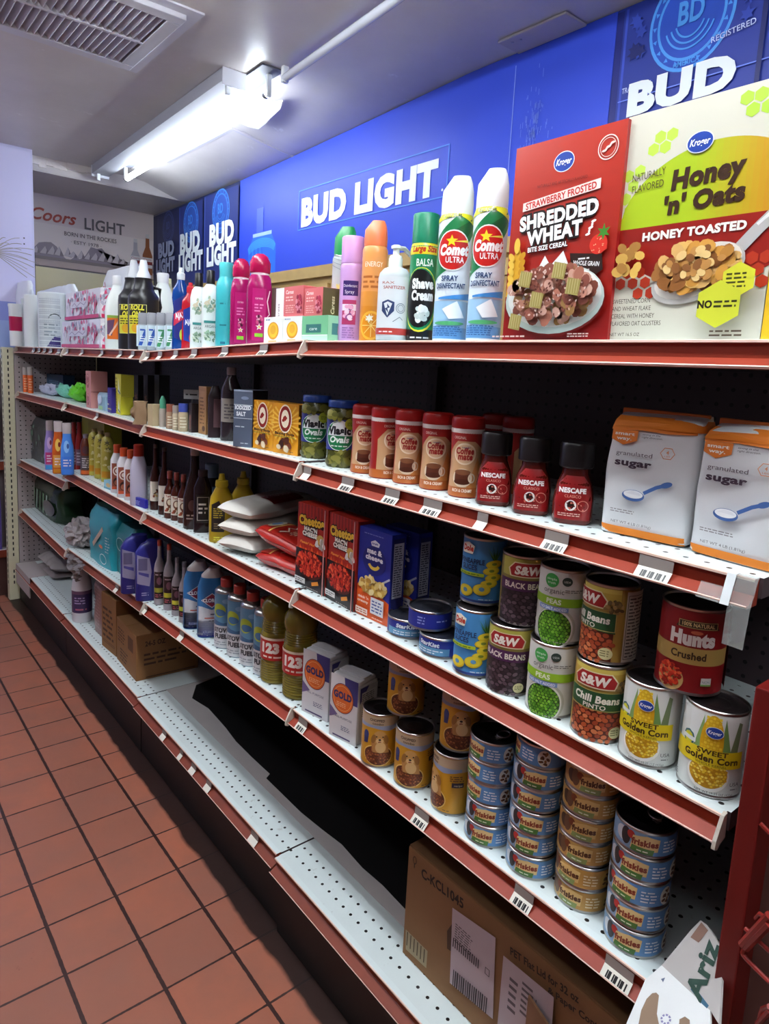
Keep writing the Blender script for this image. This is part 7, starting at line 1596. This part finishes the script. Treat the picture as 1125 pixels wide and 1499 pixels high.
# cat food
def art_cat(blue):
    a, b_, c = (('#86a9cc', '#5f90c6', '#e6ecf4') if blue else ('#c79c58', '#cf9a40', '#f0dcb0'))
    def art(d, r, h):
        d.rect(-r*3.1, 4, r*3.1, h-4, a); d.poly([(-r*.35, 4), (r*2, 4), (r*2, h-4), (-r*.1, h-4)], b_ if blue else '#c49348')
        d.ell(-r*.95, h*.55, r*.25, h*.28, '#d9dfe6' if blue else '#4a3020'); d.ell(-r*.8, h*.55, r*.17, h*.34, '#2a2a2e' if blue else '#6a4a30'); d.ell(-r*.62, h*.7, r*.13, h*.16, '#b8302a' if blue else '#7a3a1a')
        d.poly([(-r*.62, h*.2), (r*.25, h*.28), (r*.3, h*.76), (-r*.1, h*.84), (-r*.55, h*.72)], '#e9cb8c' if blue else '#dfbd78'); d.text('friskies', -r*.16, h*.43, h*.24, '#8a3420' if blue else '#5a3018', w=r*.84, bold=.05, rot=.06, it=.1)
        d.poly([(-r*.6, h*.14), (r*.1, h*.12), (r*.14, h*.34), (-r*.56, h*.36)], '#4f7f3a' if blue else '#8a9a5a'); d.lines(-r*.4, h*.18, 0, h*.28, 1, '#e2ecd2')
        d.lines(r*.42, h*.25, r*1.0, h*.75, 4, c); d.ell(r*1.3, h*.5, r*.24, h*.36, '#e0dcd0' if blue else '#c9a050'); d.pile(r*1.3, h*.5, r*.18, h*.26, ['#6a4424', '#8f6234', '#54341c'], 12, 3, 2, 3)
    return art
RF, HF = 40.5, 36.6
firsts = {}
def cats(px, pyb, blues, name, tw):
    z = zs('D', .25)
    for _ in range(3): x, y = foot(px, pyb, z, RF/1000); z = zs('D', y)+.0006
    n = len(blues)
    for k, bl in enumerate(blues):
        lv_ = 'bottom' if k == 0 else 'top' if k == n-1 else ('second', 'third', 'fourth', 'fifth')[k-1]+' from the bottom'
        lab = '%s cat food tin, %s of the %s stack' % ('blue' if bl else 'golden', lv_, name)
        loc = (x+rnd.uniform(-.0015, .0015), y+rnd.uniform(-.0015, .0015), z+k*(HF/1000+.0003)); rz = fz(loc, tw[k % len(tw)])
        if bl not in firsts: firsts[bl] = can('cat_food_tin', lab, 'tin', loc, rz, RF, HF, '#5f86b4' if bl else '#b5843a', art_cat(bl), 'cat food tins', '#2e282c', True, step=4)
        else: dup(firsts[bl], lab, loc, rz)
cats(711, 1241, [1, 1, 1, 1, 1], 'leftmost', [-4, -2, -40, -44, -38])
cats(774, 1287, [1, 1, 1, 1, 1, 1], 'second from the left', [0, -2, 2, -6, 0, -70])
cats(846, 1336, [0, 0, 0, 0, 0, 0], 'golden', [-14, -22, 0, 4, 2, 10])
cats(922, 1399, [1, 1, 1, 1, 1], 'nearest', [0, -2, -18, -4, 12])
# ================================================================== BOTTOM DECK
ZD = ZE+.001
def kraft(name, label, l, r, pyt, D, art, side=None, top=None, z=ZD, col='#8a6038', cat='cardboard box', dx=0):
    f = fbox(l, r, pyt, z=z); loc, rz, W, H = f
    t = thing(name, label, cat, (loc[0]+dx, loc[1], loc[2]), rz)
    mb = MB(); mb.box(-W/2, W/2, 0, D, 0, H, bev=1.5); mb.obj('box', mat(col, .75, bump=.2, bscale=50, var=.12), t)
    d = Decal(on_front(0)); art(d, W, H); d.obj('front_print', t, MATTE)
    if side: d = Decal(on_right(W/2)); side(d, D, H); d.obj('side_print', t, MATTE)
    mb = MB(); mb.box(-W/2+1, -1, 1, D-1, H, H+3, bev=.6); mb.obj('flap', mat(col, .75, bump=.2, var=.12), t)
    mb = MB(); mb.box(1, W/2-1, 1, D-1, H, H+3, bev=.6); mb.obj('flap', mat(col, .75, bump=.2, var=.12), t)
    return t
ink = '#4a2c18'
kraft('cardboard_box', 'brown cardboard box farther back on the bottom deck', (149, 944), (170, 962), 866, 260, lambda d, W, H: (d.lines(-W*.4, H*.2, W*.4, H*.8, 6, ink), d.frame(-W*.4, H*.12, W*.4, H*.16, 2, ink)))
kraft('cardboard_box', 'brown cardboard box with printed lettering, in front on the bottom deck', (171, 964), (199, 998), 903, 230, lambda d, W, H: (d.rect(W*.1, H*.55, W*.36, H*.86, '#5a3a20'), d.lines(-W*.42, H*.5, W*.0, H*.85, 5, ink), d.lines(-W*.3, H*.1, W*.1, H*.4, 4, ink)), lambda d, D, H: (d.text('24-5 OZ', D*.3, H*.75, H*.11, ink, w=D*.32, bold=.04), d.lines(D*.12, H*.3, D*.8, H*.62, 3, ink), d.rect(D*.15, H*.04, D*.95, H*.06, ink)))
# large carton
p0 = onZ(588.5, 1394, ZD); p1 = onZ(700, 1510, ZD)
rzb = math.atan2(p1[1]-p0[1], p1[0]-p0[0]); Lb = 520; hb = (ztop(p0[0], p0[1], 1238)-ZD)*1000
t = thing('cardboard_box', 'large brown carton with white shipping labels on the bottom deck', 'cardboard box', (float(p0[0]), float(p0[1]), ZD), rzb)
mb = MB(); mb.box(0, Lb, 0, 230, 0, hb, bev=1.5); mb.obj('box', mat('#86603c', .75, bump=.15, bscale=50, var=.1), t)
# pixel to the carton's front face
ca, sa = math.cos(rzb), math.sin(rzb)
def cuv(px, py):
    v = ray(px, py); n = np.array([-sa, ca, 0]); s_ = ((np.array([p0[0], p0[1], 0])-CP)@n)/(v@n); q = CP+v*s_
    return ((q[0]-p0[0])*ca+(q[1]-p0[1])*sa)*1000, (q[2]-ZD)*1000
d = Decal(on_front(0), off0=.5)
def quad(pts, c): d.poly([cuv(*p) for p in pts], c)
a = cuv(617, 1282); b2 = cuv(677, 1328); h0 = cuv(617, 1282)[1]
ang = math.atan2(b2[1]-a[1], b2[0]-a[0])
d.text('C-KCL1045', a[0], a[1]-2, 19, '#2c1c12', w=math.hypot(b2[0]-a[0], b2[1]-a[1])*1.02, al='L', bold=.03, rot=ang)
g_ = cuv(607, 1262); d.ring(g_[0], g_[1]+4, 5, 8, 1.4, '#2c1c12'); d.rect(g_[0]-1, g_[1]-12, g_[0]+1, g_[1]-2, '#2c1c12')
quad([(594, 1360), (594, 1389), (624, 1417), (626, 1392)], '#a09070'); a = cuv(598, 1367); 
for k in range(6):
    q1 = cuv(597+k*5, 1364+k*5); q2 = cuv(597+k*5, 1385+k*5); d.rect(q1[0]-1.5, q2[1], q1[0]+1.0, q1[1], '#4a3a28')
quad([(655, 1362), (655, 1388), (667, 1396), (667, 1345)], '#4a2f1c')
quad([(663, 1328), (659, 1438), (722, 1491), (726, 1372)], '#b9a9ae')
o1 = cuv(668, 1345); o2 = cuv(720, 1480); d.lines(o1[0], cuv(690, 1400)[1], cuv(695, 1380)[0], o1[1]-6, 8, '#5f5458'); 
for k in range(13):
    q1 = cuv(665+k*3.1, 1372+k*2.6); q2 = cuv(665+k*3.1, 1386+k*2.6); d.rect(q1[0]-1.3, q2[1], q1[0]+.9, q1[1], '#2c2428')
for k in range(17):
    q1 = cuv(666+k*3.1, 1418+k*2.5); q2 = cuv(666+k*3.1, 1443+k*2.5); d.rect(q1[0]-1.1-(k % 3)*.5, q2[1], q1[0]+.8, q1[1], '#2c2428')
q1 = cuv(716, 1420); d.frame(q1[0]-5, q1[1]-7, q1[0]+5, q1[1]+6, 1.2, '#3a3034')
a = cuv(750, 1394); b2 = cuv(850, 1466); ang = math.atan2(b2[1]-a[1], b2[0]-a[0]); d.text('PET Flat Lid for 32 oz', a[0], a[1], 13, '#2c1c12', w=math.hypot(b2[0]-a[0], b2[1]-a[1]), al='L', bold=.03, rot=ang)
a = cuv(805, 1450); d.text('& Paper Container', a[0], a[1], 11, '#2c1c12', w=120, al='L', bold=.03, rot=ang)
quad([(740, 1396), (730, 1510), (806, 1560), (814, 1457)], '#b5a5a9'); q1 = cuv(750, 1420); d.lines(q1[0], q1[1]-70, q1[0]+18, q1[1]-4, 5, '#5f5458'); q1 = cuv(768, 1432); d.lines(q1[0], q1[1]-60, q1[0]+30, q1[1]+2, 6, '#5f5458')
d.obj('front_print', t, MATTE)
mb = MB(); mb.box(1, Lb-1, 2, 112, hb, hb+3, bev=.6); mb.obj('flap', mat('#7a5636', .75), t)
mb = MB(); mb.box(1, Lb-1, 118, 228, hb, hb+3, bev=.6); mb.obj('flap', mat('#7a5636', .75), t)
cp_ = onX(800, 1492, .02)
t = thing('cardboard_scrap', 'small loose piece of cardboard leaning in front of the large carton', 'cardboard', (float(cp_[0]), float(cp_[1]), ZD), -math.pi/2+.1)
hs_ = (float(cp_[2])-ZD)*1000
mb = MB(); v0 = [(-35, 0), (60, 0), (60, hs_-60), (20, hs_-20), (-35, hs_+14)]
A0 = [mb.bm.verts.new((x, 0, z)) for x, z in v0]; A1 = [mb.bm.verts.new((x, 4, z)) for x, z in v0]
fs = [mb.bm.faces.new(A0), mb.bm.faces.new(A1)]+[mb.bm.faces.new((A0[j], A0[(j+1) % 5], A1[(j+1) % 5], A1[j])) for j in range(5)]
mb.paint(fs, '#fff'); mb.obj('board', mat('#7f5a40', .8), t)
# torn white drink carton
t = thing('torn_carton', 'torn white drink carton with green lettering at the near end of the shelves', 'carton', (0, 0, ZD), 0)
def panel(pts, th, mats, name):
    """thick sheet through 3-D points (planar fan), thickness th metres along its normal"""
    P_ = [Vector(p) for p in pts]; c = sum(P_, Vector())/len(P_); nrm = Vector()
    for j in range(len(P_)): nrm += (P_[j]-c).cross(P_[(j+1) % len(P_)]-c)
    nrm.normalize(); mb = MB()
    if nrm.dot(Vector(CP)-c) < 0: nrm = -nrm
    a = [mb.bm.verts.new(p) for p in P_]; b_ = [mb.bm.verts.new(p-nrm*th) for p in P_]
    fs = [mb.bm.faces.new(a), mb.bm.faces.new(b_)]+[mb.bm.faces.new((a[j], a[(j+1) % len(a)], b_[(j+1) % len(a)], b_[j])) for j in range(len(a))]
    mb.paint(fs, '#fff'); return wobj(mb, name, mats, (0, 0, ZD), t), c, nrm
Q = lambda px, py, x: tuple(float(k) for k in onX(px, py, x))
def plane_from(p, q, r):
    p, q, r = map(np.array, (p, q, r)); n = np.cross(q-p, r-p); n = n/np.linalg.norm(n)
    return lambda px, py: tuple(float(k) for k in CP+ray(px, py)*(((p-CP)@n)/(ray(px, py)@n)))
PA = plane_from(Q(945, 1432, -.03), Q(1039, 1479, -.055), Q(920, 1499, -.09))
PB_ = plane_from(PA(968, 1413), PA(1039, 1479), Q(1025, 1347, .02))
m_wc = mat('#e2e4e4', .6, bump=.2, bscale=30)
panel([PA(*p) for p in ((968, 1413), (1039, 1479), (1040, 1540), (905, 1540), (916, 1499), (944, 1434))], .003, m_wc, 'front_panel')
panel([PB_(*p) for p in ((968, 1413), (1011, 1361), (1025, 1347), (1034, 1354), (1046, 1372), (1058, 1392), (1052, 1500), (1039, 1479))], .003, mat('#b9b5b2', .65, bump=.2), 'side_panel')  # same white card as the front, its shade put into a greyer colour
def sheet(pf, pts, off, col, mb):
    L = [Vector(pf(*p)) for p in pts]; c = Vector(CP)
    f = mb.bm.faces.new([mb.bm.verts.new(p+(c-p).normalized()*off) for p in L]); mb.paint([f], col)
mb = MB()
sheet(PA, ((930, 1520), (938, 1479), (946, 1462), (954, 1454), (960, 1453), (964, 1457), (961, 1484), (968, 1520)), .0006, '#8c7460', mb)
sheet(PA, ((992, 1520), (994, 1492), (1002, 1488), (1009, 1493), (1010, 1520)), .0006, '#8c7460', mb)
for k in range(8):
    a = k*math.pi/4; b_ = a+.5; sheet(PA, ((974+8*math.cos(a), 1492+8*math.sin(a)), (974+8*math.cos(b_), 1492+8*math.sin(b_)), (974+5*math.cos(b_), 1492+5*math.sin(b_)), (974+5*math.cos(a), 1492+5*math.sin(a))), .0006, '#8a86b0', mb)
sheet(PA, ((967, 1433), (973, 1431), (970, 1438)), .0006, '#5f6a84', mb)
sheet(PB_, ((1010, 1372), (1026, 1350), (1036, 1362), (1022, 1380)), .0006, '#8a6a5c', mb)
sheet(PB_, ((1010, 1448), (1033, 1478), (1037, 1472), (1014, 1442)), .0007, '#3f6a86', mb)
wobj(mb, 'print_marks', MATTE, (0, 0, ZD), t)
# lettering running up the side panel
o_ = np.array(PB_(1024, 1470)); e1 = np.array(PB_(1050, 1395))-o_; e2 = np.array(PB_(1003, 1440))-o_
L1 = np.linalg.norm(e1); n1 = e1/L1; n2 = e2-(e2@n1)*n1; hgt = np.linalg.norm(n2); n2 = n2/hgt; nn = np.cross(n1, n2); nn = nn if nn@(CP-o_) > 0 else -nn
d = Decal(lambda u, v, o: tuple(((o_+n1*u/1000+n2*v/1000+nn*o/1000)-np.array([0, 0, ZD]))*1000), off0=.8)
d.text('Ariz', 0, 0, hgt*1000*.9, '#2f4a40', w=L1*1150, al='L', bold=.04); d.obj('lettering', t, MATTE)
# purple cleaner bottle, wrapped packs
loc, R, H = spec(120.5, 912, 28, 832, z=ZD)
bottle('cleaner_jug', 'white bottle with a deep purple label on the bottom deck', 'bottle', loc, fz(loc), [(R*.95, 0), (R, 4), (R*.96, H*.12), (R, H*.14), (R, H*.6), (R*.9, H*.74), (R*.6, H*.9), (R*.4, H)], '#d6d3da', [(R*.42, H*.99), (R*.44, H*1.08), (R*.4, H*1.1)], '#7a6a8a', lambda d: (d.rect(-R*1.4, H*.18, R*1.4, H*.58, '#3a2a58'), d.rect(-R*1.4, H*.52, R*1.4, H*.58, '#6a4a68'), d.lines(-R*.8, H*.34, R*.6, H*.48, 3, '#a89ac8'), d.lines(-R*.7, H*.22, R*.5, H*.28, 1, '#c06a80')))
sack('pink_bag', 'pale pink printed bag between the purple bottle and the cardboard boxes', 'bag', 136, 152, 926, 842, .035, 120, '#94706c', lambda d, W, H: d.lines(-W*.3, H*.1, W*.3, H*.9, 14, '#b58f88'), z=ZD, seed=5, amp=6)
ql = lay(60, 838, ZD)
pillow('plastic_pack', 'clear wrapped pack with a dark handle slot at the far end of the deck', 'pack', (ql[0]+.01, ql[1]-.03, ZD+.03), -math.pi/2, 330, 330, 62, '#aaa2a2', lambda d, W, L: (d.rect(-W*.1, L*.3, W*.1, L*.38, '#1a1416')), 'wrapped packs on the deck', 6, 6, .2)
pillow('plastic_pack', 'flat wrapped pack lying under the one with the handle slot', 'pack', (ql[0]+.01, ql[1]-.03, ZD+.0005), -math.pi/2, 320, 330, 30, '#8f8686', None, 'wrapped packs on the deck', 2, 4, .3)
# clear tape on the near end of the second shelf
yt_ = -.02
t = thing('packing_tape', 'strips of clear packing tape on the near corner of the second shelf', 'tape', (0, yt_, zs('B', 0)), 0)
m_tape = mat('#d5dad8', .12, 0, .5, alpha=.4)
mb = MB(); mb.prism([(2, 2), (-5, 1), (-17, -32), (-19, -78), (-18.4, -78), (-16.4, -32), (-4.4, .4), (2, 1.2)], -4, 20, axis='y'); mb.jitter(2.0, .05, 4); mb.obj('strip', m_tape, t)
mb = MB(); mb.prism([(2, 3), (-6, 1.6), (-18, -33), (-17.4, -33.4), (-5.2, .9), (2, 2.2)], 18, 28, axis='y'); mb.obj('strip', mat('#e4eaec', .3), t)
mb = MB(); mb.prism([(-16.5, -33), (-6, -16), (-5.4, -16.4), (-15.9, -33.4)], 28, 56, axis='y'); mb.obj('strip', m_tape, t)
